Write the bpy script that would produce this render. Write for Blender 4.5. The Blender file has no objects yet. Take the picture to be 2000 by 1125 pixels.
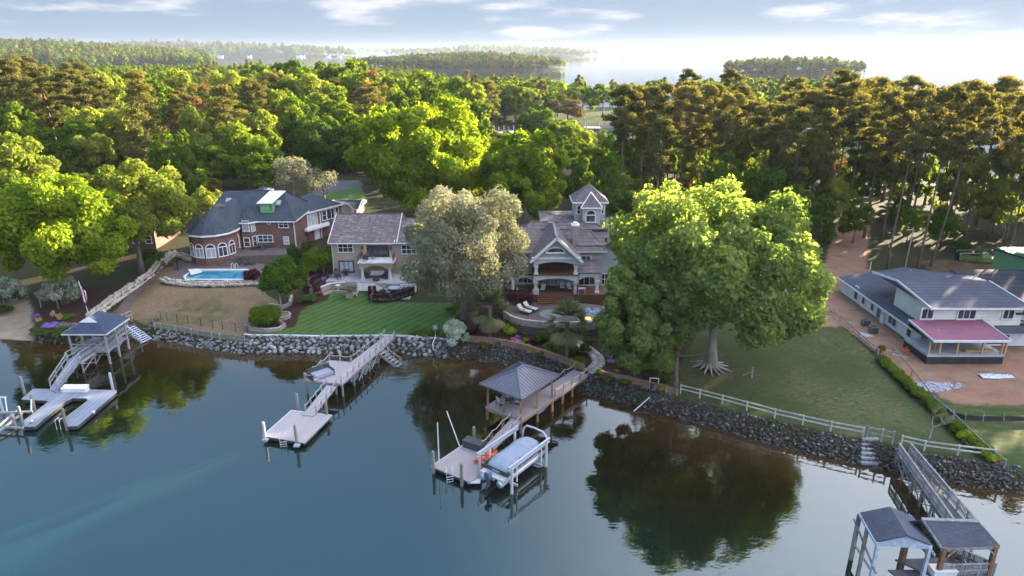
import bpy, math, random
import numpy as np
from mathutils import Vector, Matrix

# ------------------------------------------------------------------ camera
SC = bpy.context.scene
COL = SC.collection
CAM_H = 35.0
PITCH = math.radians(19.1)
FPX = 2000 * 24 / 36
cam_d = bpy.data.cameras.new('camera')
cam_d.lens = 24; cam_d.sensor_width = 36; cam_d.clip_start = 0.5; cam_d.clip_end = 40000
cam = bpy.data.objects.new('camera', cam_d); COL.objects.link(cam)
cam.location = (0, 0, CAM_H); cam.rotation_euler = (math.radians(90) - PITCH, 0, 0)
SC.camera = cam

# ------------------------------------------------------------------ sky, sun, exposure
SUN_AZ = math.radians(46)      # right of straight ahead
SUN_EL = math.radians(13.5)
world = bpy.data.worlds.new('World'); SC.world = world; world.use_nodes = True
wn = world.node_tree; wn.nodes.clear()
def wnode(t, **k):
    n = wn.nodes.new(t)
    for a, b in k.items(): setattr(n, a, b)
    return n
wout = wnode('ShaderNodeOutputWorld'); wbg = wnode('ShaderNodeBackground')
sky = wnode('ShaderNodeTexSky', sky_type='NISHITA', sun_disc=False, sun_elevation=SUN_EL, sun_rotation=SUN_AZ,
            altitude=100, air_density=1.0, dust_density=0.4, ozone_density=2.0)
wbg.inputs['Strength'].default_value = 0.12
bw = wnode('ShaderNodeRGBToBW'); wn.links.new(sky.outputs[0], bw.inputs[0])
pw = wnode('ShaderNodeMath', operation='POWER'); pw.inputs[1].default_value = -1.0; wn.links.new(bw.outputs[0], pw.inputs[0])
pk = wnode('ShaderNodeMath', operation='MULTIPLY'); pk.inputs[1].default_value = 0.75; wn.links.new(pw.outputs[0], pk.inputs[0])
skc = wnode('ShaderNodeVectorMath', operation='SCALE'); wn.links.new(sky.outputs[0], skc.inputs[0]); wn.links.new(pk.outputs[0], skc.inputs['Scale'])
tc = wnode('ShaderNodeTexCoord'); sx = wnode('ShaderNodeSeparateXYZ'); wn.links.new(tc.outputs['Generated'], sx.inputs[0])
# flat-bottomed cumulus bands: noise stretched along the horizon
zc = wnode('ShaderNodeMath', operation='MAXIMUM'); zc.inputs[1].default_value = 0.0; wn.links.new(sx.outputs['Z'], zc.inputs[0])
za = wnode('ShaderNodeMath', operation='ADD'); za.inputs[1].default_value = 0.06; wn.links.new(zc.outputs[0], za.inputs[0])
dx = wnode('ShaderNodeMath', operation='DIVIDE'); wn.links.new(sx.outputs['X'], dx.inputs[0]); wn.links.new(za.outputs[0], dx.inputs[1])
dy = wnode('ShaderNodeMath', operation='DIVIDE'); wn.links.new(sx.outputs['Y'], dy.inputs[0]); wn.links.new(za.outputs[0], dy.inputs[1])
cx = wnode('ShaderNodeCombineXYZ'); wn.links.new(dx.outputs[0], cx.inputs[0]); wn.links.new(dy.outputs[0], cx.inputs[1])
def wnoise(scale, detail, loc, sc=(1, 1, 1)):
    mp = wnode('ShaderNodeMapping'); mp.inputs['Location'].default_value = loc; mp.inputs['Scale'].default_value = sc
    wn.links.new(cx.outputs[0], mp.inputs[0])
    n = wnode('ShaderNodeTexNoise'); n.inputs['Scale'].default_value = scale; n.inputs['Detail'].default_value = detail
    n.inputs['Roughness'].default_value = 0.55; wn.links.new(mp.outputs[0], n.inputs['Vector']); return n
def wmap(src, a, b, c=0, d=1):
    m = wnode('ShaderNodeMapRange', interpolation_type='SMOOTHSTEP')
    for i, v in enumerate((a, b, c, d)): m.inputs[i + 1].default_value = v
    wn.links.new(src, m.inputs[0]); return m
def wmath(op, a, b):
    m = wnode('ShaderNodeMath', operation=op)
    for i, v in enumerate((a, b)):
        if isinstance(v, (int, float)): m.inputs[i].default_value = v
        else: wn.links.new(v, m.inputs[i])
    return m.outputs[0]
cn = wnoise(0.35, 4, (3.1, 7.4, 0), (1.0, 0.75, 1))
cn2 = wnoise(0.42, 7, (3.1, 7.15, 0.0), (1.0, 0.75, 1))
# low layered cumulus that reads near the horizon
tcm = wnode('ShaderNodeMapping'); tcm.inputs['Scale'].default_value = (7.5, 7.5, 38); tcm.inputs['Location'].default_value = (1.37, 0.4, 0.3)
wn.links.new(tc.outputs['Generated'], tcm.inputs[0])
ln = wnode('ShaderNodeTexNoise'); ln.inputs['Scale'].default_value = 1.0; ln.inputs['Detail'].default_value = 6; ln.inputs['Roughness'].default_value = 0.5
wn.links.new(tcm.outputs[0], ln.inputs['Vector'])
tcm2 = wnode('ShaderNodeMapping'); tcm2.inputs['Scale'].default_value = (7.5, 7.5, 38); tcm2.inputs['Location'].default_value = (1.37, 0.4, -0.12)
wn.links.new(tc.outputs['Generated'], tcm2.inputs[0])
ln2 = wnode('ShaderNodeTexNoise'); ln2.inputs['Scale'].default_value = 1.0; ln2.inputs['Detail'].default_value = 6; ln2.inputs['Roughness'].default_value = 0.5
wn.links.new(tcm2.outputs[0], ln2.inputs['Vector'])
low = wmap(ln.outputs[0], 0.49, 0.68)
lowfade = wmap(sx.outputs['Z'], 0.26, 0.12)
lowbase = wmap(sx.outputs['Z'], 0.0, 0.02)
lowc = wmath('MULTIPLY', wmath('MULTIPLY', low.outputs[0], lowfade.outputs[0]), wmath('MULTIPLY', lowbase.outputs[0], 0.85))
# shading: bright where the field thins upward, grey-lilac undersides
lit = wmap(wmath('SUBTRACT', ln.outputs[0], ln2.outputs[0]), -0.06, 0.10)
high = wmap(wmath('ADD', wmath('MULTIPLY', cn.outputs[0], 0.35), sx.outputs['X']), 0.02, 0.72, 0, 1.0)
highc = wmath('MULTIPLY', high.outputs[0], wmap(sx.outputs['Z'], 0.10, 0.32).outputs[0])
ccol = wnode('ShaderNodeMix', data_type='RGBA'); ccol.inputs[6].default_value = (0.84, 0.93, 1.12, 1); ccol.inputs[7].default_value = (1.08, 1.05, 1.06, 1)
wn.links.new(lit.outputs[0], ccol.inputs[0])
mixc = wnode('ShaderNodeMix', data_type='RGBA'); wn.links.new(lowc, mixc.inputs[0])
bw2 = wnode('ShaderNodeRGBToBW'); wn.links.new(skc.outputs[0], bw2.inputs[0])
pal = wnode('ShaderNodeVectorMath', operation='SCALE'); pal.inputs[0].default_value = (0.69, 0.96, 1.36); wn.links.new(bw2.outputs[0], pal.inputs['Scale'])
skm = wnode('ShaderNodeMix', data_type='RGBA'); wn.links.new(wmap(sx.outputs['Z'], 0.1, 0.5, 0.92, 0.2).outputs[0], skm.inputs[0]); wn.links.new(skc.outputs[0], skm.inputs[6]); wn.links.new(pal.outputs[0], skm.inputs[7])
skd = wnode('ShaderNodeVectorMath', operation='SCALE'); wn.links.new(skm.outputs[2], skd.inputs[0]); wn.links.new(wmap(sx.outputs['Z'], 0.0, 0.32, 0.70, 1.1).outputs[0], skd.inputs['Scale'])
wn.links.new(skd.outputs[0], mixc.inputs[6]); wn.links.new(ccol.outputs[2], mixc.inputs[7])
mixh = wnode('ShaderNodeMix', data_type='RGBA'); wn.links.new(highc, mixh.inputs[0])
wn.links.new(mixc.outputs[2], mixh.inputs[6]); mixh.inputs[7].default_value = (3.5, 3.6, 4.4, 1)
wn.links.new(mixh.outputs[2], wbg.inputs['Color']); wn.links.new(wbg.outputs[0], wout.inputs['Surface'])
sun_d = bpy.data.lights.new('sun', 'SUN'); sun_d.energy = 5.0; sun_d.angle = math.radians(0.6); sun_d.color = (1.0, 0.83, 0.60)
sun = bpy.data.objects.new('sun', sun_d); COL.objects.link(sun)
sd = Vector((math.sin(SUN_AZ) * math.cos(SUN_EL), math.cos(SUN_AZ) * math.cos(SUN_EL), math.sin(SUN_EL)))
sun.rotation_euler = sd.to_track_quat('Z', 'Y').to_euler()
sun.location = (60, 60, 60)
SC.view_settings.view_transform = 'Standard'; SC.view_settings.look = 'None'
SC.view_settings.exposure = 3.0; SC.view_settings.gamma = 1; SC.view_settings.use_curve_mapping = False
SC.cycles.max_bounces = 6; SC.cycles.diffuse_bounces = 2; SC.cycles.glossy_bounces = 3
SC.cycles.transmission_bounces = 3; SC.cycles.volume_bounces = 0; SC.cycles.transparent_max_bounces = 6

# ------------------------------------------------------------------ projection helpers (a pixel of the 2000 px photo to a point in the place)
_s, _c = math.sin(PITCH), math.cos(PITCH)
def at(x, y, z=0.0):
    u = (x - 1000) / FPX; v = (y - 562.5) / FPX; t = (CAM_H - z) / (_s + v * _c)
    return (u * t, (_c - v * _s) * t)
def at3(x, y, z=0.0):
    p = at(x, y, z); return Vector((p[0], p[1], z))
def aty(x, y, Y):
    u = (x - 1000) / FPX; v = (y - 562.5) / FPX; t = Y / (_c - v * _s)
    return (u * t, CAM_H - (_s + v * _c) * t)
def zof(py, Y): return aty(1000, py, Y)[1]

# ------------------------------------------------------------------ materials
def new_mat(name):
    m = bpy.data.materials.new(name); m.use_nodes = True; m.node_tree.nodes.clear(); return m, m.node_tree
class NT:
    def __init__(s, t): s.t = t
    def n(s, ty, **k):
        n = s.t.nodes.new(ty)
        for a, b in k.items(): setattr(n, a, b)
        return n
    def l(s, a, b): s.t.links.new(a, b)
    def val(s, sock, v):
        if hasattr(v, 'is_linked') or hasattr(v, 'links'): s.l(v, sock)
        else: sock.default_value = v
    def math(s, op, a, b=0.0, clamp=False):
        m = s.n('ShaderNodeMath', operation=op, use_clamp=clamp); s.val(m.inputs[0], a); s.val(m.inputs[1], b); return m.outputs[0]
    def mix(s, f, a, b, blend='MIX'):
        m = s.n('ShaderNodeMix', data_type='RGBA', blend_type=blend); s.val(m.inputs[0], f); s.val(m.inputs[6], a); s.val(m.inputs[7], b); return m.outputs[2]
    def noise(s, scale, detail=4, vec=None, rough=0.55, sc=None):
        n = s.n('ShaderNodeTexNoise'); n.inputs['Scale'].default_value = scale; n.inputs['Detail'].default_value = detail; n.inputs['Roughness'].default_value = rough
        if vec is None: vec = s.n('ShaderNodeTexCoord').outputs['Object']
        if sc is not None:
            m = s.n('ShaderNodeMapping'); m.inputs['Scale'].default_value = sc; s.l(vec, m.inputs[0]); vec = m.outputs[0]
        s.l(vec, n.inputs['Vector']); return n.outputs[0]
    def ss(s, x, a, b, c=0.0, d=1.0):
        m = s.n('ShaderNodeMapRange', interpolation_type='SMOOTHSTEP')
        s.val(m.inputs[0], x)
        for i, v in enumerate((a, b, c, d)): m.inputs[i + 1].default_value = v
        return m.outputs[0]
    def attr(s, name, kind='GEOMETRY'):
        return s.n('ShaderNodeAttribute', attribute_name=name, attribute_type=kind)
    def bsdf(s, col, rough=0.8, metal=0.0, bump=None, bstr=0.3, bdist=0.05, spec=0.5):
        b = s.n('ShaderNodeBsdfPrincipled'); s.val(b.inputs['Base Color'], col); s.val(b.inputs['Roughness'], rough)
        b.inputs['Metallic'].default_value = metal; b.inputs['Specular IOR Level'].default_value = spec
        if bump is not None:
            bp = s.n('ShaderNodeBump'); bp.inputs['Strength'].default_value = bstr; bp.inputs['Distance'].default_value = bdist
            s.l(bump, bp.inputs['Height']); s.l(bp.outputs[0], b.inputs['Normal'])
        o = s.n('ShaderNodeOutputMaterial'); s.l(b.outputs[0], o.inputs[0]); return b
def c4(c): return (c[0], c[1], c[2], 1.0)
def mat(name, col, col2=None, scale=3.0, rough=0.8, metal=0.0, bstr=0.0, sc=None, spec=0.4, rnd=0.0, detail=5):
    """plain procedural material: two tones of noise, optional relief, optional tone change from piece to piece"""
    m, t = new_mat(name); N = NT(t)
    if col2 is None: col2 = tuple(c * 0.75 for c in col)
    f = N.noise(scale, detail, sc=sc)
    cc = N.mix(N.ss(f, 0.35, 0.65), c4(col), c4(col2))
    if rnd:
        r = N.n('ShaderNodeObjectInfo').outputs['Random']
        cc = N.mix(1.0, cc, N.mix(r, (1 - rnd,) * 3 + (1,), (1 + rnd,) * 3 + (1,)), 'MULTIPLY')
    N.bsdf(cc, rough, metal, f if bstr else None, bstr, spec=spec); return m
def mat_rows(name, a, b, row=0.15, width=0.4, mortar=None, ms=0.01, rough=0.85, axis='wall', bstr=0.2, offset=0.5, rnd_col=None):
    """courses of bricks, shingles or boards too small to pick apart: colour and relief only"""
    m, t = new_mat(name); N = NT(t)
    tcn = N.n('ShaderNodeTexCoord'); sp = N.n('ShaderNodeSeparateXYZ'); N.l(tcn.outputs['Object'], sp.inputs[0])
    cb = N.n('ShaderNodeCombineXYZ')
    if axis == 'wall':
        N.l(N.math('ADD', sp.outputs['X'], sp.outputs['Y']), cb.inputs[0]); N.l(sp.outputs['Z'], cb.inputs[1])
    elif axis == 'flat':
        N.l(sp.outputs['X'], cb.inputs[0]); N.l(N.math('ADD', sp.outputs['Y'], sp.outputs['Z']), cb.inputs[1])
    else:
        N.l(N.math('ADD', sp.outputs['X'], sp.outputs['Y']), cb.inputs[0]); N.l(N.math('MULTIPLY', sp.outputs['Z'], 1.6), cb.inputs[1])
    br = N.n('ShaderNodeTexBrick'); br.offset = offset; N.l(cb.outputs[0], br.inputs['Vector'])
    br.inputs['Color1'].default_value = c4(a); br.inputs['Color2'].default_value = c4(b)
    br.inputs['Mortar'].default_value = c4(mortar or tuple(x * 0.6 for x in a)); br.inputs['Scale'].default_value = 1.0
    br.inputs['Mortar Size'].default_value = ms; br.inputs['Brick Width'].default_value = width; br.inputs['Row Height'].default_value = row
    big = N.noise(0.5, 5); cc = N.mix(N.ss(big, 0.3, 0.7, 0, 0.5), br.outputs['Color'], N.mix(1.0, br.outputs['Color'], (0.62, 0.60, 0.60, 1), 'MULTIPLY'))
    if rnd_col:
        vn = N.noise(1.3, 2, sc=(1, 1, 4)); cc = N.mix(N.ss(vn, 0.52, 0.7, 0, 0.7), cc, c4(rnd_col))
    N.bsdf(cc, rough, 0, br.outputs['Fac'], -bstr, 0.03, spec=0.25); return m

# ------------------------------------------------------------------ mesh builder
_rootmat = {}
class M:
    def __init__(s): s.v = []; s.f = []
    def poly(s, pts):
        b = len(s.v); s.v += [tuple(p) for p in pts]; s.f.append(tuple(range(b, b + len(pts)))); return s
    def box(s, x0, x1, y0, y1, z0, z1):
        b = len(s.v)
        s.v += [(x0, y0, z0), (x1, y0, z0), (x1, y1, z0), (x0, y1, z0), (x0, y0, z1), (x1, y0, z1), (x1, y1, z1), (x0, y1, z1)]
        s.f += [(b, b+3, b+2, b+1), (b+4, b+5, b+6, b+7), (b, b+1, b+5, b+4), (b+1, b+2, b+6, b+5), (b+2, b+3, b+7, b+6), (b+3, b, b+4, b+7)]; return s
    def bar(s, p, q, w, h=None, up=(0, 0, 1)):
        h = h or w; p = Vector(p); q = Vector(q); d = (q - p).normalized(); u = Vector(up)
        r = d.cross(u)
        if r.length < 1e-4: r = d.cross(Vector((0, 1, 0)))
        r.normalize(); u = r.cross(d).normalized(); b = len(s.v)
        for e in (p, q):
            for a, c in ((-1, -1), (1, -1), (1, 1), (-1, 1)): s.v.append(tuple(e + r * a * w / 2 + u * c * h / 2))
        s.f += [(b, b+1, b+2, b+3), (b+7, b+6, b+5, b+4), (b, b+4, b+5, b+1), (b+1, b+5, b+6, b+2), (b+2, b+6, b+7, b+3), (b+3, b+7, b+4, b)]; return s
    def tube(s, pts, r, n=6, cap=True):
        pts = [Vector(p) for p in pts]
        if not hasattr(r, '__len__'): r = [r] * len(pts)
        b = len(s.v); k = len(pts)
        for i, p in enumerate(pts):
            d = (pts[min(i + 1, k - 1)] - pts[max(i - 1, 0)]).normalized()
            a = d.cross(Vector((0, 0, 1)))
            if a.length < 1e-2: a = d.cross(Vector((0, 1, 0)))
            a.normalize(); c = d.cross(a)
            for j in range(n):
                t = 2 * math.pi * j / n; s.v.append(tuple(p + (a * math.cos(t) + c * math.sin(t)) * r[i]))
        for i in range(k - 1):
            for j in range(n):
                j2 = (j + 1) % n; s.f.append((b + i*n + j, b + (i+1)*n + j, b + (i+1)*n + j2, b + i*n + j2))
        if cap: s.f.append(tuple(b + j for j in range(n))); s.f.append(tuple(b + (k-1)*n + j for j in reversed(range(n))))
        return s
    def prism(s, pts, z0, z1):
        b = len(s.v); n = len(pts)
        if sum(pts[i][0]*pts[(i+1) % n][1] - pts[(i+1) % n][0]*pts[i][1] for i in range(n)) < 0: pts = pts[::-1]
        s.v += [(p[0], p[1], z0) for p in pts] + [(p[0], p[1], z1) for p in pts]
        s.f.append(tuple(range(b, b + n))[::-1]); s.f.append(tuple(range(b + n, b + 2*n)))
        for i in range(n): j = (i + 1) % n; s.f.append((b+i, b+j, b+n+j, b+n+i))
        return s
    def slab(s, pts, th):
        """flat polygon in space thickened downward"""
        b = len(s.v); n = len(pts); s.v += [tuple(p) for p in pts] + [(p[0], p[1], p[2] - th) for p in pts]
        s.f.append(tuple(range(b, b + n))); s.f.append(tuple(range(b + n, b + 2*n))[::-1])
        for i in range(n): j = (i + 1) % n; s.f.append((b+j, b+i, b+n+i, b+n+j))
        return s
    def lathe(s, c, prof, n=12):
        b = len(s.v); k = len(prof)
        for r, z in prof:
            for j in range(n): t = 2*math.pi*j/n; s.v.append((c[0] + r*math.cos(t), c[1] + r*math.sin(t), c[2] + z))
        for i in range(k - 1):
            for j in range(n): j2 = (j+1) % n; s.f.append((b+i*n+j, b+i*n+j2, b+(i+1)*n+j2, b+(i+1)*n+j))
        s.f.append(tuple(b + j for j in range(n))[::-1]); s.f.append(tuple(b + (k-1)*n + j for j in range(n))); return s
    def blob(s, c, r, rng, n=10, k=6, rough=0.15):
        b = len(s.v)
        for i in range(k + 1):
            ph = math.pi * i / k
            for j in range(n):
                t = 2*math.pi*j/n; q = 1 + rng.uniform(-rough, rough)
                s.v.append((c[0] + r[0]*q*math.sin(ph)*math.cos(t), c[1] + r[1]*q*math.sin(ph)*math.sin(t), c[2] + r[2]*q*math.cos(ph)))
        for i in range(k):
            for j in range(n): j2 = (j+1) % n; s.f.append((b+i*n+j, b+(i+1)*n+j, b+(i+1)*n+j2, b+i*n+j2))
        return s
    def mesh(s, name, m=None, inv=None, smooth=False):
        me = bpy.data.meshes.new(name); v = s.v
        if inv is not None: v = [tuple(inv @ Vector(p)) for p in v]
        me.from_pydata(v, [], s.f); me.update()
        if m: me.materials.append(m)
        if smooth: me.shade_smooth()
        return me
    def build(s, name, m, parent=None, world=False, smooth=False):
        inv = None
        if world and parent is not None: inv = _rootmat[parent.name].inverted()
        o = bpy.data.objects.new(name, s.mesh(name, m, inv, smooth)); COL.objects.link(o)
        if parent is not None:
            o.parent = parent; _rootmat[o.name] = _rootmat[parent.name]
        else: _rootmat[o.name] = Matrix()
        return o
def tag(o, label=None, cat=None, group=None, kind=None):
    if label: o['label'] = label
    if cat: o['category'] = cat
    if group: o['group'] = group
    if kind: o['kind'] = kind
    return o
def thing(name, label, cat, loc=(0, 0, 0), rz=0.0, group=None):
    o = bpy.data.objects.new(name, None); COL.objects.link(o); o.location = loc; o.rotation_euler = (0, 0, rz); o.empty_display_size = 0.5
    _rootmat[o.name] = Matrix.Translation(loc) @ Matrix.Rotation(rz, 4, 'Z'); return tag(o, label, cat, group)
def single(name, mb, m, label, cat, loc=(0, 0, 0), rz=0.0, group=None, smooth=False, world=False):
    """a thing that is one mesh"""
    mt = Matrix.Translation(loc) @ Matrix.Rotation(rz, 4, 'Z')
    o = bpy.data.objects.new(name, mb.mesh(name, m, mt.inverted() if world else None, smooth)); COL.objects.link(o)
    o.location = loc; o.rotation_euler = (0, 0, rz); _rootmat[o.name] = mt; return tag(o, label, cat, group)
def copy_tree(o, parent=None):
    c = o.copy(); COL.objects.link(c); c.parent = parent
    for k in KIDS.get(o.name, o.children): copy_tree(k, c)
    return c
KIDS = {}
def dup(src, loc, rz=None, scale=None, label=None, group=None):
    c = copy_tree(src); c.location = loc
    if rz is not None: c.rotation_euler = (0, 0, rz)
    if scale is not None: c.scale = scale if hasattr(scale, '__len__') else (scale,) * 3
    if label: c['label'] = label
    if group: c['group'] = group
    return c
def piece(src, loc=None, rz=None, scale=None, parent=None):
    """one more alike part, sharing mesh data"""
    c = src.copy(); COL.objects.link(c)
    if parent is not None: c.parent = parent
    if loc is not None: c.location = loc
    if rz is not None: c.rotation_euler = (0, 0, rz)
    if scale is not None: c.scale = scale
    return c
def np_mesh(name, V, F, mats, attrs=None, smooth=False):
    """numpy quads to a mesh"""
    me = bpy.data.meshes.new(name); nv = len(V); nf, k = F.shape
    me.vertices.add(nv); me.vertices.foreach_set('co', np.asarray(V, np.float32).ravel())
    me.loops.add(nf * k); me.loops.foreach_set('vertex_index', F.astype(np.int32).ravel())
    me.polygons.add(nf); me.polygons.foreach_set('loop_start', (np.arange(nf) * k).astype(np.int32))
    try: me.polygons.foreach_set('loop_total', np.full(nf, k, np.int32))
    except Exception: pass
    for nm, a in (attrs or {}).items():
        at_ = me.attributes.new(nm, 'FLOAT', 'POINT'); at_.data.foreach_set('value', np.asarray(a, np.float32))
    me.update(calc_edges=True); me.validate()
    for m in (mats if isinstance(mats, (list, tuple)) else [mats]): me.materials.append(m)
    if smooth: me.shade_smooth()
    return me
def link(name, me, loc=(0, 0, 0)):
    o = bpy.data.objects.new(name, me); COL.objects.link(o); o.location = loc; _rootmat[o.name] = Matrix.Translation(loc); return o
# ------------------------------------------------------------------ the lie of the land
FRONT_PX = [(0,663),(60,667),(75,668),(130,672),(200,672),(270,655),(300,662),(345,668),(400,680),(480,690),(550,690),(620,692),(700,691),(770,690),(850,697),(950,705),(1000,715),(1060,735),(1130,765),(1250,795),(1380,830),(1500,865),(1600,890),(1700,910),(1800,935),(1900,950),(2000,962)]
FRONT = [(-900, 60), (-300, 62), (-120, 72), (-75, 79.5)] + [at(*p) for p in FRONT_PX] + [(60, 45), (110, 30), (300, -20), (900, -60)]
MAIN = FRONT + [(900, 40), (420, 120), (240, 165), (150, 188), (105, 205), (76, 232), (45, 255), (22, 262), (2, 262), (-14, 272), (-24, 292), (-16, 318), (0, 338), (30, 350), (70, 352), (110, 345), (160, 352), (230, 378), (250, 420), (190, 460), (120, 470), (60, 455), (10, 480), (-40, 540), (-60, 640), (-80, 760), (-200, 860), (-420, 900), (-900, 900)]
# farther lands: (centre, radii, height, turn)
LANDS = [(-115, 1500, 225, 115, 13, 0.0), (448, 1140, 112, 62, 8, -0.12), (-1330, 1780, 570, 480, 30, 0.1), (-2330, 3000, 1000, 500, 40, 0.0), (-2700, 5200, 1500, 380, 44, 0.0), (-150, 6000, 900, 300, 36, 0.0),
         (290, 4700, 190, 90, 20, 0.0), (900, 8300, 1500, 160, 34, 0.0), (2600, 8000, 1300, 150, 26, 0.0), (-1000, 8600, 3500, 250, 22, 0), (3600, 6000, 140, 40, 12, 0), (2140, 3300, 40, 18, 8, 0), (900, 620, 160, 60, 4, 0)]
def seg_dist(px, py, poly):
    P = np.array(poly); A = P; B = np.roll(P, -1, 0); d = np.full(px.shape, 1e9); inside = np.zeros(px.shape, bool)
    for (ax, ay), (bx, by) in zip(A, B):
        ux, uy = bx - ax, by - ay; L = ux*ux + uy*uy + 1e-9
        t = np.clip(((px-ax)*ux + (py-ay)*uy) / L, 0, 1); q = (px-ax-t*ux)**2 + (py-ay-t*uy)**2; d = np.minimum(d, q)
        cr = ((ay > py) != (by > py)) & (px < (bx-ax)*(py-ay)/((by-ay) if by != ay else 1e-9) + ax); inside ^= cr
    return np.where(inside, 1, -1) * np.sqrt(d)
def vnoise(x, y, s, seed=0):
    x = x / s + seed * 17.3; y = y / s + seed * 9.1; xi = np.floor(x); yi = np.floor(y); fx = x - xi; fy = y - yi
    fx = fx*fx*(3-2*fx); fy = fy*fy*(3-2*fy)
    def h(a, b): v = np.sin(a*127.1 + b*311.7 + seed) * 43758.5453; return v - np.floor(v)
    return (h(xi, yi)*(1-fx) + h(xi+1, yi)*fx)*(1-fy) + (h(xi, yi+1)*(1-fx) + h(xi+1, yi+1)*fx)*fy
BEACH = [(-120, 60), (-62, 76), at(66, 668), at(62, 600, 1.5), at(45, 560, 2), (-120, 100)]
YARDP = [(44.5, 66), (43.5, 95), (60, 97), (95, 92), (95, 62), (60, 62)]
POOLP = [at(308, 566, 3), at(440, 569, 3), at(545, 560, 3), at(600, 500, 3), at(600, 440, 3), at(350, 450, 3), at(322, 510, 3)]
def sstep(x, a, b): t = np.clip((x - a) / (b - a), 0, 1); return t*t*(3-2*t)
def ground(x, y, want_d=False):
    x = np.asarray(x, float); y = np.asarray(y, float); d = seg_dist(x, y, MAIN)
    bch = sstep(seg_dist(x, y, BEACH), -1.0, 1.0)
    prof = np.interp(d, [-30, -6, -0.3, 0.0, 0.4, 1.2, 1.6, 13, 19, 30, 50, 120, 400], [-5, -1.6, -0.5, -0.1, 0.1, 1.1, 1.45, 1.68, 2.2, 3.2, 4.0, 5.5, 9])
    beach = np.interp(d, [-30, -6, 0, 8, 20, 50], [-5, -1.2, 0, 0.7, 2.0, 4.0])
    z = prof * (1 - bch) + beach * bch
    z = np.where((y > 240) & (d > 0), np.minimum(z, 0.3 + d * 0.10), z)
    kp = sstep(seg_dist(x, y, POOLP), -4.0, 0.5); z = z + (np.maximum(z, 3.1) - z) * kp
    ky = sstep(seg_dist(x, y, YARDP), -5.0, 0.5); z = z + (np.minimum(z, 2.35) - z) * ky
    z = z + (vnoise(x, y, 60, 3) - 0.5) * 2.5 * sstep(d, 60, 140)
    sh = d
    for cx_, cy_, rx, ry, h, a in LANDS:
        X = (x-cx_)*math.cos(a) + (y-cy_)*math.sin(a); Y = -(x-cx_)*math.sin(a) + (y-cy_)*math.cos(a)
        wob = 1 + 0.18*(vnoise(x, y, rx*0.35, 5) - 0.5) + 0.08*(vnoise(x, y, rx*0.12, 6) - 0.5)
        r = np.sqrt((X/rx)**2 + (Y/ry)**2) / wob; e = (1 - r) * min(rx, ry)
        zz = np.where(e > 0, h * (1 - np.clip(r, 0, 1)**2.2) * (0.75 + 0.5*vnoise(x, y, rx*0.3, 8)) + 0.4, np.maximum(e*0.2, -4))
        z = np.maximum(z, zz); sh = np.maximum(sh, e)
    if want_d: return z, sh
    return z
def gz(x, y): return float(ground(np.array([x]), np.array([y]))[0])
def atg(px, py):
    z = 2.0
    for _ in range(12): p = at(px, py, z); z = 0.5*z + 0.5*gz(*p)
    return Vector((p[0], p[1], gz(*p)))
def gpoly(pts): return [tuple(atg(*p)[:2]) for p in pts]

# ------------------------------------------------------------------ ground zones (pixel outlines turned into places on the ground)
ZONES = {
 'lawn': [gpoly([(478,651),(600,600),(585,570),(640,566),(700,572),(780,590),(880,590),(905,610),(880,650),(862,660),(770,655)]),
          gpoly([(205,612),(240,570),(285,545),(330,500),(350,505),(265,565),(235,620)]),
          gpoly([(560,392),(700,350),(720,400),(690,420)])],
 'rough': [gpoly([(1205,780),(1290,770),(1370,640),(1480,595),(1605,598),(1690,680),(1790,790),(1950,905),(1690,858),(1400,800),(1240,765)]), [(20, 352), (60, 354), (110, 352), (120, 420), (20, 420)]],
 'dry': [gpoly([(240,618),(275,560),(300,530),(345,520),(500,562),(545,590),(520,640),(470,655),(430,655),(300,640)])],
 'mulch': [gpoly([(862,662),(900,605),(935,570),(985,600),(1170,640),(1200,590),(1225,700),(1300,770),(1240,765),(1150,748),(1000,690),(900,668)]),
           gpoly([(500,640),(520,600),(560,590),(590,560),(655,545),(640,585),(590,600),(575,640)]),
           gpoly([(75,600),(150,560),(260,560),(320,505),(350,500),(200,625),(160,650),(100,660)])],
 'dirt': [gpoly([(1600,600),(1612,560),(1640,500),(1660,520),(1720,530),(2100,560),(2100,790),(1870,790),(1760,735),(1690,670)]),
          gpoly([(1590,640),(1605,540),(1630,440),(1700,430),(1690,540),(1660,640)])],
 'lawn2': [gpoly([(1800,770),(2100,790),(2100,960),(1985,925),(1955,905),(1850,820)])],
 'sand': [BEACH],
 'asphalt': [gpoly([(590,385),(650,352),(700,352),(712,362),(640,378),(610,392)])],
 'soil': [gpoly([(1790,510),(1900,505),(2000,540),(2010,600),(1990,620),(1860,560)])],
}
xs = np.unique(np.concatenate([np.arange(-82, 70, 0.5), -82 - np.cumsum(1.0*1.055**np.arange(115)), 69.5 + np.cumsum(1.0*1.055**np.arange(115))]))
ys = np.unique(np.concatenate([np.arange(40, 122, 0.5), 40 - np.arange(1, 60, 4.0), 121.5 + np.cumsum(0.8*1.022**np.arange(235))]))
GX, GY = np.meshgrid(xs, ys); gx, gy = GX.ravel(), GY.ravel(); gzv, gsh = ground(gx, gy, True)
gzv = gzv + np.where(gsh > 2, (vnoise(gx, gy, 1.3, 1) - 0.5)*0.06 + (vnoise(gx, gy, 6, 2) - 0.5)*0.12, 0)
ny, nx = GX.shape; ii = np.arange(ny*nx).reshape(ny, nx)
GF = np.stack([ii[:-1, :-1].ravel(), ii[:-1, 1:].ravel(), ii[1:, 1:].ravel(), ii[1:, :-1].ravel()], 1)
near = (np.abs(gx) < 140) & (gy < 460)
attrs = {'shore': np.clip(gsh, -60, 200)}
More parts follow.
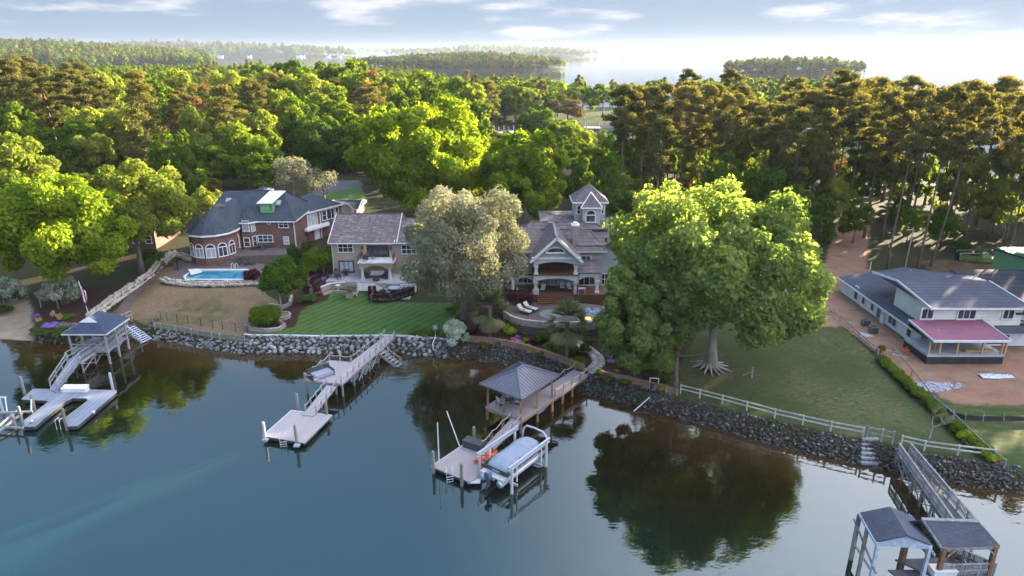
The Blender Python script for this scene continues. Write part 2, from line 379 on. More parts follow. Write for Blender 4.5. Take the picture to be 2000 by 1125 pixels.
for zn, polys in ZONES.items():
    a = np.full(gx.shape, -4.0)
    for pl in polys: a[near] = np.maximum(a[near], np.clip(seg_dist(gx[near], gy[near], pl), -4, 4))
    attrs['z_' + zn] = a
m_ground, t = new_mat('ground_cover'); N = NT(t)
P = N.n('ShaderNodeNewGeometry').outputs['Position']
n_big = N.noise(0.09, 5, P); n_mid = N.noise(0.6, 6, P, 0.6); n_fine = N.noise(5.0, 5, P, 0.7); n_edge = N.noise(1.6, 4, P, 0.6)
grain = N.noise(14.0, 3, P, 0.8)
def two(a, b, f, lo=0.35, hi=0.65): return N.mix(N.ss(f, lo, hi), c4(a), c4(b))
cc = two((0.055, 0.040, 0.022), (0.034, 0.046, 0.016), n_mid)                      # forest floor
cc = N.mix(N.ss(N.attr('shore').outputs['Fac'], 60, 190, 0, 0.0), cc, c4((0.04, 0.06, 0.02)))
def zone(zn, col, wob=0.6, w=0.12):
    global cc
    e = N.math('ADD', N.attr('z_' + zn).outputs['Fac'], N.math('MULTIPLY', N.math('SUBTRACT', n_edge, 0.5), wob))
    cc = N.mix(N.ss(e, -w, w), cc, col)
grass = N.mix(N.ss(n_big, .35, .7, 0, .6), two((0.034, 0.092, 0.017), (0.058, 0.12, 0.028), n_mid), c4((0.075, 0.10, 0.032)))
wv = N.n('ShaderNodeTexWave'); wv.inputs['Scale'].default_value = 0.28; wv.inputs['Distortion'].default_value = 1.2; mpw = N.n('ShaderNodeMapping'); mpw.inputs['Rotation'].default_value = (0, 0, 0.6)
N.l(P, mpw.inputs[0]); N.l(mpw.outputs[0], wv.inputs['Vector'])
grass = N.mix(N.ss(wv.outputs['Fac'], 0.2, 0.8, 0, 0.5), grass, c4((0.095, 0.155, 0.045)))
sgr = N.noise(2.2, 5, P, 0.6, sc=(1, 2.4, 1))
rough_ = N.mix(N.ss(n_mid, 0.38, 0.68), two((0.048, 0.078, 0.020), (0.13, 0.12, 0.06), sgr, 0.44, 0.58), two((0.15, 0.13, 0.072), (0.030, 0.052, 0.014), sgr, 0.42, 0.6))
rough_ = N.mix(N.ss(n_big, 0.38, 0.62, 0, 0.7), rough_, c4((0.036, 0.062, 0.018)))
zone('soil', two((0.14, 0.09, 0.055), (0.09, 0.06, 0.035), n_mid), 1.5, 0.5)
zone('lawn', grass, 0.25); zone('rough', rough_, 1.0, 0.3)
zone('dry', N.mix(N.ss(n_big, 0.4, 0.6), two((0.17, 0.125, 0.072), (0.095, 0.085, 0.035), n_mid), two((0.26, 0.165, 0.115), (0.12, 0.10, 0.045), n_fine)), 0.6)
zone('lawn2', two((0.05, 0.08, 0.022), (0.12, 0.10, 0.05), N.noise(0.7, 6, P, 0.65, sc=(1, 2, 1)), 0.4, 0.7), 2.0, 0.4)
zone('mulch', two((0.062, 0.034, 0.024), (0.038, 0.021, 0.016), n_fine), 0.3)
zone('dirt', N.mix(N.ss(n_mid, 0.35, 0.65), two((0.33, 0.175, 0.11), (0.27, 0.14, 0.085), n_fine, .3, .7), two((0.31, 0.205, 0.145), (0.21, 0.125, 0.08), N.noise(0.35, 7, P, .65, sc=(1, 1.8, 1)), .35, .65)), 1.6, 0.4)
zone('sand', two((0.40, 0.31, 0.21), (0.30, 0.23, 0.155), n_mid), 1.2, 0.5)
zone('asphalt', c4((0.10, 0.10, 0.11)), 0.1)
cc = N.mix(N.ss(N.attr('shore').outputs['Fac'], 0.3, 0.0), cc, c4((0.05, 0.035, 0.022)))
N.bsdf(cc, 0.95, 0, N.math('ADD', n_fine, N.math('MULTIPLY', grain, 0.6)), 0.5, 0.12, spec=0.1)
tag(link('ground', np_mesh('ground', np.stack([gx, gy, gzv], 1), GF, m_ground, attrs, True)), kind='structure')

# ------------------------------------------------------------------ lake
wxs = np.unique(np.concatenate([np.arange(-100, 80, 1.5), -100 - np.cumsum(2*1.08**np.arange(80)), 80 + np.cumsum(2*1.08**np.arange(80))]))
wys = np.unique(np.concatenate([np.arange(20, 100, 1.5), [-60, -20, 0], 100 + np.cumsum(2*1.05**np.arange(112))]))
WX, WY = np.meshgrid(wxs, wys); wx, wy = WX.ravel(), WY.ravel(); _, wsh = ground(wx, wy, True)
ny, nx = WX.shape; ii = np.arange(ny*nx).reshape(ny, nx)
WF = np.stack([ii[:-1, :-1].ravel(), ii[:-1, 1:].ravel(), ii[1:, 1:].ravel(), ii[1:, :-1].ravel()], 1)
m_water, t = new_mat('lake_water'); N = NT(t); P = N.n('ShaderNodeNewGeometry').outputs['Position']
dep = N.math('ADD', N.math('MULTIPLY', N.attr('shore').outputs['Fac'], -1.0), N.math('MULTIPLY', N.math('SUBTRACT', N.noise(0.12, 3, P), 0.5), 8.0))
col = N.mix(N.ss(dep, 1.0, 9.0), c4((0.045, 0.024, 0.009)), c4((0.010, 0.009, 0.003)))
col = N.mix(N.ss(dep, 9.0, 34.0), col, c4((0.002, 0.0195, 0.0175)))
b = N.n('ShaderNodeBsdfPrincipled'); N.l(col, b.inputs['Base Color']); b.inputs['Roughness'].default_value = 0.02
b.inputs['IOR'].default_value = 2.0; b.inputs['Specular Tint'].default_value = (0.84, 1.0, 0.96, 1); b.inputs['Specular IOR Level'].default_value = 0.5
w1 = N.noise(0.55, 3, P, 0.5, sc=(1, 1.6, 1)); w2 = N.noise(2.6, 3, P, 0.5, sc=(1, 1.5, 1)); w3 = N.noise(0.07, 2, P)
rip = N.math('ADD', N.math('MULTIPLY', w1, 0.6), N.math('MULTIPLY', N.math('MULTIPLY', w2, 0.22), N.ss(w3, 0.35, 0.65, 0.3, 1.0)))
bp = N.n('ShaderNodeBump'); bp.inputs['Strength'].default_value = 0.24; bp.inputs['Distance'].default_value = 0.10; N.l(rip, bp.inputs['Height']); N.l(bp.outputs[0], b.inputs['Normal'])
o = N.n('ShaderNodeOutputMaterial'); N.l(b.outputs[0], o.inputs[0])
tag(link('lake', np_mesh('lake', np.stack([wx, wy, np.zeros_like(wx)], 1), WF, m_water, {'shore': np.clip(wsh, -60, 200)})), kind='structure')
# ------------------------------------------------------------------ foliage
def leaf_mat(name, dark, light, trans=0.42, tcol=None, rnd=0.25):
    m, t = new_mat(name); N = NT(t)
    dark = tuple(x*1.3 for x in dark) if max(dark) < 0.2 else dark; light = tuple(min(0.8, x*1.3) for x in light)
    f = N.attr('tint').outputs['Fac']; r = N.n('ShaderNodeObjectInfo').outputs['Random']
    cc = N.mix(f, c4(dark), c4(light)); cc = N.mix(1.0, cc, N.mix(r, (1-rnd, 1-rnd*0.7, 1-rnd, 1), (1+rnd, 1+rnd*0.6, 1+rnd*0.4, 1)), 'MULTIPLY')
    d = N.n('ShaderNodeBsdfDiffuse'); N.l(cc, d.inputs[0]); tr = N.n('ShaderNodeBsdfTranslucent')
    N.l(N.mix(1.0, cc, c4(tcol or (1.9, 1.6, 0.6)), 'MULTIPLY'), tr.inputs[0])
    mx = N.n('ShaderNodeMixShader'); mx.inputs[0].default_value = trans; N.l(d.outputs[0], mx.inputs[1]); N.l(tr.outputs[0], mx.inputs[2])
    o = N.n('ShaderNodeOutputMaterial'); N.l(mx.outputs[0], o.inputs[0]); return m
L_MAPLE = leaf_mat('leaf_fresh_green', (0.050, 0.095, 0.012), (0.125, 0.185, 0.022), 0.5)
L_YELLOW = leaf_mat('leaf_yellow_green', (0.10, 0.135, 0.022), (0.20, 0.215, 0.045), 0.5, (1.55, 1.6, 0.6), 0.12)
L_DEEP = leaf_mat('leaf_mid_green', (0.030, 0.066, 0.012), (0.075, 0.125, 0.022), 0.45)
L_OAK = leaf_mat('leaf_oak_green', (0.078, 0.122, 0.038), (0.20, 0.245, 0.082), 0.55, (1.6, 1.6, 0.6), 0.05)
L_SUNLIT = leaf_mat('leaf_sunlit_green', (0.062, 0.115, 0.012), (0.17, 0.23, 0.022), 0.5, (1.9, 1.7, 0.6), 0.08)  # maple green with stronger yellow sunlight put into the leaf colour
L_PALE = leaf_mat('leaf_silver_green', (0.115, 0.125, 0.070), (0.27, 0.265, 0.185), 0.4, (1.2, 1.15, 0.8), 0.05)
L_PINE = leaf_mat('pine_needles', (0.048, 0.060, 0.024), (0.125, 0.128, 0.050), 0.46, (1.85, 1.5, 0.6), 0.2)
L_BRONZE = leaf_mat('leaf_bronze', (0.10, 0.075, 0.028), (0.19, 0.125, 0.045), 0.4, (1.5, 1.2, 0.6))
L_PURPLE = leaf_mat('leaf_purple', (0.030, 0.010, 0.014), (0.070, 0.022, 0.030), 0.3, (1.4, 1, 1))
L_SHRUB = leaf_mat('leaf_shrub', (0.030, 0.060, 0.014), (0.075, 0.115, 0.024), 0.35)
L_LIME = leaf_mat('leaf_lime', (0.16, 0.22, 0.015), (0.32, 0.36, 0.03), 0.4, (1.3, 1.3, 0.6), 0.1)
L_FLOWW = leaf_mat('blossom_white', (0.05, 0.10, 0.03), (0.50, 0.53, 0.44), 0.3, (1, 1, 1), 0.05)
L_FLOWP = leaf_mat('blossom_pink', (0.35, 0.08, 0.24), (0.62, 0.30, 0.55), 0.3, (1, 1, 1), 0.2)
L_FLOWV = leaf_mat('blossom_violet', (0.16, 0.08, 0.34), (0.34, 0.22, 0.60), 0.3, (1, 1, 1), 0.1)
L_STRAW = leaf_mat('straw_grass', (0.30, 0.20, 0.09), (0.50, 0.38, 0.20), 0.3, (1.2, 1.1, 0.8), 0.1)
L_PALM = leaf_mat('palm_fan', (0.040, 0.070, 0.028), (0.24, 0.21, 0.11), 0.3, (1.4, 1.3, 0.6), 0.1)
BARK = mat('bark_grey', (0.20, 0.17, 0.145), (0.11, 0.09, 0.075), 4, bstr=0.5, sc=(1, 1, 0.3))
BARK_P = mat('bark_pine', (0.19, 0.135, 0.10), (0.10, 0.075, 0.055), 3, bstr=0.5, sc=(1, 1, 0.3))
BARK_L = mat('bark_pale', (0.40, 0.36, 0.31), (0.26, 0.23, 0.20), 3, bstr=0.4, sc=(1, 1, 0.3))

def leaves_mesh(name, pos, nrm, size, tint, m, asp=0.6, along=None):
    n = len(pos); rg = np.random.default_rng(len(name) + n)
    a = np.cross(nrm, rg.normal(size=(n, 3))) if along is None else along
    a /= np.linalg.norm(a, axis=1)[:, None] + 1e-9; b = np.cross(nrm, a); b /= np.linalg.norm(b, axis=1)[:, None] + 1e-9
    s = size[:, None]; V = np.stack([pos - a*s, pos - b*s*asp, pos + a*s, pos + b*s*asp], 1).reshape(-1, 3)
    return np_mesh(name, V, np.arange(4*n).reshape(n, 4), m, {'tint': np.repeat(tint, 4)})
def crown_pts(seed, R, zb, zt, nl, per, s, lr=0.30, zmin=-0.55, sq=0.8, inner=0.35, Ry=None, fill=0.72, top=1.0):
    """leaf positions: lumps of leaves spread through a rounded crown"""
    g = np.random.default_rng(seed); Ry = Ry or R; hz = (zt - zb)/2; c = np.array([0, 0, (zt + zb)/2])
    i = np.arange(nl) + 0.5; z = 1 - (1 - zmin)*i/nl; ph = i*2.39996 + g.uniform(0, 6.28); r = np.sqrt(np.clip(1 - z*z, 0, 1))
    D = np.stack([r*np.cos(ph), r*np.sin(ph), z], 1) + g.normal(0, 0.13, (nl, 3))
    dep = g.uniform(fill - 0.06, fill + 0.14, nl); k = g.random(nl) < inner; dep[k] *= g.uniform(0.4, 0.85, k.sum())
    C = c + D*dep[:, None]*np.array([R, Ry, hz*top]); LR = lr*R*g.uniform(0.65, 1.35, nl)
    cnt = np.maximum(20, (per*(LR/(lr*R))**2).astype(int)); idx = np.repeat(np.arange(nl), cnt); n = len(idx)
    d = g.normal(size=(n, 3)); d /= np.linalg.norm(d, axis=1)[:, None]
    out = D/np.linalg.norm(D, axis=1)[:, None]; dot = (d*out[idx]).sum(1); flip = dot < -0.35; d[flip] = -d[flip]
    lump = 1 + 0.22*np.sin(d[:, 0]*5 + idx)*np.sin(d[:, 1]*5 + 2*idx)*np.sin(d[:, 2]*5)
    P = C[idx] + d*(LR[idx]*g.uniform(0.62, 1.08, n)*lump)[:, None]*np.array([1, 1, sq])
    nr = d*0.7 + g.normal(0, 0.55, (n, 3)) + np.array([0, 0, 0.25]); nr /= np.linalg.norm(nr, axis=1)[:, None]
    return P, nr, s*g.uniform(0.6, 1.4, n), np.clip(g.random(nl)[idx]*0.55 + g.random(n)*0.5, 0, 1), C, LR
def trunk_mb(H, r, C=None, seed=0, lean=0.0, flare=1.5, nlimb=9, fork=0.35, n=8, zf=None):
    rg = random.Random(seed); mb = M(); pts = []; rad = []
    zt = H*0.86; bx, by = rg.uniform(-1, 1)*lean, rg.uniform(-1, 1)*lean
    for i in range(8):
        t = i/7; pts.append((bx*t*t*H + math.sin(t*5 + seed)*0.02*H*t, by*t*t*H + math.cos(t*4 + seed)*0.015*H*t, zt*t - 0.3*(i == 0)))
        rad.append(r*((1 - 0.85*t) + (flare - 1)*max(0, 1 - t*7)))
    mb.tube(pts, rad, n)
    if C is not None:
        ids = list(range(len(C))); rg.shuffle(ids)
        for j in ids[:nlimb]:
            c = Vector(C[j]); t = min(0.9, max(fork, (c.z*0.62)/zt)); i = t*7; a = Vector(pts[int(i)]).lerp(Vector(pts[min(7, int(i)+1)]), i % 1)
            mid = a.lerp(c, 0.5) + Vector((rg.uniform(-.4, .4), rg.uniform(-.4, .4), -0.06*(c - a).length)); q = r*(1 - 0.85*t)*0.62
            mb.tube([a, mid, c], [q, q*0.65, q*0.18], 5, False)
    return mb
def tree_kind(name, label, cat, leafm, barkm, H, R, seed, nl=34, per=260, s=0.30, asp=0.6, r=0.28, zb=None, group=None, link_it=True, lean=0.0, nlimb=9, flare=1.5, crown_name='crown', **kw):
    zb = H*0.28 if zb is None else zb
    P, nr, sz, ti, C, LR = crown_pts(seed, R, zb, H, nl, per, s, **kw)
    q = np.percentile(np.hypot(P[:, 0], P[:, 1]), 97.5)/R; mz = np.percentile(P[:, 2], 99.5)
    for A_ in (P, C): A_[:, :2] /= q; A_[:, 2] = zb + (A_[:, 2] - zb)*(H - zb)/(mz - zb)
    root = thing(name, label, cat, group=group)
    cr = link(crown_name, leaves_mesh('crown', P, nr, sz, ti, leafm, asp)); cr.parent = root
    tr = trunk_mb(H, r, C, seed, lean, flare, nlimb).build('trunk', barkm, root, smooth=True)
    KIDS[root.name] = [cr, tr]; return root
def pine_kind(label, H, R, seed, z0=0.5, nb=28, per=210, s=0.27, lean=0.02, r=0.26, shape='round', leafm=None, link_it=True):
    g = np.random.default_rng(seed); rg = random.Random(seed); root = thing('pine_tree', label, 'pine tree')
    lx, ly = rg.uniform(-lean, lean), rg.uniform(-lean, lean)
    axis = lambda z: Vector((lx*z*z/H + math.sin(z*0.25 + seed)*0.12, ly*z*z/H + math.cos(z*0.21 + seed)*0.12, z))
    mb = M(); zs = [H*i/9 for i in range(10)]; mb.tube([axis(z) - Vector((0, 0, 0.3 if i == 0 else 0)) for i, z in enumerate(zs)], [r*(1 - 0.82*i/9) + (0.12 if i == 0 else 0) for i in range(10)], 7)
    P = []; Nn = []; T = []
    for j in range(nb):
        u = (j + rg.random()*0.7)/nb; z = H*(z0 + (1 - z0)*u)
        if shape == 'round': prof = math.sqrt(max(0.05, 1 - (u*1.55 - 0.55)**2)) if u > 0.35 else 0.55 + u
        else: prof = (1 - u)**0.75 + 0.12
        Lb = R*prof*rg.uniform(0.65, 1.1); az = j*2.4 + rg.uniform(-.5, .5); a = axis(z); up = 0.28 if shape == 'round' else -0.05
        dr = Vector((math.cos(az), math.sin(az), up*rg.uniform(0.3, 1.3))); e = a + dr*Lb
        mb.tube([a, a.lerp(e, 0.5) + Vector((0, 0, -0.05*Lb)), e], [r*0.32*(1.15 - u), r*0.2*(1.15 - u), 0.02], 4, False)
        for q, rr in ((0.98, 0.26), (0.62, 0.24), (0.8, 0.2)):
            c = np.array(a.lerp(e, q)); c[:2] += g.normal(0, 0.35, 2)*(q < 0.9); k = int(per*rg.uniform(0.5, 1.1)*(0.5 if q == 0.8 else 1)); lr = R*rr*rg.uniform(0.7, 1.3) + 0.25
            d = g.normal(size=(k, 3)); d /= np.linalg.norm(d, axis=1)[:, None]; P.append(c + d*lr*(g.random(k)**0.45)[:, None]*np.array([1, 1, 0.58]) + np.array([0, 0, 0.15]))
            Nn.append(d*0.4 + g.normal(0, 0.6, (k, 3)) + np.array([0, 0, 0.35])); T.append(np.clip(rg.random()*0.5 + g.random(k)*0.5, 0, 1))
    P = np.concatenate(P); Nn = np.concatenate(Nn); Nn /= np.linalg.norm(Nn, axis=1)[:, None]
    cr = link('crown', leaves_mesh('crown', P, Nn, s*g.uniform(0.6, 1.35, len(P)), np.concatenate(T), leafm or L_PINE, 0.42)); cr.parent = root
    tr = mb.build('trunk', BARK_P, root, smooth=True); KIDS[root.name] = [cr, tr]; return root
def put(root, px, ytop, Y, half=None, rz=0.0, H=None, base=None, label=None, group=None, Hn=None, Rn=None, x=None):
    """place a tree: it stands at distance Y in the direction of px and rises to the height seen at ytop"""
    X = aty(px, ytop, Y)[0] if x is None else x; zt = aty(px, ytop, Y)[1]; z0 = gz(X, Y); h = zt - z0
    sz = h/Hn; sr = (half/FPX*math.hypot(Y*1.0, 0)*1.02/Rn) if half else sz
    root.location = (X, Y, z0 - 0.05); root.scale = (sr, sr, sz); root.rotation_euler = (0, 0, rz)
    if label: root['label'] = label
    if group: root['group'] = group
    return root
# ------------------------------------------------------------------ the big garden trees, one by one
def hero(name, label, cat, leafm, barkm, px, ytop, base_px, half, seed, Y=None, **kw):
    b = atg(*base_px) if Y is None else Vector((aty(px, ytop, Y)[0], Y, 0)); Yd = b.y
    Xc = aty(px, ytop, Yd)[0]; z0 = gz(b.x, b.y); H = zof(ytop, Yd) - z0; R = half/FPX*Yd*1.02*1.02
    r = tree_kind(name, label, cat, leafm, barkm, H, R, seed, **kw)
    r.location = (Xc if Y is not None else b.x, Yd, z0 - 0.05)
    for k in KIDS[r.name]:
        if k.name.startswith('crown') and Y is None: k.location = (Xc - b.x, 0, 0)
    return r
hero('maple_tree', 'broad bright green maple leaning over the sandy beach left of the flagpole', 'tree', L_SUNLIT, BARK, 92, 352, (128, 592), 128, 11, nl=120, per=360, s=0.26, zb=2.2, lr=0.2, r=0.4)
hero('maple_tree', 'tall yellow green tree at the left edge of the woods above the beach', 'tree', L_YELLOW, BARK, 8, 268, (60, 480), 74, 12, Y=112, nl=80, per=300, s=0.28, zb=2.5, lr=0.22)
hero('maple_tree', 'rounded yellow lit tree with a forked trunk between the hidden house and the pool', 'tree', L_YELLOW, BARK, 250, 318, (277, 533), 98, 13, nl=130, per=360, s=0.24, zb=3.2, lr=0.19, r=0.42)
hero('willow_tree', 'silvery pale green spring tree between the tan house and the grey mansion', 'tree', L_PALE, BARK, 906, 368, (905, 622), 122, 14, nl=84, per=520, s=0.22, zb=1.8, lr=0.22, inner=0.45, fill=0.8, asp=0.4, r=0.42, nlimb=26)
hero('oak_tree', 'huge spreading green oak with a pale flared trunk on the right lawn', 'tree', L_OAK, BARK_L, 1410, 376, (1387, 716), 210, 15, nl=230, per=270, s=0.24, zb=3.4, lr=0.155, r=0.58, flare=1.7, nlimb=40, inner=0.25, fill=0.78)
hero('cypress_tree', 'feathery lighter green tree in front of the huge oak beside the retaining fence', 'tree', L_OAK, BARK, 1262, 520, (1318, 764), 92, 16, nl=110, per=380, s=0.2, zb=0.9, lr=0.2, r=0.28, zmin=-0.85)
hero('maple_tree', 'massive deep green domed tree behind the tan house', 'tree', L_SUNLIT, BARK, 828, 199, (828, 430), 130, 17, Y=128, nl=150, per=380, s=0.34, zb=2, lr=0.175, fill=0.8, zmin=-0.8)
hero('maple_tree', 'green domed tree with gold edge between the massive tree and the mansion tower', 'tree', L_SUNLIT, BARK, 1022, 258, (1020, 430), 84, 18, Y=120, nl=100, per=330, s=0.32, zb=2, lr=0.18, zmin=-0.8)
hero('willow_tree', 'upright feathery pale green tree on the bank of the back cove', 'tree', L_DEEP, BARK, 1052, 214, (1052, 305), 45, 19, Y=236, nl=34, per=260, s=0.42, zb=3, fill=0.8)
hero('willow_tree', 'rounded pale green tree leaning over the back cove beside the small red roof', 'tree', L_YELLOW, BARK, 1108, 238, (1108, 305), 46, 20, Y=232, nl=30, per=260, s=0.42, zb=1.5)
hero('maple_tree', 'round pale olive tree beside the driveway behind the brick house', 'tree', L_DEEP, BARK, 617, 241, (617, 335), 56, 21, Y=182, nl=46, per=380, s=0.34, zb=1.0, fill=0.85, zmin=-0.9)
hero('maple_tree', 'bright green tree at the woods edge behind the brick house roof', 'tree', L_MAPLE, BARK, 470, 242, (470, 365), 60, 22, Y=158, nl=40, per=420, s=0.32, zb=1.5, zmin=-0.8)
hero('maple_tree', 'gold green tree rising behind the round olive tree', 'tree', L_YELLOW, BARK, 540, 180, (540, 330), 52, 23, Y=196, nl=36, per=360, s=0.36, zb=2, zmin=-0.7)
hero('small_tree', 'small layered sunlit tree beside the left end of the brick house', 'tree', L_YELLOW, BARK, 402, 366, (402, 420), 34, 24, Y=126, nl=20, per=200, s=0.22, zb=1.2)
hero('small_tree', 'thin greying tree not yet in leaf beside the driveway', 'tree', L_PALE, BARK, 566, 306, (566, 375), 38, 25, Y=150, nl=30, per=80, s=0.2, zb=1.5)
hero('small_tree', 'twiggy greyish tree at the driveway corner behind the brick house', 'tree', L_PALE, BARK, 628, 328, (628, 390), 30, 26, Y=142, nl=30, per=40, s=0.16, zb=1.5)
hero('crape_myrtle', 'vase shaped green tree with many stems above the round white planter', 'tree', L_DEEP, BARK_L, 548, 505, (550, 606), 47, 27, nl=34, per=330, s=0.17, zb=2.4, lr=0.3, r=0.12, nlimb=14, fill=0.72)
hero('dogwood_tree', 'small white flowering dogwood below the bright maple by the beach', 'tree', L_FLOWW, BARK, 112, 540, (115, 603), 38, 28, nl=22, per=170, s=0.16, zb=1.0, r=0.12)
hero('dogwood_tree', 'white flowering dogwood behind the yellow lit tree at the left', 'tree', L_FLOWW, BARK, 130, 366, (130, 430), 34, 29, Y=122, nl=16, per=160, s=0.22, zb=1.5, r=0.12)
hero('dogwood_tree', 'white flowering dogwood at the left frame edge beside the sand', 'tree', L_FLOWW, BARK, 10, 542, (10, 600), 34, 30, nl=16, per=150, s=0.16, zb=0.8, r=0.12)
hero('weeping_tree', 'weeping mop headed green tree at the left corner of the tan house', 'tree', L_MAPLE, BARK, 621, 484, (632, 534), 32, 31, nl=22, per=260, s=0.2, zb=0.4, asp=0.25, lr=0.34, r=0.12, zmin=-0.3)
hero('evergreen_tree', 'large soft conical evergreen right of the mansion tower', 'tree', L_DEEP, BARK, 1222, 346, (1222, 440), 40, 32, Y=108, nl=30, per=420, s=0.24, zb=0.3, zmin=-0.9, lr=0.4)
hero('evergreen_tree', 'dark evergreen beside the black road gate behind the brick house', 'tree', L_DEEP, BARK, 697, 238, (697, 320), 14, 33, Y=185, nl=18, per=120, s=0.3, zb=0.3, zmin=-0.95, lr=0.6)
hero('juniper_shrub', 'bright green spreading shrub in the stone edged bed above the rock wall', 'shrub', L_MAPLE, BARK, 516, 599, (516, 636), 33, 34, nl=26, per=260, s=0.12, zb=0.1, lr=0.36, r=0.08, zmin=0.0)
hero('cone_evergreen', 'clipped dark green cone shaped evergreen left of the tan house', 'shrub', L_SHRUB, BARK, 572, 478, (572, 516), 15, 35, nl=24, per=260, s=0.10, zb=0.1, lr=0.6, r=0.08, zmin=-0.9, inner=0.1)
hero('round_evergreen', 'clipped dark round shrub behind the cone shaped evergreen', 'shrub', L_SHRUB, BARK, 597, 474, (597, 500), 13, 36, nl=16, per=200, s=0.10, zb=0.1, lr=0.6, r=0.08, zmin=-0.9, inner=0.1)
hero('purple_shrub', 'dark purple leaved shrub at the right end of the swimming pool', 'shrub', L_PURPLE, BARK, 492, 526, (492, 553), 17, 37, nl=16, per=200, s=0.12, zb=0.1, lr=0.45, r=0.06, zmin=-0.3)
hero('flowering_shrub', 'white flowering shrub leaning over the rock wall beside the lamp', 'shrub', L_FLOWW, BARK, 889, 624, (889, 673), 27, 38, nl=22, per=230, s=0.11, zb=0.1, lr=0.36, r=0.08, zmin=-0.4)
# bare spring tree by the hedge on the right lawn
def bare(px, py, ytop, seed, label):
    b = atg(px, py); H = zof(ytop, b.y) - b.z; rg = random.Random(seed); mb = M(); r = thing('bare_tree', label, 'tree', b)
    def grow(p, d, L, q, k):
        e = p + d*L; mb.tube([p, p.lerp(e, .5) + Vector((rg.uniform(-.05, .05), rg.uniform(-.05, .05), 0)), e], [q, q*.8, q*.6], 5, False)
        if k: [grow(e, (d + Vector((rg.uniform(-.9, .9), rg.uniform(-.9, .9), rg.uniform(-.1, .7)))).normalized(), L*rg.uniform(.6, .85), q*.58, k-1) for _ in range(3)]
    grow(Vector((0, 0, -.1)), Vector((0.05, 0, 1)).normalized(), H*.3, 0.09, 4); mb.build('branches', BARK_L, r); return r
bare(1815, 858, 772, 3, 'bare leafless young tree on the right lawn beside the hedge row')
bare(1958, 468, 400, 4, 'bare grey sapling in front of the black truck')
bare(80, 600, 560, 8, 'thin leafless shrub at the edge of the sand')

# ------------------------------------------------------------------ kinds for the woods, first of each kind is itself placed
rnd = random.Random(5)
pineA = pine_kind('x', 27, 4.6, 41); pineB = pine_kind('x', 26, 3.9, 42, z0=0.45, nb=24); pineC = pine_kind('x', 25, 4.4, 43, z0=0.25, nb=34, shape='cone', per=120)
pineD = pine_kind('x', 28, 3.4, 44, z0=0.62, nb=18, lean=0.05, r=0.22)
PINES = [(pineA, 27, 4.6), (pineB, 26, 3.9), (pineC, 25, 4.4), (pineD, 28, 3.4)]
hwA = tree_kind('hardwood_tree', 'x', 'tree', L_MAPLE, BARK, 18, 5.6, 51, nl=30, per=170, s=0.42, zb=3, zmin=-0.8)
hwB = tree_kind('hardwood_tree', 'x', 'tree', L_YELLOW, BARK, 17, 5.2, 52, nl=28, per=170, s=0.42, zb=3, zmin=-0.8)
hwC = tree_kind('hardwood_tree', 'x', 'tree', L_DEEP, BARK, 18, 5.8, 53, nl=30, per=170, s=0.42, zb=3, zmin=-0.8)
hwD = tree_kind('hardwood_tree', 'x', 'tree', L_BRONZE, BARK, 16, 5.6, 54, nl=26, per=150, s=0.40, zb=3, zmin=-0.8)
hwE = tree_kind('hardwood_tree', 'x', 'tree', L_MAPLE, BARK, 20, 4.6, 55, nl=26, per=150, s=0.40, zb=2, zmin=-0.9)
HW = [(hwA, 18, 5.6), (hwB, 17, 5.2), (hwC, 18, 5.8), (hwD, 16, 5.6), (hwE, 20, 4.6)]
used = set(); taken = []
def plant(kind, px, ytop, Y, half=None, label=None, group=None, x=None, cat=None):
    src, Hn, Rn = kind
    o = src if src.name not in used else copy_tree(src); used.add(src.name)
    put(o, px, ytop, Y, half, rnd.uniform(0, 6.28), Hn=Hn, Rn=Rn, label=label, group=group, x=x); taken.append((o.location.x, Y)); return o
GP_L = 'pines in the left woods'; GP_R = 'pines in the stand behind the right houses'; GH_L = 'leafy trees in the left woods'; GH_M = 'leafy trees behind the middle houses'
LP = 'tall dark pine in the left woods'
for px, yt, Y, h in [(28,112,182,30),(78,132,176,34),(128,138,172,34),(60,150,200,28),(190,150,180,26),(8,118,166,30),(165,170,176,26),(105,165,205,28)]: plant(PINES[rnd.choice([0, 1, 3])], px, yt, Y, h, LP, GP_L)
plant(PINES[2], 262, 140, 158, 42, 'broad dark pine with drooping boughs above the hidden house in the left woods', GP_L)
plant(PINES[2], 437, 168, 172, 44, 'broad brownish pine standing above the brick house', GP_L)
plant(PINES[0], 345, 186, 176, 24, 'slim pine between the two broad pines of the left woods', GP_L)
plant(PINES[0], 722, 172, 205, 30, 'flat topped dark pine standing left of the massive domed tree', GP_L)
plant(PINES[1], 765, 178, 215, 20, 'small flat topped pine beside the massive domed tree', GP_L)
plant(PINES[1], 950, 160, 262, 20, 'dark pine standing alone above the back cove docks', GP_L)
RP = 'tall bare trunked pine behind the mansion and the oak'
for px, yt, Y, h in [(1222,168,132,34),(1262,172,138,36),(1305,166,142,36),(1345,172,136,34),(1392,168,140,32),(1240,190,150,34),(1290,188,155,34),(1330,184,160,34),(1376,196,150,32),(1428,186,130,36),(1470,200,136,34),(1505,205,128,32)]:
    plant(PINES[rnd.choice([0, 0, 1, 3])], px, yt, Y, h, RP, GP_R)
for px, by, yt, h, lb in [(1733, 528, 178, 36, 'straight pine with a long bare trunk left of the pair behind the white house'), (1795, 522, 170, 38, 'straight pine of the pair behind the white house'), (1818, 520, 182, 36, 'leaning pale trunked pine behind the white house roof')]:
    b = atg(px, by); o = plant(PINES[3], px, yt, b.y, h, lb, GP_R, x=b.x)
    if 'leaning' in lb: o.rotation_euler = (0, math.radians(8), 0.4)
RL = 'tall brown lit pine behind the white house'
k = 0
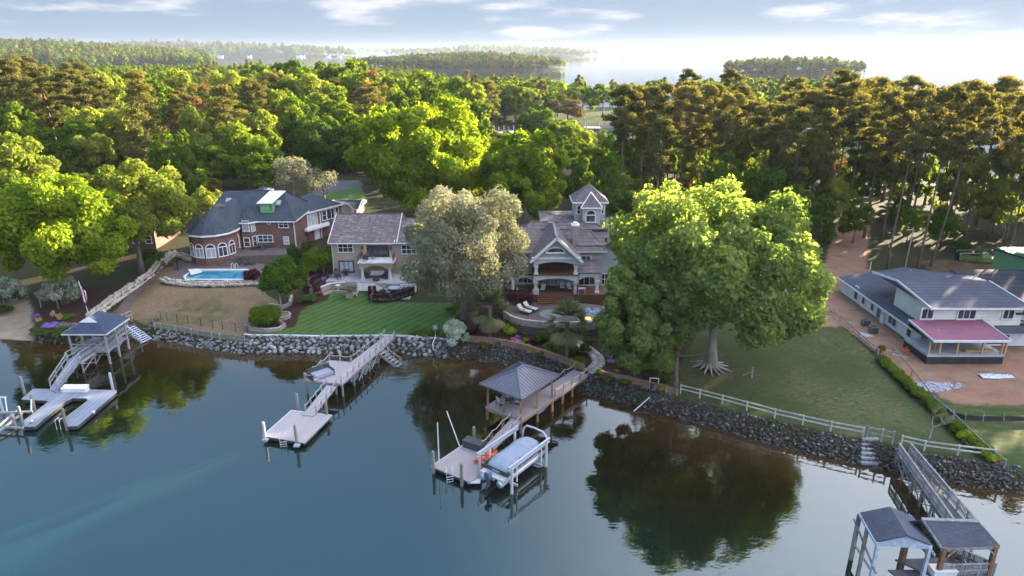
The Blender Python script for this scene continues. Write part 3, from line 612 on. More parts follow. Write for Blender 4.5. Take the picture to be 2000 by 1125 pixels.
for px in range(1545, 2010, 37):
    for Y in (118, 140):
        plant(PINES[rnd.choice([0, 1, 3, 3, 0])], px + rnd.uniform(-14, 14), 184 + rnd.uniform(-24, 34) - (Y - 118)*0.2 - (px > 1840)*14, Y + rnd.uniform(-6, 6), rnd.uniform(28, 42), RL, GP_R)
for px in range(2050, 3300, 40):
    for Y in (100, 118): plant(PINES[rnd.choice([0, 1, 3])], px, 170, Y + rnd.uniform(-7, 7) - (px-2050)*0.04, 34, RL, GP_R)  # unseen pines past the right frame edge, added to shade the dirt yard
# leafy rows, back to front
HL = ['fresh green leafy tree in the left woods', 'yellow green leafy tree in the left woods', 'deep green leafy tree in the left woods', 'bronze budding tree in the left woods', 'slender green tree in the left woods']
HM = ['fresh green leafy tree behind the middle houses', 'yellow green leafy tree behind the middle houses', 'deep green leafy tree behind the middle houses', 'bronze budding tree behind the middle houses', 'slender green tree behind the middle houses']
HR = ['fresh green leafy tree under the right pines', 'yellow green leafy tree under the right pines', 'deep green leafy tree under the right pines', 'bronze budding tree under the right pines', 'slender green tree under the right pines']
for k, px, yt, Y, h in [(1,210,146,196,40),(0,300,158,210,46),(1,330,138,230,34),(1,380,210,168,34),(0,22,205,160,40),(0,80,250,160,46),(0,150,238,158,44),(1,180,262,156,40),(3,385,170,205,36),(0,110,195,190,40),(1,60,190,186,34),
        (0,360,258,150,30),(0,500,300,150,34),(4,410,250,154,40),(1,250,210,166,40),(0,318,262,152,34)]: plant(HW[k], px, yt, Y, h, HL[k], GH_L)
for k, px, yt, Y, h in [(3,510,160,250,50),(1,450,140,245,34),(0,560,160,232,48),(1,600,146,240,44),(0,640,168,212,52),(1,505,215,178,36),(2,585,205,200,50),(0,655,215,200,30),(3,720,142,258,58),(0,690,118,258,36),(2,640,124,265,44),(0,575,120,275,40),
        (2,790,178,182,40),(2,860,176,190,44),(2,925,196,185,36),(2,770,200,160,38),(0,820,142,262,44),(0,760,150,240,40),(2,880,150,262,44),(1,920,165,250,34),(2,985,165,352,44),(1,1035,172,355,34),(3,1110,186,352,34),
        (2,560,125,300,34),(0,505,126,300,40),(1,530,136,280,30)]: plant(HW[k], px, yt, Y, h, HM[k], GH_M)
for k, px, yt, Y, h in [(0,1160,292,140,42),(2,1130,310,132,30),(0,1195,300,124,30),(1,1265,250,152,30),(0,1310,262,158,34),(1,1350,280,150,26),(0,1420,300,122,40),(0,1470,330,116,40),(2,1520,330,112,44),(4,1560,330,110,38),(2,1600,380,104,44),(1,1640,350,112,36),(0,1680,390,112,34),
        (2,1590,260,120,40),(0,1450,250,140,34),(1,1530,280,124,30),(0,1870,330,120,44),(1,1920,300,116,44),(0,1850,420,110,34),(4,1960,360,118,40),(1,2010,280,112,40),(2,1880,470,106,20),(2,1760,400,126,40),(2,1700,300,130,44),(0,1790,300,132,40)]: plant(HW[k], px, yt, Y, h, HR[k], 'leafy trees under the right pines')
LAWN_EX = gpoly([(545,430),(590,345),(720,340),(735,420)]); DRIVE_EX = gpoly([(1590,560),(1615,430),(1700,420),(1720,560)]); YARD_EX = gpoly([(1720,540),(1870,480),(2100,490),(2100,700),(1720,700)])
def inpoly(x, y, pl): return float(seg_dist(np.array([x]), np.array([y]), pl)[0]) > 0
def free(x, y, mind): return all((x-a)**2 + (y-b)**2 > mind*mind for a, b in taken)
# fill between the placed ones with more individuals
def fill(n, y0, y1, p0, p1, mix, labels, group, mind, hts, seed, dens=None):
    rg = random.Random(seed); c = 0; tries = 0
    while c < n and tries < n*40:
        tries += 1; Y = rg.uniform(y0, y1); px = rg.uniform(p0, p1); X = (px-1000)/FPX*Y
        if float(seg_dist(np.array([X]), np.array([Y]), MAIN)[0]) < 4 or not free(X, Y, mind) or inpoly(X, Y, LAWN_EX) or inpoly(X, Y, DRIVE_EX) or inpoly(X, Y, YARD_EX): continue
        k = rg.choice(mix); src, Hn, Rn = PINES[k-10] if k >= 10 else HW[k]; o = copy_tree(src); h = rg.uniform(*hts[0 if k >= 10 else 1])
        o.location = (X, Y, gz(X, Y) - .05); o.scale = (h/Hn*rg.uniform(.9, 1.2),)*2 + (h/Hn,); o.rotation_euler = (0, 0, rg.uniform(0, 6.28))
        o['label'] = labels[k] if k < 10 else labels[5]; o['group'] = group; taken.append((X, Y)); c += 1
fill(62, 152, 262, -60, 700, [0, 0, 1, 2, 4, 3, 10, 11, 12, 13], HL + [LP], GH_L, 7.5, [(20, 27), (13, 19)], 61)
fill(14, 140, 262, 700, 930, [0, 0, 1, 2, 4, 3], HM + ['dark pine behind the middle houses'], GH_M, 8, [(20, 24), (12, 17)], 62)
fill(34, 124, 190, 1190, 2040, [10, 11, 13, 10, 11, 13, 2, 0, 4], HR + [RL], GP_R, 5.5, [(19, 28), (8, 14)], 63)
far_leaf = tree_kind('hardwood_tree', 'leafy tree on the far bank of the back cove beside the lawn', 'tree', L_DEEP, BARK, 17, 6, 71, nl=14, per=22, s=1.15, zb=2, zmin=-0.8, lr=0.36, nlimb=4); put(far_leaf, 1180, 165, 375, 30, Hn=17, Rn=6)
far_leaf2 = tree_kind('hardwood_tree', 'yellow green tree on the far bank of the back cove', 'tree', L_MAPLE, BARK, 17, 6, 72, nl=14, per=22, s=1.15, zb=2, zmin=-0.8, lr=0.36, nlimb=4); put(far_leaf2, 1090, 160, 372, 28, Hn=17, Rn=6)
far_pine = tree_kind('pine_tree', 'dark pine on the far bank of the back cove', 'pine tree', L_PINE, BARK_P, 20, 4.2, 73, nl=12, per=22, s=1.0, zb=8, zmin=-0.7, lr=0.4, nlimb=4); put(far_pine, 1055, 150, 380, 16, Hn=20, Rn=4.2)
for k, px, yt, Y, h in [(far_leaf, 1140, 160, 372, 24), (far_leaf, 1085, 196, 366, 14)]:
    o = copy_tree(k); put(o, px, yt, Y, h, 1.0, Hn=17, Rn=6, label='small rounded tree standing on the lawn beyond the back cove', group='trees on the lawn beyond the back cove')

# ------------------------------------------------------------------ woods too many to count: instances on points
def forest(name, pts, sources, label=None):
    pts = np.array(pts); me = bpy.data.meshes.new(name); me.vertices.add(len(pts)); me.vertices.foreach_set('co', pts[:, :3].astype(np.float32).ravel())
    for nm, c in (('scl', 3), ('rot', 4), ('knd', 5)): me.attributes.new(nm, 'FLOAT', 'POINT').data.foreach_set('value', pts[:, c].astype(np.float32))
    o = link(name, me); ng = bpy.data.node_groups.new(name, 'GeometryNodeTree'); ng.interface.new_socket('Geometry', in_out='INPUT', socket_type='NodeSocketGeometry'); ng.interface.new_socket('Geometry', in_out='OUTPUT', socket_type='NodeSocketGeometry')
    T = NT(ng); gi = T.n('NodeGroupInput'); go = T.n('NodeGroupOutput'); jo = T.n('GeometryNodeJoinGeometry')
    def na(nm): a = T.n('GeometryNodeInputNamedAttribute', data_type='FLOAT'); a.inputs[0].default_value = nm; return a.outputs[0]
    cr = T.n('ShaderNodeCombineXYZ'); T.l(na('rot'), cr.inputs[2]); kn = na('knd'); sc_ = na('scl')
    for i, roots in enumerate(sources):
        sel = T.n('FunctionNodeCompare', data_type='FLOAT', operation='EQUAL'); T.l(kn, sel.inputs[0]); sel.inputs[1].default_value = i; sel.inputs[12 if len(sel.inputs) > 12 else -1].default_value = 0.1
        jj = T.n('GeometryNodeJoinGeometry')
        for ob in KIDS[roots.name]:
            oi = T.n('GeometryNodeObjectInfo', transform_space='ORIGINAL'); oi.inputs[0].default_value = ob; T.l(oi.outputs['Geometry'], jj.inputs[0])
        gi_ = T.n('GeometryNodeGeometryToInstance'); T.l(jj.outputs[0], gi_.inputs[0])
        ip = T.n('GeometryNodeInstanceOnPoints'); T.l(gi.outputs[0], ip.inputs[0]); T.l(sel.outputs[0], ip.inputs['Selection']); T.l(gi_.outputs[0], ip.inputs['Instance']); T.l(cr.outputs[0], ip.inputs['Rotation']); T.l(sc_, ip.inputs['Scale']); T.l(ip.outputs[0], jo.inputs[0])
    T.l(jo.outputs[0], go.inputs[0]); md = o.modifiers.new('instances', 'NODES'); md.node_group = ng; return tag(o, label, None, kind='stuff')
def scat(region, sp, seed, weights, s0, s1, cond=None, zmin=0.6):
    x0, x1, y0, y1 = region; g = np.random.default_rng(seed); X, Y = np.meshgrid(np.arange(x0, x1, sp), np.arange(y0, y1, sp)); X = X.ravel() + g.uniform(-.45, .45, X.size)*sp; Y = Y.ravel() + g.uniform(-.45, .45, Y.size)*sp
    k = (np.abs(X) < Y*0.86 + 30); X, Y = X[k], Y[k]; z, d = ground(X, Y, True); k = z > zmin
    if cond is not None: k &= cond(X, Y, d)
    X, Y, z = X[k], Y[k], z[k]; n = len(X); return np.stack([X, Y, z - 0.1, g.uniform(s0, s1, n), g.uniform(0, 6.28, n), g.choice(len(weights), n, p=np.array(weights)/sum(weights))], 1)
TK = np.array(taken)
def notk(X, Y, r=6.0):
    return np.array([((TK[:, 0]-a)**2 + (TK[:, 1]-b)**2).min() > r*r for a, b in zip(X, Y)]) if len(X) else np.zeros(0, bool)
mid = scat((-420, 10, 262, 900), 9.5, 81, [3, 1.4, 3, 0.8, 1.4, 0.25], 0.62, 0.9, lambda X, Y, d: (d > 3) & notk(X, Y))
mid2 = scat((-420, -120, 150, 262), 9.0, 82, [3, 1.4, 3, 0.8, 1.4, 1.8], 0.7, 1.0, lambda X, Y, d: (d > 3) & notk(X, Y))
forest('distant_woods', np.concatenate([mid, mid2]), [hwA, hwB, hwC, hwD, hwE, pineC], 'mixed leafy woods stretching back from the left houses')
cove = scat((-20, 260, 345, 475), 10, 83, [3, 2, 1.6], 0.7, 1.0, lambda X, Y, d: (d > 4) & ~((X > 18) & (X < 112) & (Y < 424)) & notk(X, Y))
forest('woods_beyond_cove', cove, [far_leaf, far_leaf2, far_pine], 'woods on the low point beyond the back cove')
isl = np.concatenate([scat((-360, 130, 1370, 1640), 10, 84, [2, 1.2, 2.4], 0.8, 1.2), scat((320, 580, 1060, 1230), 9, 85, [2, 1, 2], 0.75, 1.1), scat((700, 1100, 540, 700), 12, 92, [1, 1, 2], 0.8, 1.1)])
forest('wooded_islands', isl, [far_leaf, far_leaf2, far_pine], 'wooded islands standing in the lake')
hill = np.concatenate([scat((-2000, -600, 1250, 2300), 15, 86, [2, 2, 2], 1.0, 1.7), scat((-3400, -1200, 2450, 3550), 26, 87, [2, 1.5, 2], 1.6, 2.6), scat((-4300, -1000, 4800, 5600), 44, 88, [2, 1.5, 2], 2.2, 3.6),
                       scat((-1100, 800, 5680, 6350), 55, 89, [2, 1.5, 2], 1.8, 3.0), scat((80, 500, 4600, 4800), 26, 90, [2, 1, 2], 1.4, 2.2), scat((-4400, 4200, 7850, 8900), 80, 91, [2, 1.5, 2], 2.0, 3.4), scat((3400, 3800, 5960, 6060), 30, 93, [1, 1, 1], 1.3, 2)])
forest('far_hill_woods', hill, [far_leaf, far_leaf2, far_pine], 'wooded hills and far shores along the horizon')
und = scat((-150, 110, 112, 262), 5.2, 94, [3, 2, 3, 1.2], 0.20, 0.44, lambda X, Y, d: (d > 3) & (vnoise(X, Y, 18, 7) > 0.35) & ((X > 58) | (Y > 150) | ((X < -60) & (Y > 122)) | ((X > 18) & (Y > 112) & (X < 44))) & np.array([not (inpoly(a, b, LAWN_EX) or inpoly(a, b, DRIVE_EX) or inpoly(a, b, YARD_EX)) for a, b in zip(X, Y)]))
forest('undergrowth', und, [hwA, hwB, hwC, hwD], 'low leafy undergrowth beneath the woods')
# ------------------------------------------------------------------ building materials
WHITE = mat('white_paint', (0.72, 0.72, 0.70), (0.62, 0.62, 0.60), 1.5, 0.6)
TRIMG = mat('grey_white_trim', (0.55, 0.53, 0.50), (0.45, 0.43, 0.41), 1.5, 0.7)
GLASS = mat('window_glass', (0.020, 0.026, 0.032), (0.05, 0.06, 0.07), 0.8, 0.06, spec=0.9)
CURTAIN = mat('window_glass_with_blinds', (0.42, 0.46, 0.48), (0.28, 0.32, 0.36), 1.0, 0.15, spec=0.8)
BRICK = mat_rows('red_brown_brick', (0.20, 0.085, 0.060), (0.13, 0.060, 0.045), 0.085, 0.24, (0.20, 0.15, 0.13), 0.012, rnd_col=(0.085, 0.045, 0.036))
BRICK_P = mat_rows('brick_paving', (0.19, 0.14, 0.125), (0.13, 0.10, 0.095), 0.2, 0.4, (0.09, 0.07, 0.06), 0.02, axis='flat')
SHING_B = mat_rows('slate_blue_shingles', (0.068, 0.085, 0.105), (0.050, 0.062, 0.078), 0.28, 0.5, (0.032, 0.038, 0.046), 0.03, axis='roof', rnd_col=(0.040, 0.050, 0.062))
SHING_T = mat_rows('brown_grey_shingles', (0.21, 0.165, 0.155), (0.13, 0.105, 0.105), 0.30, 0.9, (0.075, 0.06, 0.06), 0.03, axis='roof', rnd_col=(0.27, 0.225, 0.20))
SHING_M = mat_rows('weathered_cedar_shakes', (0.185, 0.15, 0.145), (0.145, 0.118, 0.118), 0.45, 0.22, (0.075, 0.06, 0.06), 0.035, axis='roof', rnd_col=(0.22, 0.18, 0.17), offset=0.5)
SHING_W = mat_rows('charcoal_blue_shingles', (0.105, 0.110, 0.140), (0.080, 0.085, 0.108), 0.14, 0.34, (0.06, 0.065, 0.08), 0.015, axis='roof')
SHING_D = mat_rows('dark_shingles', (0.052, 0.058, 0.070), (0.038, 0.042, 0.052), 0.2, 0.4, (0.025, 0.027, 0.032), 0.02, axis='roof')
STUCCO = mat('tan_stucco', (0.36, 0.29, 0.225), (0.31, 0.245, 0.19), 0.8, 0.9, bstr=0.1)
STUCCO2 = mat('golden_stucco', (0.42, 0.31, 0.17), (0.36, 0.26, 0.15), 0.8, 0.9, bstr=0.1)
GREYW = mat('grey_stucco', (0.36, 0.37, 0.36), (0.30, 0.31, 0.30), 0.8, 0.9, bstr=0.1)
SIDING = mat_rows('cream_lap_siding', (0.85, 0.84, 0.74), (0.82, 0.81, 0.71), 0.18, 9.0, (0.42, 0.42, 0.36), 0.02, rough=0.6)
WHBRICK = mat_rows('white_painted_brick', (0.87, 0.88, 0.89), (0.82, 0.83, 0.85), 0.09, 0.24, (0.52, 0.53, 0.55), 0.01, rough=0.7)
STONE = mat_rows('cut_stone', (0.46, 0.42, 0.36), (0.32, 0.29, 0.25), 0.16, 0.4, (0.2, 0.18, 0.16), 0.03)
STONE_P = mat('pale_stone', (0.48, 0.43, 0.36), (0.30, 0.26, 0.21), 1.8, 0.9, bstr=0.3, rnd=0.2)
PAVER = mat_rows('pale_pavers', (0.42, 0.41, 0.40), (0.35, 0.34, 0.33), 0.5, 0.8, (0.25, 0.24, 0.23), 0.02, axis='flat')
CONC = mat('concrete', (0.42, 0.42, 0.42), (0.34, 0.34, 0.35), 1.2, 0.9)
FOUND = mat('black_foundation_coating', (0.02, 0.02, 0.022), (0.035, 0.033, 0.032), 2, 0.7)
MAHOG = mat('red_brown_wood_deck', (0.16, 0.070, 0.040), (0.11, 0.050, 0.030), 3, 0.55, sc=(0.3, 3, 1))
LUMBER = mat('fresh_lumber', (0.52, 0.34, 0.16), (0.44, 0.28, 0.13), 3, 0.7, sc=(3, 3, 0.3))
GREENSH = mat('green_sheathing', (0.12, 0.26, 0.12), (0.10, 0.22, 0.10), 2, 0.7)
UNDERL = mat('magenta_roof_underlayment', (0.235, 0.070, 0.115), (0.19, 0.060, 0.10), 0.7, 0.6)
IRON = mat('dark_iron', (0.03, 0.03, 0.032), (0.05, 0.048, 0.045), 3, 0.5, 0.3)
GREYM = mat('grey_metal', (0.22, 0.23, 0.25), (0.16, 0.165, 0.18), 3, 0.45, 0.5)
WICKER = mat('dark_wicker', (0.07, 0.06, 0.055), (0.04, 0.035, 0.03), 9, 0.8)
CUSH = mat('cream_cushion', (0.62, 0.58, 0.50), (0.52, 0.48, 0.42), 2, 0.9)
HEDGEM = L_PURPLE

def win(par, o, w, h, nx=2, ny=1, n='f', fm=None, gm=None, arch=0.0, fw=0.10, name='window', dp=0.09):
    """window: frame with its own panes. o = lower left corner on the wall, n = wall the outside looks to"""
    fm = fm or WHITE; gm = gm or GLASS
    R, Nn = {'f': (Vector((1, 0, 0)), Vector((0, -1, 0))), 'l': (Vector((0, -1, 0)), Vector((-1, 0, 0))), 'r': (Vector((0, 1, 0)), Vector((1, 0, 0)))}.get(n, (None, None)) if isinstance(n, str) else n
    o = Vector(o); U = Vector((0, 0, 1)); f = M(); hs = h
    def b(a0, a1, c0, c1, d0, d1, mb):
        P = [o + R*a + U*c + Nn*d for d in (d0, d1) for a, c in ((a0, c0), (a1, c0), (a1, c1), (a0, c1))]; k = len(mb.v); mb.v += [tuple(p) for p in P]
        mb.f += [(k, k+1, k+2, k+3), (k+7, k+6, k+5, k+4), (k, k+4, k+5, k+1), (k+1, k+5, k+6, k+2), (k+2, k+6, k+7, k+3), (k+3, k+7, k+4, k)]
    b(-fw/2, fw/2, 0, h, -0.02, dp, f); b(w-fw/2, w+fw/2, 0, h, -0.02, dp, f); b(-fw/2-.03, w+fw/2+.03, -fw, 0.0, -0.02, dp+.04, f)
    if not arch: b(-fw/2, w+fw/2, h, h+fw, -0.02, dp, f)
    else:
        A = [(w/2 - math.cos(math.pi*i/10)*w/2, h + math.sin(math.pi*i/10)*arch) for i in range(11)]
        for (a, c), (a2, c2) in zip(A, A[1:]): f.bar(o + R*a + U*c + Nn*dp*.5, o + R*a2 + U*c2 + Nn*dp*.5, fw, dp, Nn)
        b(0, w, h - fw/2, h + fw/2, -0.02, dp*.9, f)
    for i in range(1, nx): b(w*i/nx - .035, w*i/nx + .035, 0, h, -0.02, dp*.8, f)
    for j in range(1, ny): b(0, w, h*j/ny - .03, h*j/ny + .03, -0.02, dp*.75, f)
    fo = f.build(name, fm, par, world=True)
    for i in range(nx):
        for j in range(ny):
            p = M(); b(w*i/nx + .02, w*(i+1)/nx - .02, h*j/ny + .02, h*(j+1)/ny - .02, -0.01, 0.03, p); p.build('pane', gm, fo, world=True)
    if arch:
        p = M(); p.poly([o + R*a + U*c + Nn*0.03 for a, c in A]); p.build('pane', GLASS, fo, world=True)
    return fo
def hip(par, x0, x1, y0, y1, ze, zr, rx0, rx1, yr, m, ov=0.4, th=0.18, fasc=None, name='roof', sub=True):
    """roof with a ridge; rx0 == x0 gives a gable end"""
    gx0 = x0 - ov if rx0 > x0 else x0 - ov; e = [(x0-ov, y0-ov), (x1+ov, y0-ov), (x1+ov, y1+ov), (x0-ov, y1+ov)]
    a = Vector((rx0 if rx0 > x0 else x0-ov, yr, zr)); c = Vector((rx1 if rx1 < x1 else x1+ov, yr, zr)); E_ = [Vector((p[0], p[1], ze)) for p in e]
    r = M(); r.poly([E_[0], E_[1], c, a]); r.poly([E_[2], E_[3], a, c]); r.poly([E_[1], E_[2], c]); r.poly([E_[3], E_[0], a]); r.poly([E_[3], E_[2], E_[1], E_[0]])
    ro = r.build(name, m, par, world=True); f = M()
    for p, q in zip(E_, E_[1:] + E_[:1]): f.bar(p - Vector((0, 0, th/2 + .01)), q - Vector((0, 0, th/2 + .01)), 0.08, th)
    if rx0 <= x0:
        for p in (E_[0], E_[3]): f.bar(p, a, 0.1, 0.2)
    if rx1 >= x1:
        for p in (E_[1], E_[2]): f.bar(p, c, 0.1, 0.2)
    f.build('fascia', fasc or WHITE, par, world=True)
    k = M(); k.bar(a + Vector((0, 0, .03)), c + Vector((0, 0, .03)), 0.3, 0.08)
    for p, q in ((E_[0], a), (E_[3], a), (E_[1], c), (E_[2], c)): k.bar(p + Vector((0, 0, .02)), q + Vector((0, 0, .02)), 0.28, 0.07)
    k.build('ridge_cap', m, ro, world=True); return ro
def X_(px, py, Y): return aty(px, py, Y)[0]
def PW(px, py, Y): a = aty(px, py, Y); return Vector((a[0], Y, a[1]))

# ------------------------------------------------------------------ tan house
Y = 99.6; xl = X_(650, 500, Y); xr = X_(872, 500, Y); ze = zof(473, Y); zb = 2.7
tan = thing('tan_house', 'two storey tan stucco house with brown shingle gable roof and arched balcony', 'house', ((xl+xr)/2, 104, zb))
M().box(xl, xr, Y, 111, 1.6, ze).build('wall', STUCCO, tan, world=True)
hip(tan, xl, X_(770, 473, Y), Y, 111.5, ze, zof(417, 105.6), xl, X_(770, 473, Y), 105.6, SHING_T, 0.45)
hip(tan, X_(770, 473, Y) + .5, xr, Y + .05, 111, ze, zof(427, 105.6), X_(770, 473, Y) + .5, xr, 105.6, SHING_T, 0.43)
def wpx(par, Yw, x0, x1, y0, y1, **k):
    a = PW(x0, y1, Yw); b_ = PW(x1, y0, Yw); return win(par, (a.x, Yw, a.z), b_.x - a.x, b_.z - a.z, **k)
wpx(tan, Y, 661, 688.5, 475, 492, nx=3, ny=2); wpx(tan, Y, 785, 812, 479, 495, nx=3, ny=2); wpx(tan, Y, 787, 812, 514, 532, nx=3, ny=2)
wpx(tan, Y, 664, 690, 511, 530, nx=3, gm=CURTAIN, fm=IRON, fw=0.16, name='french_door')
wpx(tan, Y + .01, 719, 758, 478, 499, nx=4, fm=IRON, fw=0.14, name='glass_door')
xa, xb = X_(697, 520, 97.4), X_(767, 520, 97.4); zd = zof(514, 96.8)
M().box(xa + .3, xb - .3, Y - .35, Y - .01, zd, ze - .05).box(X_(719, 490, Y) - .1, X_(758, 490, Y) + .1, Y - .36, Y - .34, zd, zd + .01).build('door_surround', STUCCO2, tan, world=True).hide_render = False
# the surround is two side piers and a head, so the doors show between them
bpy.data.objects.remove(bpy.data.objects['door_surround'], do_unlink=True)
xg0, xg1 = X_(717, 490, Y), X_(761, 490, Y)
M().box(xa + .4, xg0, Y - .3, Y - .01, zd, ze - .1).box(xg1, xb - .4, Y - .3, Y - .01, zd, ze - .1).box(xg0, xg1, Y - .3, Y - .01, zof(478, Y), ze - .1).build('door_surround', STUCCO2, tan, world=True)
Yb = 96.4; xa, xb = X_(697, 512, Yb), X_(768, 512, Yb); zd = zof(513, Yb)
M().box(xa, xb, Yb, Y - .31, zd - .22, zd).build('balcony_floor', TRIMG, tan, world=True)
arch = M(); n = 14; x0, x1 = xa + .25, xb - .25; zs, zt_ = zd - .95, zd - .23
pts = [(x0, zd - .23), (x0, zd - 1.0), (x0 + .7, zd - 1.0)] + [(x0 + .7 + (x1 - x0 - 1.4)*i/n, zd - 1.0 + .55*math.sin(math.pi*i/n)) for i in range(1, n)] + [(x1 - .7, zd - 1.0), (x1, zd - 1.0), (x1, zd - .23)]
for i in range(2, len(pts) - 3): (a, c), (a2, c2) = pts[i], pts[i+1]; arch.prism([(a, Yb + .1), (a2, Yb + .1), (a2, Yb + .4), (a, Yb + .4)], 0, 1); k = len(arch.v) - 8; arch.v[k:] = [(x, y, (c if abs(x-a) < 1e-6 else c2) if z == 0 else zd - .23) for x, y, z in arch.v[k:]]
arch.box(x0, x0 + .7, Yb + .1, Yb + .4, zd - 1.0, zd - .23).box(x1 - .7, x1, Yb + .1, Yb + .4, zd - 1.0, zd - .23)
arch.build('arch', STUCCO2, tan, world=True)
zp = 2.9
col = M().lathe((0, 0, 0), [(0.34, 0), (0.30, .15), (0.25, .3), (0.21, zd - 1.0 - zp - .2), (0.28, zd - 1.0 - zp)], 12).build('column', TRIMG, tan)
col.location = Vector((x0 + .4, Yb + .25, zp)) - tan.location; piece(col, Vector((x1 - .4, Yb + .25, zp)) - tan.location)
rl = M()
for xx in (xa + .08, xb - .08):
    rl.bar((xx, Yb + .1, zd + 1.0), (xx, Y - .35, zd + 1.0), .07)
    for i in range(5): rl.bar((xx, Yb + .1 + i*.55, zd), (xx, Yb + .1 + i*.55, zd + 1.0), .06)
    rl.bar((xx, Yb + .1, zd + .2), (xx, Yb + 1.2, zd + .9), .05).bar((xx, Yb + 1.2, zd + .2), (xx, Yb + .1, zd + .9), .05)
rl.build('railing', LUMBER if False else MAHOG, tan, world=True)
M().poly([(xa + .1, Yb + .08, zd), (xb - .1, Yb + .08, zd), (xb - .1, Yb + .08, zd + .95), (xa + .1, Yb + .08, zd + .95)]).bar((xa, Yb + .08, zd + .98), (xb, Yb + .08, zd + .98), .03)
for xx in (X_(709, 490, Y), X_(764, 490, Y)): M().box(xx - .1, xx + .1, Y - .48, Y - .31, zof(486, Y), zof(479, Y)).build('wall_lantern', IRON, tan, world=True)
M().box(xl - .08, xl + .04, Y - .1, Y + .02, 2.2, ze).build('downspout', TRIMG, tan, world=True)
M().tube([(X_(722, 430, 103), 103.2, zof(432, 103)), (X_(722, 430, 103), 103.2, zof(432, 103) + .7)], .09, 8).build('roof_vent', GREYM, tan, world=True)
# patio and its steps
patio = thing('stone_patio', 'pale stone patio with wide steps in front of the tan house', 'patio', (-18, 90, 2))
pz = 2.9; pf = lambda px, py: Vector(at(px, py, pz))
pp = [tuple(at(*q, pz)) for q in [(636, 549), (660, 526), (820, 530), (830, 545), (790, 553), (720, 551)]]
M().prism(pp, 1.2, pz).build('patio_slab', PAVER, patio, world=True)
for i in range(8):
    z = pz - .16*(i+1); a = at(698 - i*0.4, 553 + i*3.4, z); b_ = at(737 + [0, 3, 6, 9, 4, 0, -6, -8][i], 554 + i*3.4, z)
    M().box(a[0], b_[0], a[1] - .12, a[1] + .9, z - .16, z).build('step', TRIMG, patio, world=True)
for i in range(5):
    z = pz - .16*(i+1); a = at(781, 556 + i*3.4, z); b_ = at(812, 556 + i*3.4, z)
    M().box(a[0], b_[0], a[1] - .12, a[1] + .9, z - .16, z).build('step', TRIMG, patio, world=True)
lp = [tuple(at(*q, 1.9)) for q in [(724, 581), (737, 568), (782, 566), (805, 574), (800, 584)]]
M().prism(lp, 1.0, 1.95).build('lower_landing', PAVER, patio, world=True)
M().prism([tuple(at(*q, 2.8)) for q in [(735, 552), (780, 554), (780, 556), (735, 554)]], 1.8, 2.86).build('retaining_wall', STUCCO, patio, world=True)
def soft_hedge(name, label, cat, path, w, h, m=None, s=0.10, dens=420, group=None, pz_=None):
    """clipped hedge: a body of small leaves on a rounded box that follows the path"""
    g = np.random.default_rng(len(label)); P = []; Nr = []
    pts = [Vector(p) for p in path]
    core = M()
    for a, b_ in zip(pts, pts[1:]):
        L = (b_ - a).length; n = int(dens*L); t = g.random(n); d = (b_ - a).normalized(); r = Vector((-d.y, d.x, 0)); th = g.uniform(-0.35, math.pi + .35, n)
        ex = np.sign(np.cos(th))*np.abs(np.cos(th))**0.45*w/2; ez = np.clip(np.sin(th), -.2, 1); ez = np.sign(ez)*np.abs(ez)**0.5*h*.62 + h*.38; ez = np.maximum(ez, 0.02)
        A = np.array(a)[None] + np.outer(t, np.array(b_ - a)); A += np.outer(ex*(1 + g.normal(0, .05, n)), np.array(r)); A[:, 2] += ez*(1 + g.normal(0, .03, n)); P.append(A); Nr.append(np.outer(np.cos(th), np.array(r)) + np.outer(np.sin(th), [0, 0, 1]) + g.normal(0, .35, (n, 3)))
        core.bar(a + Vector((0, 0, h*.44)), b_ + Vector((0, 0, h*.44)), w*.8, h*.86)
    P = np.concatenate(P); Nr = np.concatenate(Nr); Nr /= np.linalg.norm(Nr, axis=1)[:, None]; r = thing(name, label, cat, pts[0], group=group)
    lv = link('foliage', leaves_mesh('foliage', P - np.array(pts[0]), Nr, s*g.uniform(.6, 1.3, len(P)), g.random(len(P)), m or L_PURPLE, .6)); lv.parent = r
    core.build('stems', BARK, r, world=True); return r
soft_hedge('hedge', 'clipped dark burgundy hedge bordering the lower landing of the tan house', 'hedge', [atg(727, 571), atg(729, 588), atg(762, 588), atg(790, 580), atg(806, 573)], 1.1, 1.1)
soft_hedge('hedge', 'curved dark burgundy hedge on the slope left of the tan house patio', 'hedge', [atg(622, 549), atg(606, 556), atg(602, 566), atg(612, 577), atg(624, 574)], 1.2, 1.2)
soft_hedge('flower_mound', 'upper strip of violet flowers on the slope beside the tan house patio', 'flowers', [atg(626, 548), atg(634, 545)], 1.0, .35, L_FLOWV, .08)
soft_hedge('flower_mound', 'long strip of violet flowers behind the white bird bath', 'flowers', [atg(640, 556), atg(660, 556)], .8, .35, L_FLOWV, .08)
soft_hedge('low_wall', 'low tan garden wall curving right of the burgundy hedge', 'wall', [atg(630, 568), atg(650, 564), atg(672, 566)], .4, .5, L_STRAW, .05) if False else None
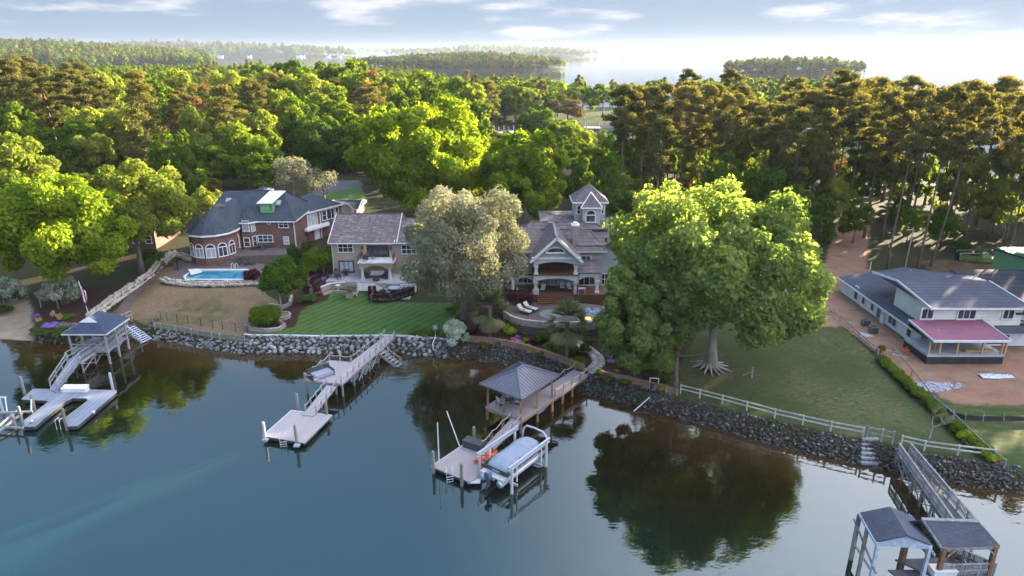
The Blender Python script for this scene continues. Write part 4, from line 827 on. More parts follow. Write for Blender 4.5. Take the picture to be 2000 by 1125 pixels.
def wall_path(name, label, pts, th, h, m, cat='wall', cap=None, base=-0.5):
    r = thing(name, label, cat, pts[0]); w = M()
    for a, b_ in zip(pts, pts[1:]):
        a = Vector(a); b_ = Vector(b_); d = (b_ - a).normalized(); n_ = Vector((-d.y, d.x, 0)).normalized()*th/2; e = d*th*.3; a = a - e; b_ = b_ + e
        k = len(w.v); w.v += [tuple(q + Vector((0, 0, z))) for z in (base, h) for q in (a - n_, b_ - n_, b_ + n_, a + n_)]; w.f += [(k, k+3, k+2, k+1), (k+4, k+5, k+6, k+7), (k, k+1, k+5, k+4), (k+1, k+2, k+6, k+5), (k+2, k+3, k+7, k+6), (k+3, k, k+4, k+7)]
    w.build('wall_body', m, r, world=True)
    if cap:
        c = M()
        for a, b_ in zip(pts, pts[1:]): c.bar(Vector(a) + Vector((0, 0, h + .04)), Vector(b_) + Vector((0, 0, h + .04)), th + .08, .08)
        c.build('coping', cap, r, world=True)
    return r
wall_path('garden_wall', 'low tan garden wall under the violet flowers', [atg(628, 570), atg(645, 563), atg(675, 560)], .35, .7, STUCCO, cap=TRIMG)
wall_path('garden_wall', 'lowest tan edging wall behind the lawn beside the palm pot', [atg(632, 576), atg(650, 570), atg(680, 573)], .3, .3, STUCCO)

# ------------------------------------------------------------------ brick house
Y = 108.6; BX0 = X_(463, 480, Y); BX1 = X_(578, 480, Y); ze = zof(431, Y); zr = zof(372, 114.6)
bh = thing('brick_house', 'large dark brick house with slate blue hip roofs and a curved sunroom above the pool', 'house', ((BX0+BX1)/2, 112, 4))
M().box(BX0, BX1, Y, 119, 2.2, ze).build('wall', BRICK, bh, world=True)
hip(bh, BX0, BX1, Y, 120, ze, zr, X_(478, 372, 114.6), X_(553, 372, 114.6), 114.6, SHING_B, .45)
M().box(BX1 - .02, BX1 + .1, Y - .1, Y + .05, 3, ze).build('downspout', WHITE, bh, world=True)
# left low block with its long roof and polygonal sunroom
Y2 = 106.0; sx0, sx1 = X_(372, 458, Y2), BX0; zs = zof(452, Y2)
M().box(sx0 + 1.2, sx1 - .02, Y2 + 1.2, 119, 2.2, zs).build('wall', BRICK, bh, world=True)
rf = M(); A = Vector((sx0 + .4, Y2 + .8, zs)); B = Vector((sx1, Y2 + .8, zs)); Cc = Vector((X_(478, 372, 114.5), 114.5, zr - .02)); D = Vector((X_(438, 371, 114.5), 114.5, zr - .02)); Ea = Vector((sx0 + .4, 119.5, zs))
rf.poly([A, B, Cc, D]).poly([A, D, Ea]).poly([Ea, D, Cc, Vector((sx1, 119.5, zs))]).poly([A, Ea, Vector((sx1, 119.5, zs)), B]); rf.build('roof', SHING_B, bh, world=True)
tc_ = Vector((X_(411, 458, 104.6), 105.2, 0)); Rr = 3.45; ns = 10; ang = [math.radians(180 + 180*i/6) for i in range(7)]; ze2 = zof(458, 102.2)
ring = [(tc_.x + Rr*math.cos(a), tc_.y + Rr*math.sin(a)) for a in ang]; ring = [(ring[0][0], 110)] + ring + [(ring[-1][0], 110)]
M().prism(ring, 2.4, ze2).build('wall', BRICK, bh, world=True)
tr_ = M(); ap = Vector((X_(408, 410, 105.6), 105.6, zof(410, 105.6))); ro = [Vector((tc_.x + (Rr+.45)*math.cos(a), tc_.y + (Rr+.45)*math.sin(a), ze2)) for a in ang]
for a, b_ in zip(ro, ro[1:]): tr_.poly([a, b_, ap])
bk = Vector((ap.x + 2.2, 111.0, ap.z + .9)); tr_.poly([ro[-1], Vector((ro[-1].x, 111, ze2)), bk, ap]); tr_.poly([Vector((ro[0].x, 111, ze2)), ro[0], ap, bk]); tr_.build('sunroom_roof', SHING_B, bh, world=True)
fa = M(); q_ = [Vector((ro[0].x, 109, ze2))] + ro + [Vector((ro[-1].x, 106.8, ze2)), Vector((sx1 + .2, 106.7, ze2))]
for a, b_ in zip(q_, q_[1:]): fa.bar(a - Vector((0, 0, .14)), b_ - Vector((0, 0, .14)), .1, .26)
fa.build('fascia', WHITE, bh, world=True)
for i in range(6):
    a = Vector((*ring[i+1], 0)); b_ = Vector((*ring[i+2], 0)); d = (b_ - a).normalized(); L = (b_ - a).length; nn = Vector((d.y, -d.x, 0))
    win(bh, a + d*(L*.12) + Vector((0, 0, 4.75)), L*.76, 1.45, 2, 1, n=(d, nn), arch=.62, gm=CURTAIN if i in (2, 3) else GLASS, fw=.12)
M().box(tc_.x + Rr - .2, BX0 + .6, 106.6, 107.6, 2.2, ze2 + .1).build('wall', BRICK, bh, world=True)
wpx(bh, 106.55, 450, 466, 461, 482, nx=2, arch=.6, name='arched_door', fw=.13); wpx(bh, 106.55, 444.5, 448, 464, 482, nx=1)
# two storey bay
bay = [(X_(463, 430, Y), Y), (X_(469, 430, 107.6), 107.5), (X_(486, 430, 107.6), 107.5), (X_(498, 430, Y), Y)]
M().prism(bay + [(bay[-1][0], Y + .3), (bay[0][0], Y + .3)], 2.2, ze - .02).build('bay_wall', BRICK, bh, world=True)
br = M(); bap = PW(487, 400, 111.2); bo = [Vector((x, y - .4, ze)) for x, y in bay]; bo[0].x -= .5; bo[-1].x += .5
for a, b_ in zip(bo, bo[1:]): br.poly([a, b_, bap])
br.build('bay_roof', SHING_B, bh, world=True); fa = M()
for a, b_ in zip(bo, bo[1:]): fa.bar(a - Vector((0, 0, .1)), b_ - Vector((0, 0, .1)), .1, .22)
fa.build('fascia', WHITE, bh, world=True)
wpx(bh, 107.48, 475, 485, 432, 451, nx=1, ny=2, gm=CURTAIN); wpx(bh, 107.48, 478, 487, 465, 481, nx=1, ny=2); 
a, b_ = Vector((*bay[2], 0)), Vector((*bay[3], 0)); d = (b_ - a).normalized()
for z in (zof(451, 108), zof(481, 108)): win(bh, a + d*.3 + Vector((0, 0, z)), 0.75, 1.65, 1, 2, n=(d, Vector((d.y, -d.x, 0))), gm=CURTAIN if z > 6 else GLASS)
wpx(bh, Y, 545, 562, 432, 444, nx=2, ny=2); wpx(bh, Y, 505, 532, 460, 472, nx=3, ny=2); wpx(bh, Y, 555, 563.5, 463, 476, nx=1, ny=2, gm=CURTAIN); wpx(bh, Y, 493, 499, 465, 480, nx=1, ny=2)
c_ = PW(524.5, 435, Y); f = M()
for i in range(14): a1, a2 = 2*math.pi*i/14, 2*math.pi*(i+1)/14; f.bar(c_ + Vector((math.cos(a1)*.26, -.04, math.sin(a1)*.26)), c_ + Vector((math.cos(a2)*.26, -.04, math.sin(a2)*.26)), .12, .1, (0, 1, 0))
rw = f.build('round_window', WHITE, bh, world=True); M().poly([c_ + Vector((math.cos(2*math.pi*i/14)*.25, -.03, math.sin(2*math.pi*i/14)*.25)) for i in range(14)]).build('pane', GLASS, rw, world=True)
# chimney, skylights, green dormer
cp = PW(433, 428, 107.4); M().box(cp.x - .85, cp.x + .45, 107.4, 109.2, cp.z - 1.5, zof(405, 107.4)).box(cp.x - .95, cp.x + .55, 107.3, 109.3, zof(405, 107.4), zof(405, 107.4) + .2).build('chimney', BRICK, bh, world=True)
def skyl(px, py, Yr, w):
    p = PW(px, py, Yr); dz = (zr - zs)/8.0; o = M(); r_ = bh
    o.slab([p + Vector((-w/2, -.5, -.35 + .12)), p + Vector((w/2, -.5, -.35 + .12)), p + Vector((w/2, .5, .35 + .12)), p + Vector((-w/2, .5, .35 + .12))], .1); s_ = o.build('skylight', GREYM, bh, world=True)
    M().slab([p + Vector((-w/2 + .1, -.42, -.29 + .16)), p + Vector((w/2 - .1, -.42, -.29 + .16)), p + Vector((w/2 - .1, .42, .29 + .16)), p + Vector((-w/2 + .1, .42, .29 + .16))], .03).build('pane', CURTAIN, s_, world=True)
skyl(446, 393, 111.2, .9); skyl(542, 397, 111.6, 1.2)
dp = PW(523, 413, 110.0); dx = 0.95; zt = zof(396, 109.8)
dm = M().box(dp.x - dx, dp.x + dx, 109.8, 113.5, dp.z - .6, zt).build('dormer', GREENSH, bh, world=True)
M().box(dp.x - dx - .12, dp.x - dx + .12, 109.7, 109.82, dp.z - .1, zt).box(dp.x + dx - .12, dp.x + dx + .12, 109.7, 109.82, dp.z - .1, zt).box(dp.x - dx, dp.x + dx, 109.7, 109.82, dp.z - .1, dp.z + .1).box(dp.x - .75, dp.x + .45, 109.76, 109.8, dp.z + .25, zt - .15).build('corner_board', mat('light_green_board', (0.20, 0.42, 0.22), (0.16, 0.36, 0.18), 2), dm, world=True)
zc = zof(373.5, 114.4); M().slab([(dp.x - dx - .5, 109.3, zt + .02), (dp.x + dx + .15, 109.3, zt + .02), (dp.x + dx + .9, 114.4, zc + .1), (dp.x - dx + .15, 114.4, zc + .1)], .12).build('dormer_roof', WHITE, dm, world=True)
# right rear wing along a slanting line
P1 = Vector((*at(591, 416, ze - .2), 0)); P2 = Vector((*at(662, 398.5, ze - .2), 0)); dv = (P2 - P1).normalized(); nv = Vector((dv.y, -dv.x, 0)); bw_ = -nv*7
M().prism([(P1.x, P1.y), (P2.x, P2.y), (P2 + bw_)[:2], (P1 + bw_)[:2]], 2.2, ze - .22).build('wall', BRICK, bh, world=True)
L = (P2 - P1).length; zR = ze + 1.75; r = M(); o_ = nv*.45
E1, E2, E3, E4 = [v + Vector((0, 0, ze - .2)) for v in (P1 + o_ - dv*1.0, P2 + o_ + dv*.4, P2 + bw_ - o_ + dv*.4, P1 + bw_ - o_ - dv)]
R1 = P1 + bw_*.5 - dv + Vector((0, 0, zR)); R2 = P2 + bw_*.5 - dv*2.8 + Vector((0, 0, zR)); r.poly([E1, E2, R2, R1]).poly([E2, E3, R2]).poly([E3, E4, R1, R2]).poly([E4, E3, E2, E1]).build('roof', SHING_B, bh, world=True)
fa = M(); fa.bar(E1 - Vector((0, 0, .1)), E2 - Vector((0, 0, .1)), .1, .24).bar(E2 - Vector((0, 0, .1)), E3 - Vector((0, 0, .1)), .1, .24).build('fascia', WHITE, bh, world=True)
for s_, w in ((.50, 1.0), (.63, 2.1), (.84, 1.1)): win(bh, P1 + dv*L*s_ + Vector((0, 0, ze - 2.4)), w, 1.7, 2 if w > 1.5 else 1, 2 if w < 1.5 else 1, n=(dv, nv), gm=GLASS)
win(bh, P1 + dv*L*.1 + Vector((0, 0, ze - 2.75)), 2.2, 2.3, 3, 1, n=(dv, nv), gm=CURTAIN, name='glass_door'); win(bh, P1 + dv*L*.26 + Vector((0, 0, 3.5)), 1.1, 2.2, 1, 1, n=(dv, nv), gm=WHITE, name='side_door')
b0 = P1 + dv*.3; bl = M().prism([(b0 - dv*1.2)[:2], (b0 + dv*5.4)[:2], (b0 + dv*4.4 + nv*1.3)[:2], (b0 - dv*1.0 + nv*1.6)[:2]], ze - 3.2, ze - 2.85).build('balcony_floor', WHITE, bh, world=True)
db = P1 + dv*L*.44 + nv*.08; M().box(db.x - .07, db.x + .07, db.y - .07, db.y + .07, 3, ze - .2).build('downspout', WHITE, bh, world=True)
g0 = P2 + dv*.5; gm_ = M().prism([(g0)[:2], (g0 + dv*3)[:2], (g0 + dv*3 - nv*5)[:2], (g0 - nv*5)[:2]], 3, ze - .6).build('wall', STUCCO, bh, world=True)
ar = M()
for i in range(7): a1, a2 = math.pi*i/14, math.pi*(i+1)/14; ar.bar(g0 + dv*2.6*math.sin(a1) + Vector((0, 0, ze - 2.6 + 2.4*math.cos(a1))) + nv*.2, g0 + dv*2.6*math.sin(a2) + Vector((0, 0, ze - 2.6 + 2.4*math.cos(a2))) + nv*.2, .5, .3)
ar.build('arched_gable_trim', WHITE, bh, world=True)
gx = X_(688, 410, 133); hip(bh, gx - 3.6, gx + 1.4, 131, 138, zof(407, 131), zof(391, 134.5), gx - 3.6, gx + 1.4, 134.5, SHING_B, .4); M().box(gx - 3.5, gx + 1.3, 131.2, 137.8, 4, zof(408, 131)).build('garage_wall', STUCCO, bh, world=True)
hip(bh, X_(503, 375, 119), X_(520, 375, 119), 117, 122, zr - 1.2, zof(363, 119.5), X_(511, 363, 119), X_(512, 363, 119), 119.5, SHING_B, .2)
# terrace, steps and pool
ter = thing('brick_terrace', 'raised brick terrace with dark steps along the brick house', 'terrace', (BX0, 104, 3.5)); tz = 4.45
M().prism([(X_(428, 495, 104), 103.2), (X_(560, 495, 104), 104.6), (BX1 - .5, Y - .02), (X_(425, 495, 106), Y - .02)], 2.2, tz).build('terrace_slab', BRICK_P, ter, world=True)
for i in range(5):
    z = tz - .17*(i+1); M().box(X_(433, 500, 103), X_(457, 500, 103), 103.3 - .34*(i+1), 103.3 - .34*i + .1, z - .3, z).build('step', BRICK_P, ter, world=True)
pool = thing('swimming_pool', 'blue swimming pool with a clipped corner and white coping', 'pool', (*at(420, 538, 3.35), 3.35)); pz = 3.4
dk = [tuple(at(*q, pz)) for q in [(318, 549), (326, 535), (348, 520), (348, 508), (380, 512), (420, 514), (520, 515), (540, 530), (520, 556), (440, 557), (370, 557), (330, 553)]]
cop_o = [tuple(at(*q, pz)) for q in [(357.5, 540), (377, 525.5), (482, 525.5), (497, 532), (488, 546.5), (362, 546.5)]]
cop_i = [tuple(at(*q, pz)) for q in [(361, 539.7), (378.5, 527.2), (481, 527.2), (493, 532.5), (486, 545), (365, 545)]]
def ringmesh(o, i_, z0, z1):
    m_ = M(); n = len(o)
    for k in range(n):
        j = (k+1) % n; m_.v += [(*o[k], z0), (*o[j], z0), (*i_[j], z0), (*i_[k], z0), (*o[k], z1), (*o[j], z1), (*i_[j], z1), (*i_[k], z1)]; b = len(m_.v) - 8
        m_.f += [(b+4, b+5, b+6, b+7), (b, b+1, b+5, b+4), (b+2, b+3, b+7, b+6)]
    return m_
cx_ = sum(p[0] for p in cop_o)/6; cy_ = sum(p[1] for p in cop_o)/6
def angsort(o, outer):
    return outer
ringmesh(cop_o, cop_i, pz - .2, pz + .04).build('coping', WHITE, pool, world=True)
POOLW, t = new_mat('pool_water'); N = NT(t); b = N.bsdf(N.mix(N.ss(N.noise(0.8, 3), .4, .6), c4((0.01, 0.16, 0.24)), c4((0.02, 0.24, 0.33))), 0.05, bump=N.noise(3, 2), bstr=.1)
M().poly([(*p, pz - .14) for p in cop_i]).build('pool_water', POOLW, pool, world=True)
deck = M(); # deck with the pool cut out: strips from deck outline to coping
m_deck = BRICK_P; bmv = [(*p, pz) for p in dk]; import bmesh
bm = bmesh.new(); vo = [bm.verts.new((p[0], p[1], pz)) for p in dk]; vi = [bm.verts.new((p[0], p[1], pz)) for p in cop_o]
es = [bm.edges.new((vo[i], vo[(i+1) % len(vo)])) for i in range(len(vo))] + [bm.edges.new((vi[i], vi[(i+1) % len(vi)])) for i in range(len(vi))]
bmesh.ops.triangle_fill(bm, use_beauty=True, use_dissolve=False, edges=es)
ro_ = bmesh.ops.extrude_face_region(bm, geom=bm.faces[:]); [setattr(v, 'co', v.co - Vector((0, 0, 1.2))) for v in ro_['geom'] if isinstance(v, bmesh.types.BMVert)]
bmesh.ops.recalc_face_normals(bm, faces=bm.faces[:]); bm.transform(_rootmat[pool.name].inverted()); me = bpy.data.meshes.new('pool_deck'); bm.to_mesh(me); bm.free(); me.materials.append(BRICK_P); o = bpy.data.objects.new('pool_deck', me); COL.objects.link(o); o.parent = pool; _rootmat[o.name] = _rootmat[pool.name]
M().prism([tuple(at(*q, 3.8)) for q in [(367, 525), (388, 524), (394, 527), (372, 533)]], 3.42, 3.75).build('pool_slide', WHITE, pool, world=True)
lad = M(); lx, ly = at(458, 525, pz)
for s_ in (-.3, .3): lad.tube([(lx+s_, ly-.5, pz-.4), (lx+s_, ly-.4, pz+.7), (lx+s_, ly+.2, pz+.9), (lx+s_, ly+.6, pz+.6), (lx+s_, ly+.6, pz)], .035, 5)
lad.build('pool_ladder', WHITE, pool, world=True)
# stone planting band with separate stones round the pool deck
def stone_band(name, label, pts, sz, m, n, seed, rows=2, cat='stone wall', z=0.0, limit=300):
    rg = random.Random(seed); r = thing(name, label, cat, pts[0]); seg = [(Vector(a), Vector(b_)) for a, b_ in zip(pts, pts[1:])]; tot = sum((b_ - a).length for a, b_ in seg)
    base = [M().blob((0, 0, 0), (.5, .36, .3), rg, 7, 4, .2).build('stone', m, r) for _ in range(3)]; first = True; ob = []
    for i in range(n):
        t = (i//rows + .5*(i % rows))/(n/rows)*tot
        for a, b_ in seg:
            L = (b_ - a).length
            if t <= L or (a, b_) == seg[-1]: break
            t -= L
        p = a.lerp(b_, min(1, t/L)); d = (b_ - a).normalized(); q = p + Vector((-d.y, d.x, 0))*((i % rows) - (rows-1)/2)*sz*.75 + Vector((0, 0, z + rg.uniform(0, .1) + (.2 if i % rows else 0)))
        o = base[i] if i < 3 else piece(base[i % 3]); o.location = q - Vector(pts[0]); o.rotation_euler = (rg.uniform(-.2, .2), rg.uniform(-.2, .2), math.atan2(d.y, d.x) + rg.uniform(-.3, .3)); k = sz*rg.uniform(.8, 1.35); o.scale = (k, k, k*rg.uniform(.8, 1.3))
    return r
stone_band('stone_edging', 'curved band of pale boulders round the front of the pool deck', [atg(319, 552) + Vector((0, 0, .5)), atg(330, 556) + Vector((0, 0, .4)), atg(380, 560) + Vector((0, 0, .3)), atg(440, 560) + Vector((0, 0, .3)), atg(510, 557) + Vector((0, 0, .3))], .75, STONE_P, 60, 3)
stone_band('stone_edging', 'pale boulder bed between the terrace steps and the pool', [Vector((*at(451, 510, 3.5), 3.6)), Vector((*at(500, 508, 3.5), 3.7)), Vector((*at(545, 500, 3.5), 3.8))], .8, STONE_P, 34, 4)
stone_band('stone_edging', 'pale boulder bed under the sunroom of the brick house', [Vector((*at(352, 500, 3.5), 3.6)), Vector((*at(372, 508, 3.5), 3.6)), Vector((*at(425, 508, 3.5), 3.6))], .8, STONE_P, 26, 5)
stone_band('stone_edging', 'long pale stone edging climbing from the blue roofed pavilion to the brick house', [atg(178, 622), atg(205, 600), atg(235, 578), atg(270, 556), atg(300, 535), atg(318, 512), atg(342, 494)], .85, STONE_P, 110, 6, 3)

# ------------------------------------------------------------------ mansion with tower
ms = thing('grey_mansion', 'grey mansion with shake roofs, square tower and arched two level porch', 'house', (6, 92, 3.2))
Yp = 87.0; Ym = 90.6; zfl = zof(574, Yp); zbm = zof(538, Yp); zev = zof(506, Yp); zap = zof(464, Yp)
xL, xR = X_(1042, 520, Yp), X_(1130, 520, Yp); mxl, mxr = X_(1004, 500, Ym), X_(1178, 500, Ym); zeM = zof(489, Ym); zrM = zof(433, 96.6)
M().box(mxl, mxr, Ym, 103, 2, zeM).build('wall', GREYW, ms, world=True)
hip(ms, mxl, mxr, Ym, 103.5, zeM, zrM, X_(1037, 432, 96.6), X_(1140, 432, 96.6), 96.6, SHING_M, .5, fasc=TRIMG)
hip(ms, X_(1060, 432, 98), X_(1178, 432, 98), 95, 106, zrM - .6, zof(425, 99), X_(1108, 425, 99), X_(1128, 425, 99), 99.5, SHING_M, .3, fasc=SHING_M)
hip(ms, X_(1125, 440, 98), X_(1215, 470, 98), 91.4, 106, zof(478, 91.4), zof(424, 99), X_(1150, 424, 99), X_(1190, 424, 99), 99, SHING_M, .3, fasc=SHING_M)
M().box(mxr - .5, X_(1212, 500, 92), 91.6, 105, 2, zof(478, 91.4) - .05).build('wall', GREYW, ms, world=True)
# porch
xm = (xL + xR)/2; g = M().poly([(xL, Yp, zev), (xR, Yp, zev), (xm, Yp, zap)]).poly([(xR, Yp + .3, zev), (xL, Yp + .3, zev), (xm, Yp + .3, zap)]); g.build('gable_wall', GREYW, ms, world=True)
zr2 = zap + .12; e0, e1 = Vector((xL - .5, Yp - .45, zev - .25)), Vector((xR + .5, Yp - .45, zev - .25)); a_ = Vector((xm, Yp - .45, zr2)); yb_ = 94.5
pr = M().slab([e0, a_, Vector((xm, yb_, zr2)), Vector((xL - .5, yb_, zev - .25))], .2).slab([a_, e1, Vector((xR + .5, yb_, zev - .25)), Vector((xm, yb_, zr2))], .2)
pr.build('porch_roof', SHING_M, ms, world=True); M().bar(e0 + Vector((0, -.05, -.1)), a_ + Vector((0, -.05, -.1)), .12, .34).bar(a_ + Vector((0, -.05, -.1)), e1 + Vector((0, -.05, -.1)), .12, .34).build('rake_trim', WHITE, ms, world=True)
M().bar((xm, Yp - .4, zr2 + .05), (xm, yb_, zr2 + .05), .3, .1).build('ridge_cap', GREYM, ms, world=True)
aw = M(); wz = zof(493.5, Yp) ; wx0, wx1 = X_(1067, 490, Yp), X_(1103, 490, Yp)
win(ms, (wx0, Yp, wz), wx1 - wx0, .04, 1, 1, arch=zof(484, Yp) - wz, fw=.14, name='fan_window')
def archbeam(x0, x1, y0, y1, zlow, zhigh, rise, m, name='arch_beam', n=14):
    b = M()
    for i in range(n):
        a, c = x0 + (x1-x0)*i/n, x0 + (x1-x0)*(i+1)/n; za, zc_ = [zlow + rise*math.sin(math.pi*max(0, min(1, (q - x0 - .05*(x1-x0))/(.9*(x1-x0)))))**.7 if 0.05 < (q-x0)/(x1-x0) < .95 else zlow for q in (a, c)]
        k = len(b.v); b.v += [(a, y0, za), (c, y0, zc_), (c, y1, zc_), (a, y1, za), (a, y0, zhigh), (c, y0, zhigh), (c, y1, zhigh), (a, y1, zhigh)]; b.f += [(k, k+3, k+2, k+1), (k+4, k+5, k+6, k+7), (k, k+1, k+5, k+4), (k+2, k+3, k+7, k+6)]
    return b.build(name, m, ms, world=True)
archbeam(xL, xR, Yp, Yp + .35, zev - .9, zev, .5, TRIMG); archbeam(xL, xR, Yp - .02, Yp + .35, zbm - .95, zbm, .55, TRIMG)
M().box(xL - .15, xR + .15, Yp - .12, Ym - .01, zbm, zbm + .14).build('upper_floor', MAHOG, ms, world=True)
M().box(xL - .2, xR + .2, Yp - .15, Yp + .4, zev + .002, zev + .2).build('entablature', WHITE, ms, world=True)
def column(x, y, z0, z1, plinth=False):
    c = M()
    if plinth: c.box(x - .42, x + .42, y - .42, y + .42, z0, z0 + .9)
    zz = z0 + (.9 if plinth else 0); c.box(x - .3, x + .3, y - .3, y + .3, zz, zz + .2).box(x - .2, x + .2, y - .2, y + .2, zz + .2, z1 - .25).box(x - .3, x + .3, y - .3, y + .3, z1 - .25, z1 - .002); return c.build('column', WHITE if not plinth else TRIMG, ms, world=True)
for x in (xL + .35, xR - .35): column(x, Yp + .17, zbm + .142, zev - .9); column(x, Yp + .17, zfl - 1.3 if x > xm else zfl - .3, zbm - .95, True)
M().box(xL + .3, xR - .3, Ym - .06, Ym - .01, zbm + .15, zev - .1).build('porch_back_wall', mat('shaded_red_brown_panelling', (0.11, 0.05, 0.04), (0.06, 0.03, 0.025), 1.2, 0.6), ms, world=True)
sc_ = M(); 
for i in range(4): sc_.bar((xL + .9 + i*(xR - xL - 1.4)/3, Yp + .15, zbm + .15), (xL + .9 + i*(xR-xL-1.4)/3, Yp + .15, zbm + 1.15), .05)
sc_.bar((xL + .6, Yp + .15, zbm + 1.15), (xR - .6, Yp + .15, zbm + 1.15), .05); sc_.build('railing', IRON, ms, world=True)
M().box(mxl - 1, X_(1180, 560, 88), Yp - .3, Ym + .4, 2, zfl).build('porch_floor', MAHOG, ms, world=True)
for i in range(6):
    z = zfl - .17*(i+1); M().box(xL + .5, xR - .6, Yp - .3 - .36*(i+1), Yp - .3 - .36*i + .05, z - .4, z).build('step', MAHOG, ms, world=True)
M().box(xR - .59, xR + .3, Yp - 1.6, Yp - .2, 2, zfl - .9).build('stone_pier', STONE, ms, world=True)
# right lower balcony
bx1 = X_(1170, 535, 87.6); archbeam(xR + .1, bx1, Yp + .5, Yp + .8, zbm - .9, zbm + .2, .55, TRIMG)
M().slab([(xR, Yp + .4, zbm + .25), (bx1 + .2, Yp + .4, zbm + .25), (bx1 + .2, Ym - .02, zbm + 1.2), (xR, Ym - .02, zbm + 1.2)], .12).build('pent_roof', SHING_M, ms, world=True); column(bx1 - .2, Yp + .65, zfl, zbm - .9)
archbeam(X_(1010, 560, 88), xL - .1, Yp + 1.5, Yp + 1.8, zbm - 1.2, zbm - .6, .4, TRIMG); column(X_(1002, 560, 88.5), Yp + 1.6, zfl - .2, zbm - .6)
wpx(ms, Ym, 1135, 1154, 500, 519, nx=2, fm=WHITE); wpx(ms, Ym, 1017, 1037, 496, 508, nx=2); wpx(ms, Ym, 1012, 1040, 534, 552, nx=3, ny=1); wpx(ms, Ym, 1130, 1162, 541, 556, nx=3, name='glass_door'); wpx(ms, 91.58, 1172, 1190, 535, 555, nx=2, ny=2)
wpx(ms, Ym - .02, 1075, 1090, 545, 557, nx=2, gm=CURTAIN, name='french_door')
# chimney
cx0, cx1 = X_(1117, 460, 92), X_(1129, 460, 92); ch = M().box(cx0, cx1, 91.4, 92.6, zeM - .6, zof(440, 92)).build('chimney', STONE, ms, world=True)
M().box(cx0 - .12, cx1 + .12, 91.3, 92.7, zof(440, 92), zof(440, 92) + .18).box(cx0 + .15, cx1 - .15, 91.6, 92.4, zof(440, 92) + .18, zof(434, 92)).build('chimney_cap', WHITE, ch, world=True)
M().box(X_(1070, 437, 95.6), X_(1079, 437, 95.6), 95, 95.8, zof(440, 95.4) - .3, zof(434, 95.4)).build('roof_vent', GREYM, ms, world=True)
# tower
Yt = 98.0; tx0, tx1 = X_(1122, 420, Yt), X_(1182, 420, Yt); zte = zof(394, Yt); tm = (tx0 + tx1)/2; td = tx1 - tx0
tw = M().box(tx0, tx1, Yt, Yt + td, zrM - 1.5, zte).build('tower_wall', GREYW, ms, world=True)
ta = Vector((tm, Yt + td/2, zof(358, Yt + td/2))); o = .35; E = [Vector((x, y, zte)) for x, y in ((tx0-o, Yt-o), (tx1+o, Yt-o), (tx1+o, Yt+td+o), (tx0-o, Yt+td+o))]; r = M()
for a, b_ in zip(E, E[1:] + E[:1]): r.poly([a, b_, ta])
r.poly(E[::-1]).build('tower_roof', SHING_M, ms, world=True); f = M()
for a, b_ in zip(E, E[1:] + E[:1]): f.bar(a - Vector((0, 0, .1)), b_ - Vector((0, 0, .1)), .1, .22)
f.build('fascia', WHITE, ms, world=True)
Yd = Yt - 1.1; dx0, dx1 = X_(1138, 420, Yd), X_(1172, 420, Yd); zde = zof(405, Yd)
M().box(dx0, dx1, Yd, Yt + .1, zrM - 2, zde).build('tower_bay', GREYW, ms, world=True)
da = Vector(((dx0+dx1)/2, Yd + 1.6, zof(376, Yd + 1.3))); E = [Vector((dx0 - .3, Yd - .3, zde)), Vector((dx1 + .3, Yd - .3, zde)), Vector((dx1 + .3, Yt + 1.5, zde)), Vector((dx0 - .3, Yt + 1.5, zde))]
r = M().poly([E[0], E[1], da]).poly([E[1], E[2], da]).poly([E[3], E[0], da]).poly(E[::-1]).build('bay_roof', SHING_M, ms, world=True); M().bar(E[0] - Vector((0, 0, .08)), E[1] - Vector((0, 0, .08)), .1, .2).bar(E[0], da, .12, .1).bar(E[1], da, .12, .1).build('fascia', WHITE, ms, world=True)
wpx(ms, Yd, 1144, 1163, 420, 433, nx=1, arch=.75, fw=.13, name='arched_window'); wpx(ms, Yt, 1126.5, 1134, 402, 417, nx=1, ny=2); wpx(ms, Yt, 1174, 1180, 402, 417, nx=1, ny=2)

# ------------------------------------------------------------------ white house under construction
wh = thing('unfinished_house', 'white and cream house under construction with a magenta porch roof', 'house', (54, 78, 2.4)); X0 = 47.2; Y0 = 73.3; zD = 3.45
zl = 4.45; M().box(X0, 68, Y0, 92.5, 2.45, zl).build('wall', WHBRICK, wh, world=True); M().box(X0 + .04, 67.9, Y0 + .04, 92.4, 1.4, 2.45).build('foundation', FOUND, wh, world=True)
UX = 48.3; zu = zof(598, Y0); M().box(UX, X_(1995, 620, Y0), Y0 - .02, 81, zl - .3, zu).build('upper_wall', SIDING, wh, world=True)
UX1 = X_(1996, 620, Y0); zru = zof(549, 80); r = M()
q = [Vector((UX - .6, Y0 - .6, zu)), Vector((UX1 + .5, Y0 - .6, zu)), Vector((X_(1932, 549, 80), 80, zru)), Vector((UX - .6, 80, zru)), Vector((UX1 + .5, 86, zu)), Vector((UX - .6, 86, zu))]
r.poly([q[0], q[1], q[2], q[3]]).poly([q[1], q[4], q[2]]).poly([q[4], q[5], q[3], q[2]]).poly([q[5], q[0], q[3]]).poly([q[0], q[5], q[4], q[1]]).build('roof', SHING_W, wh, world=True)
f = M(); 
for a, b_ in ((q[0], q[1]), (q[1], q[4])): f.bar(a - Vector((0, 0, .12)), b_ - Vector((0, 0, .12)), .1, .24)
f.bar(q[0] + Vector((-.04, 0, 0)), q[3] + Vector((-.04, 0, 0)), .1, .26).bar(q[3], q[5], .1, .26).bar(q[1] + Vector((0, 0, .05)), q[2] + Vector((0, 0, .05)), .12, .1); f.build('fascia', WHITE, wh, world=True)
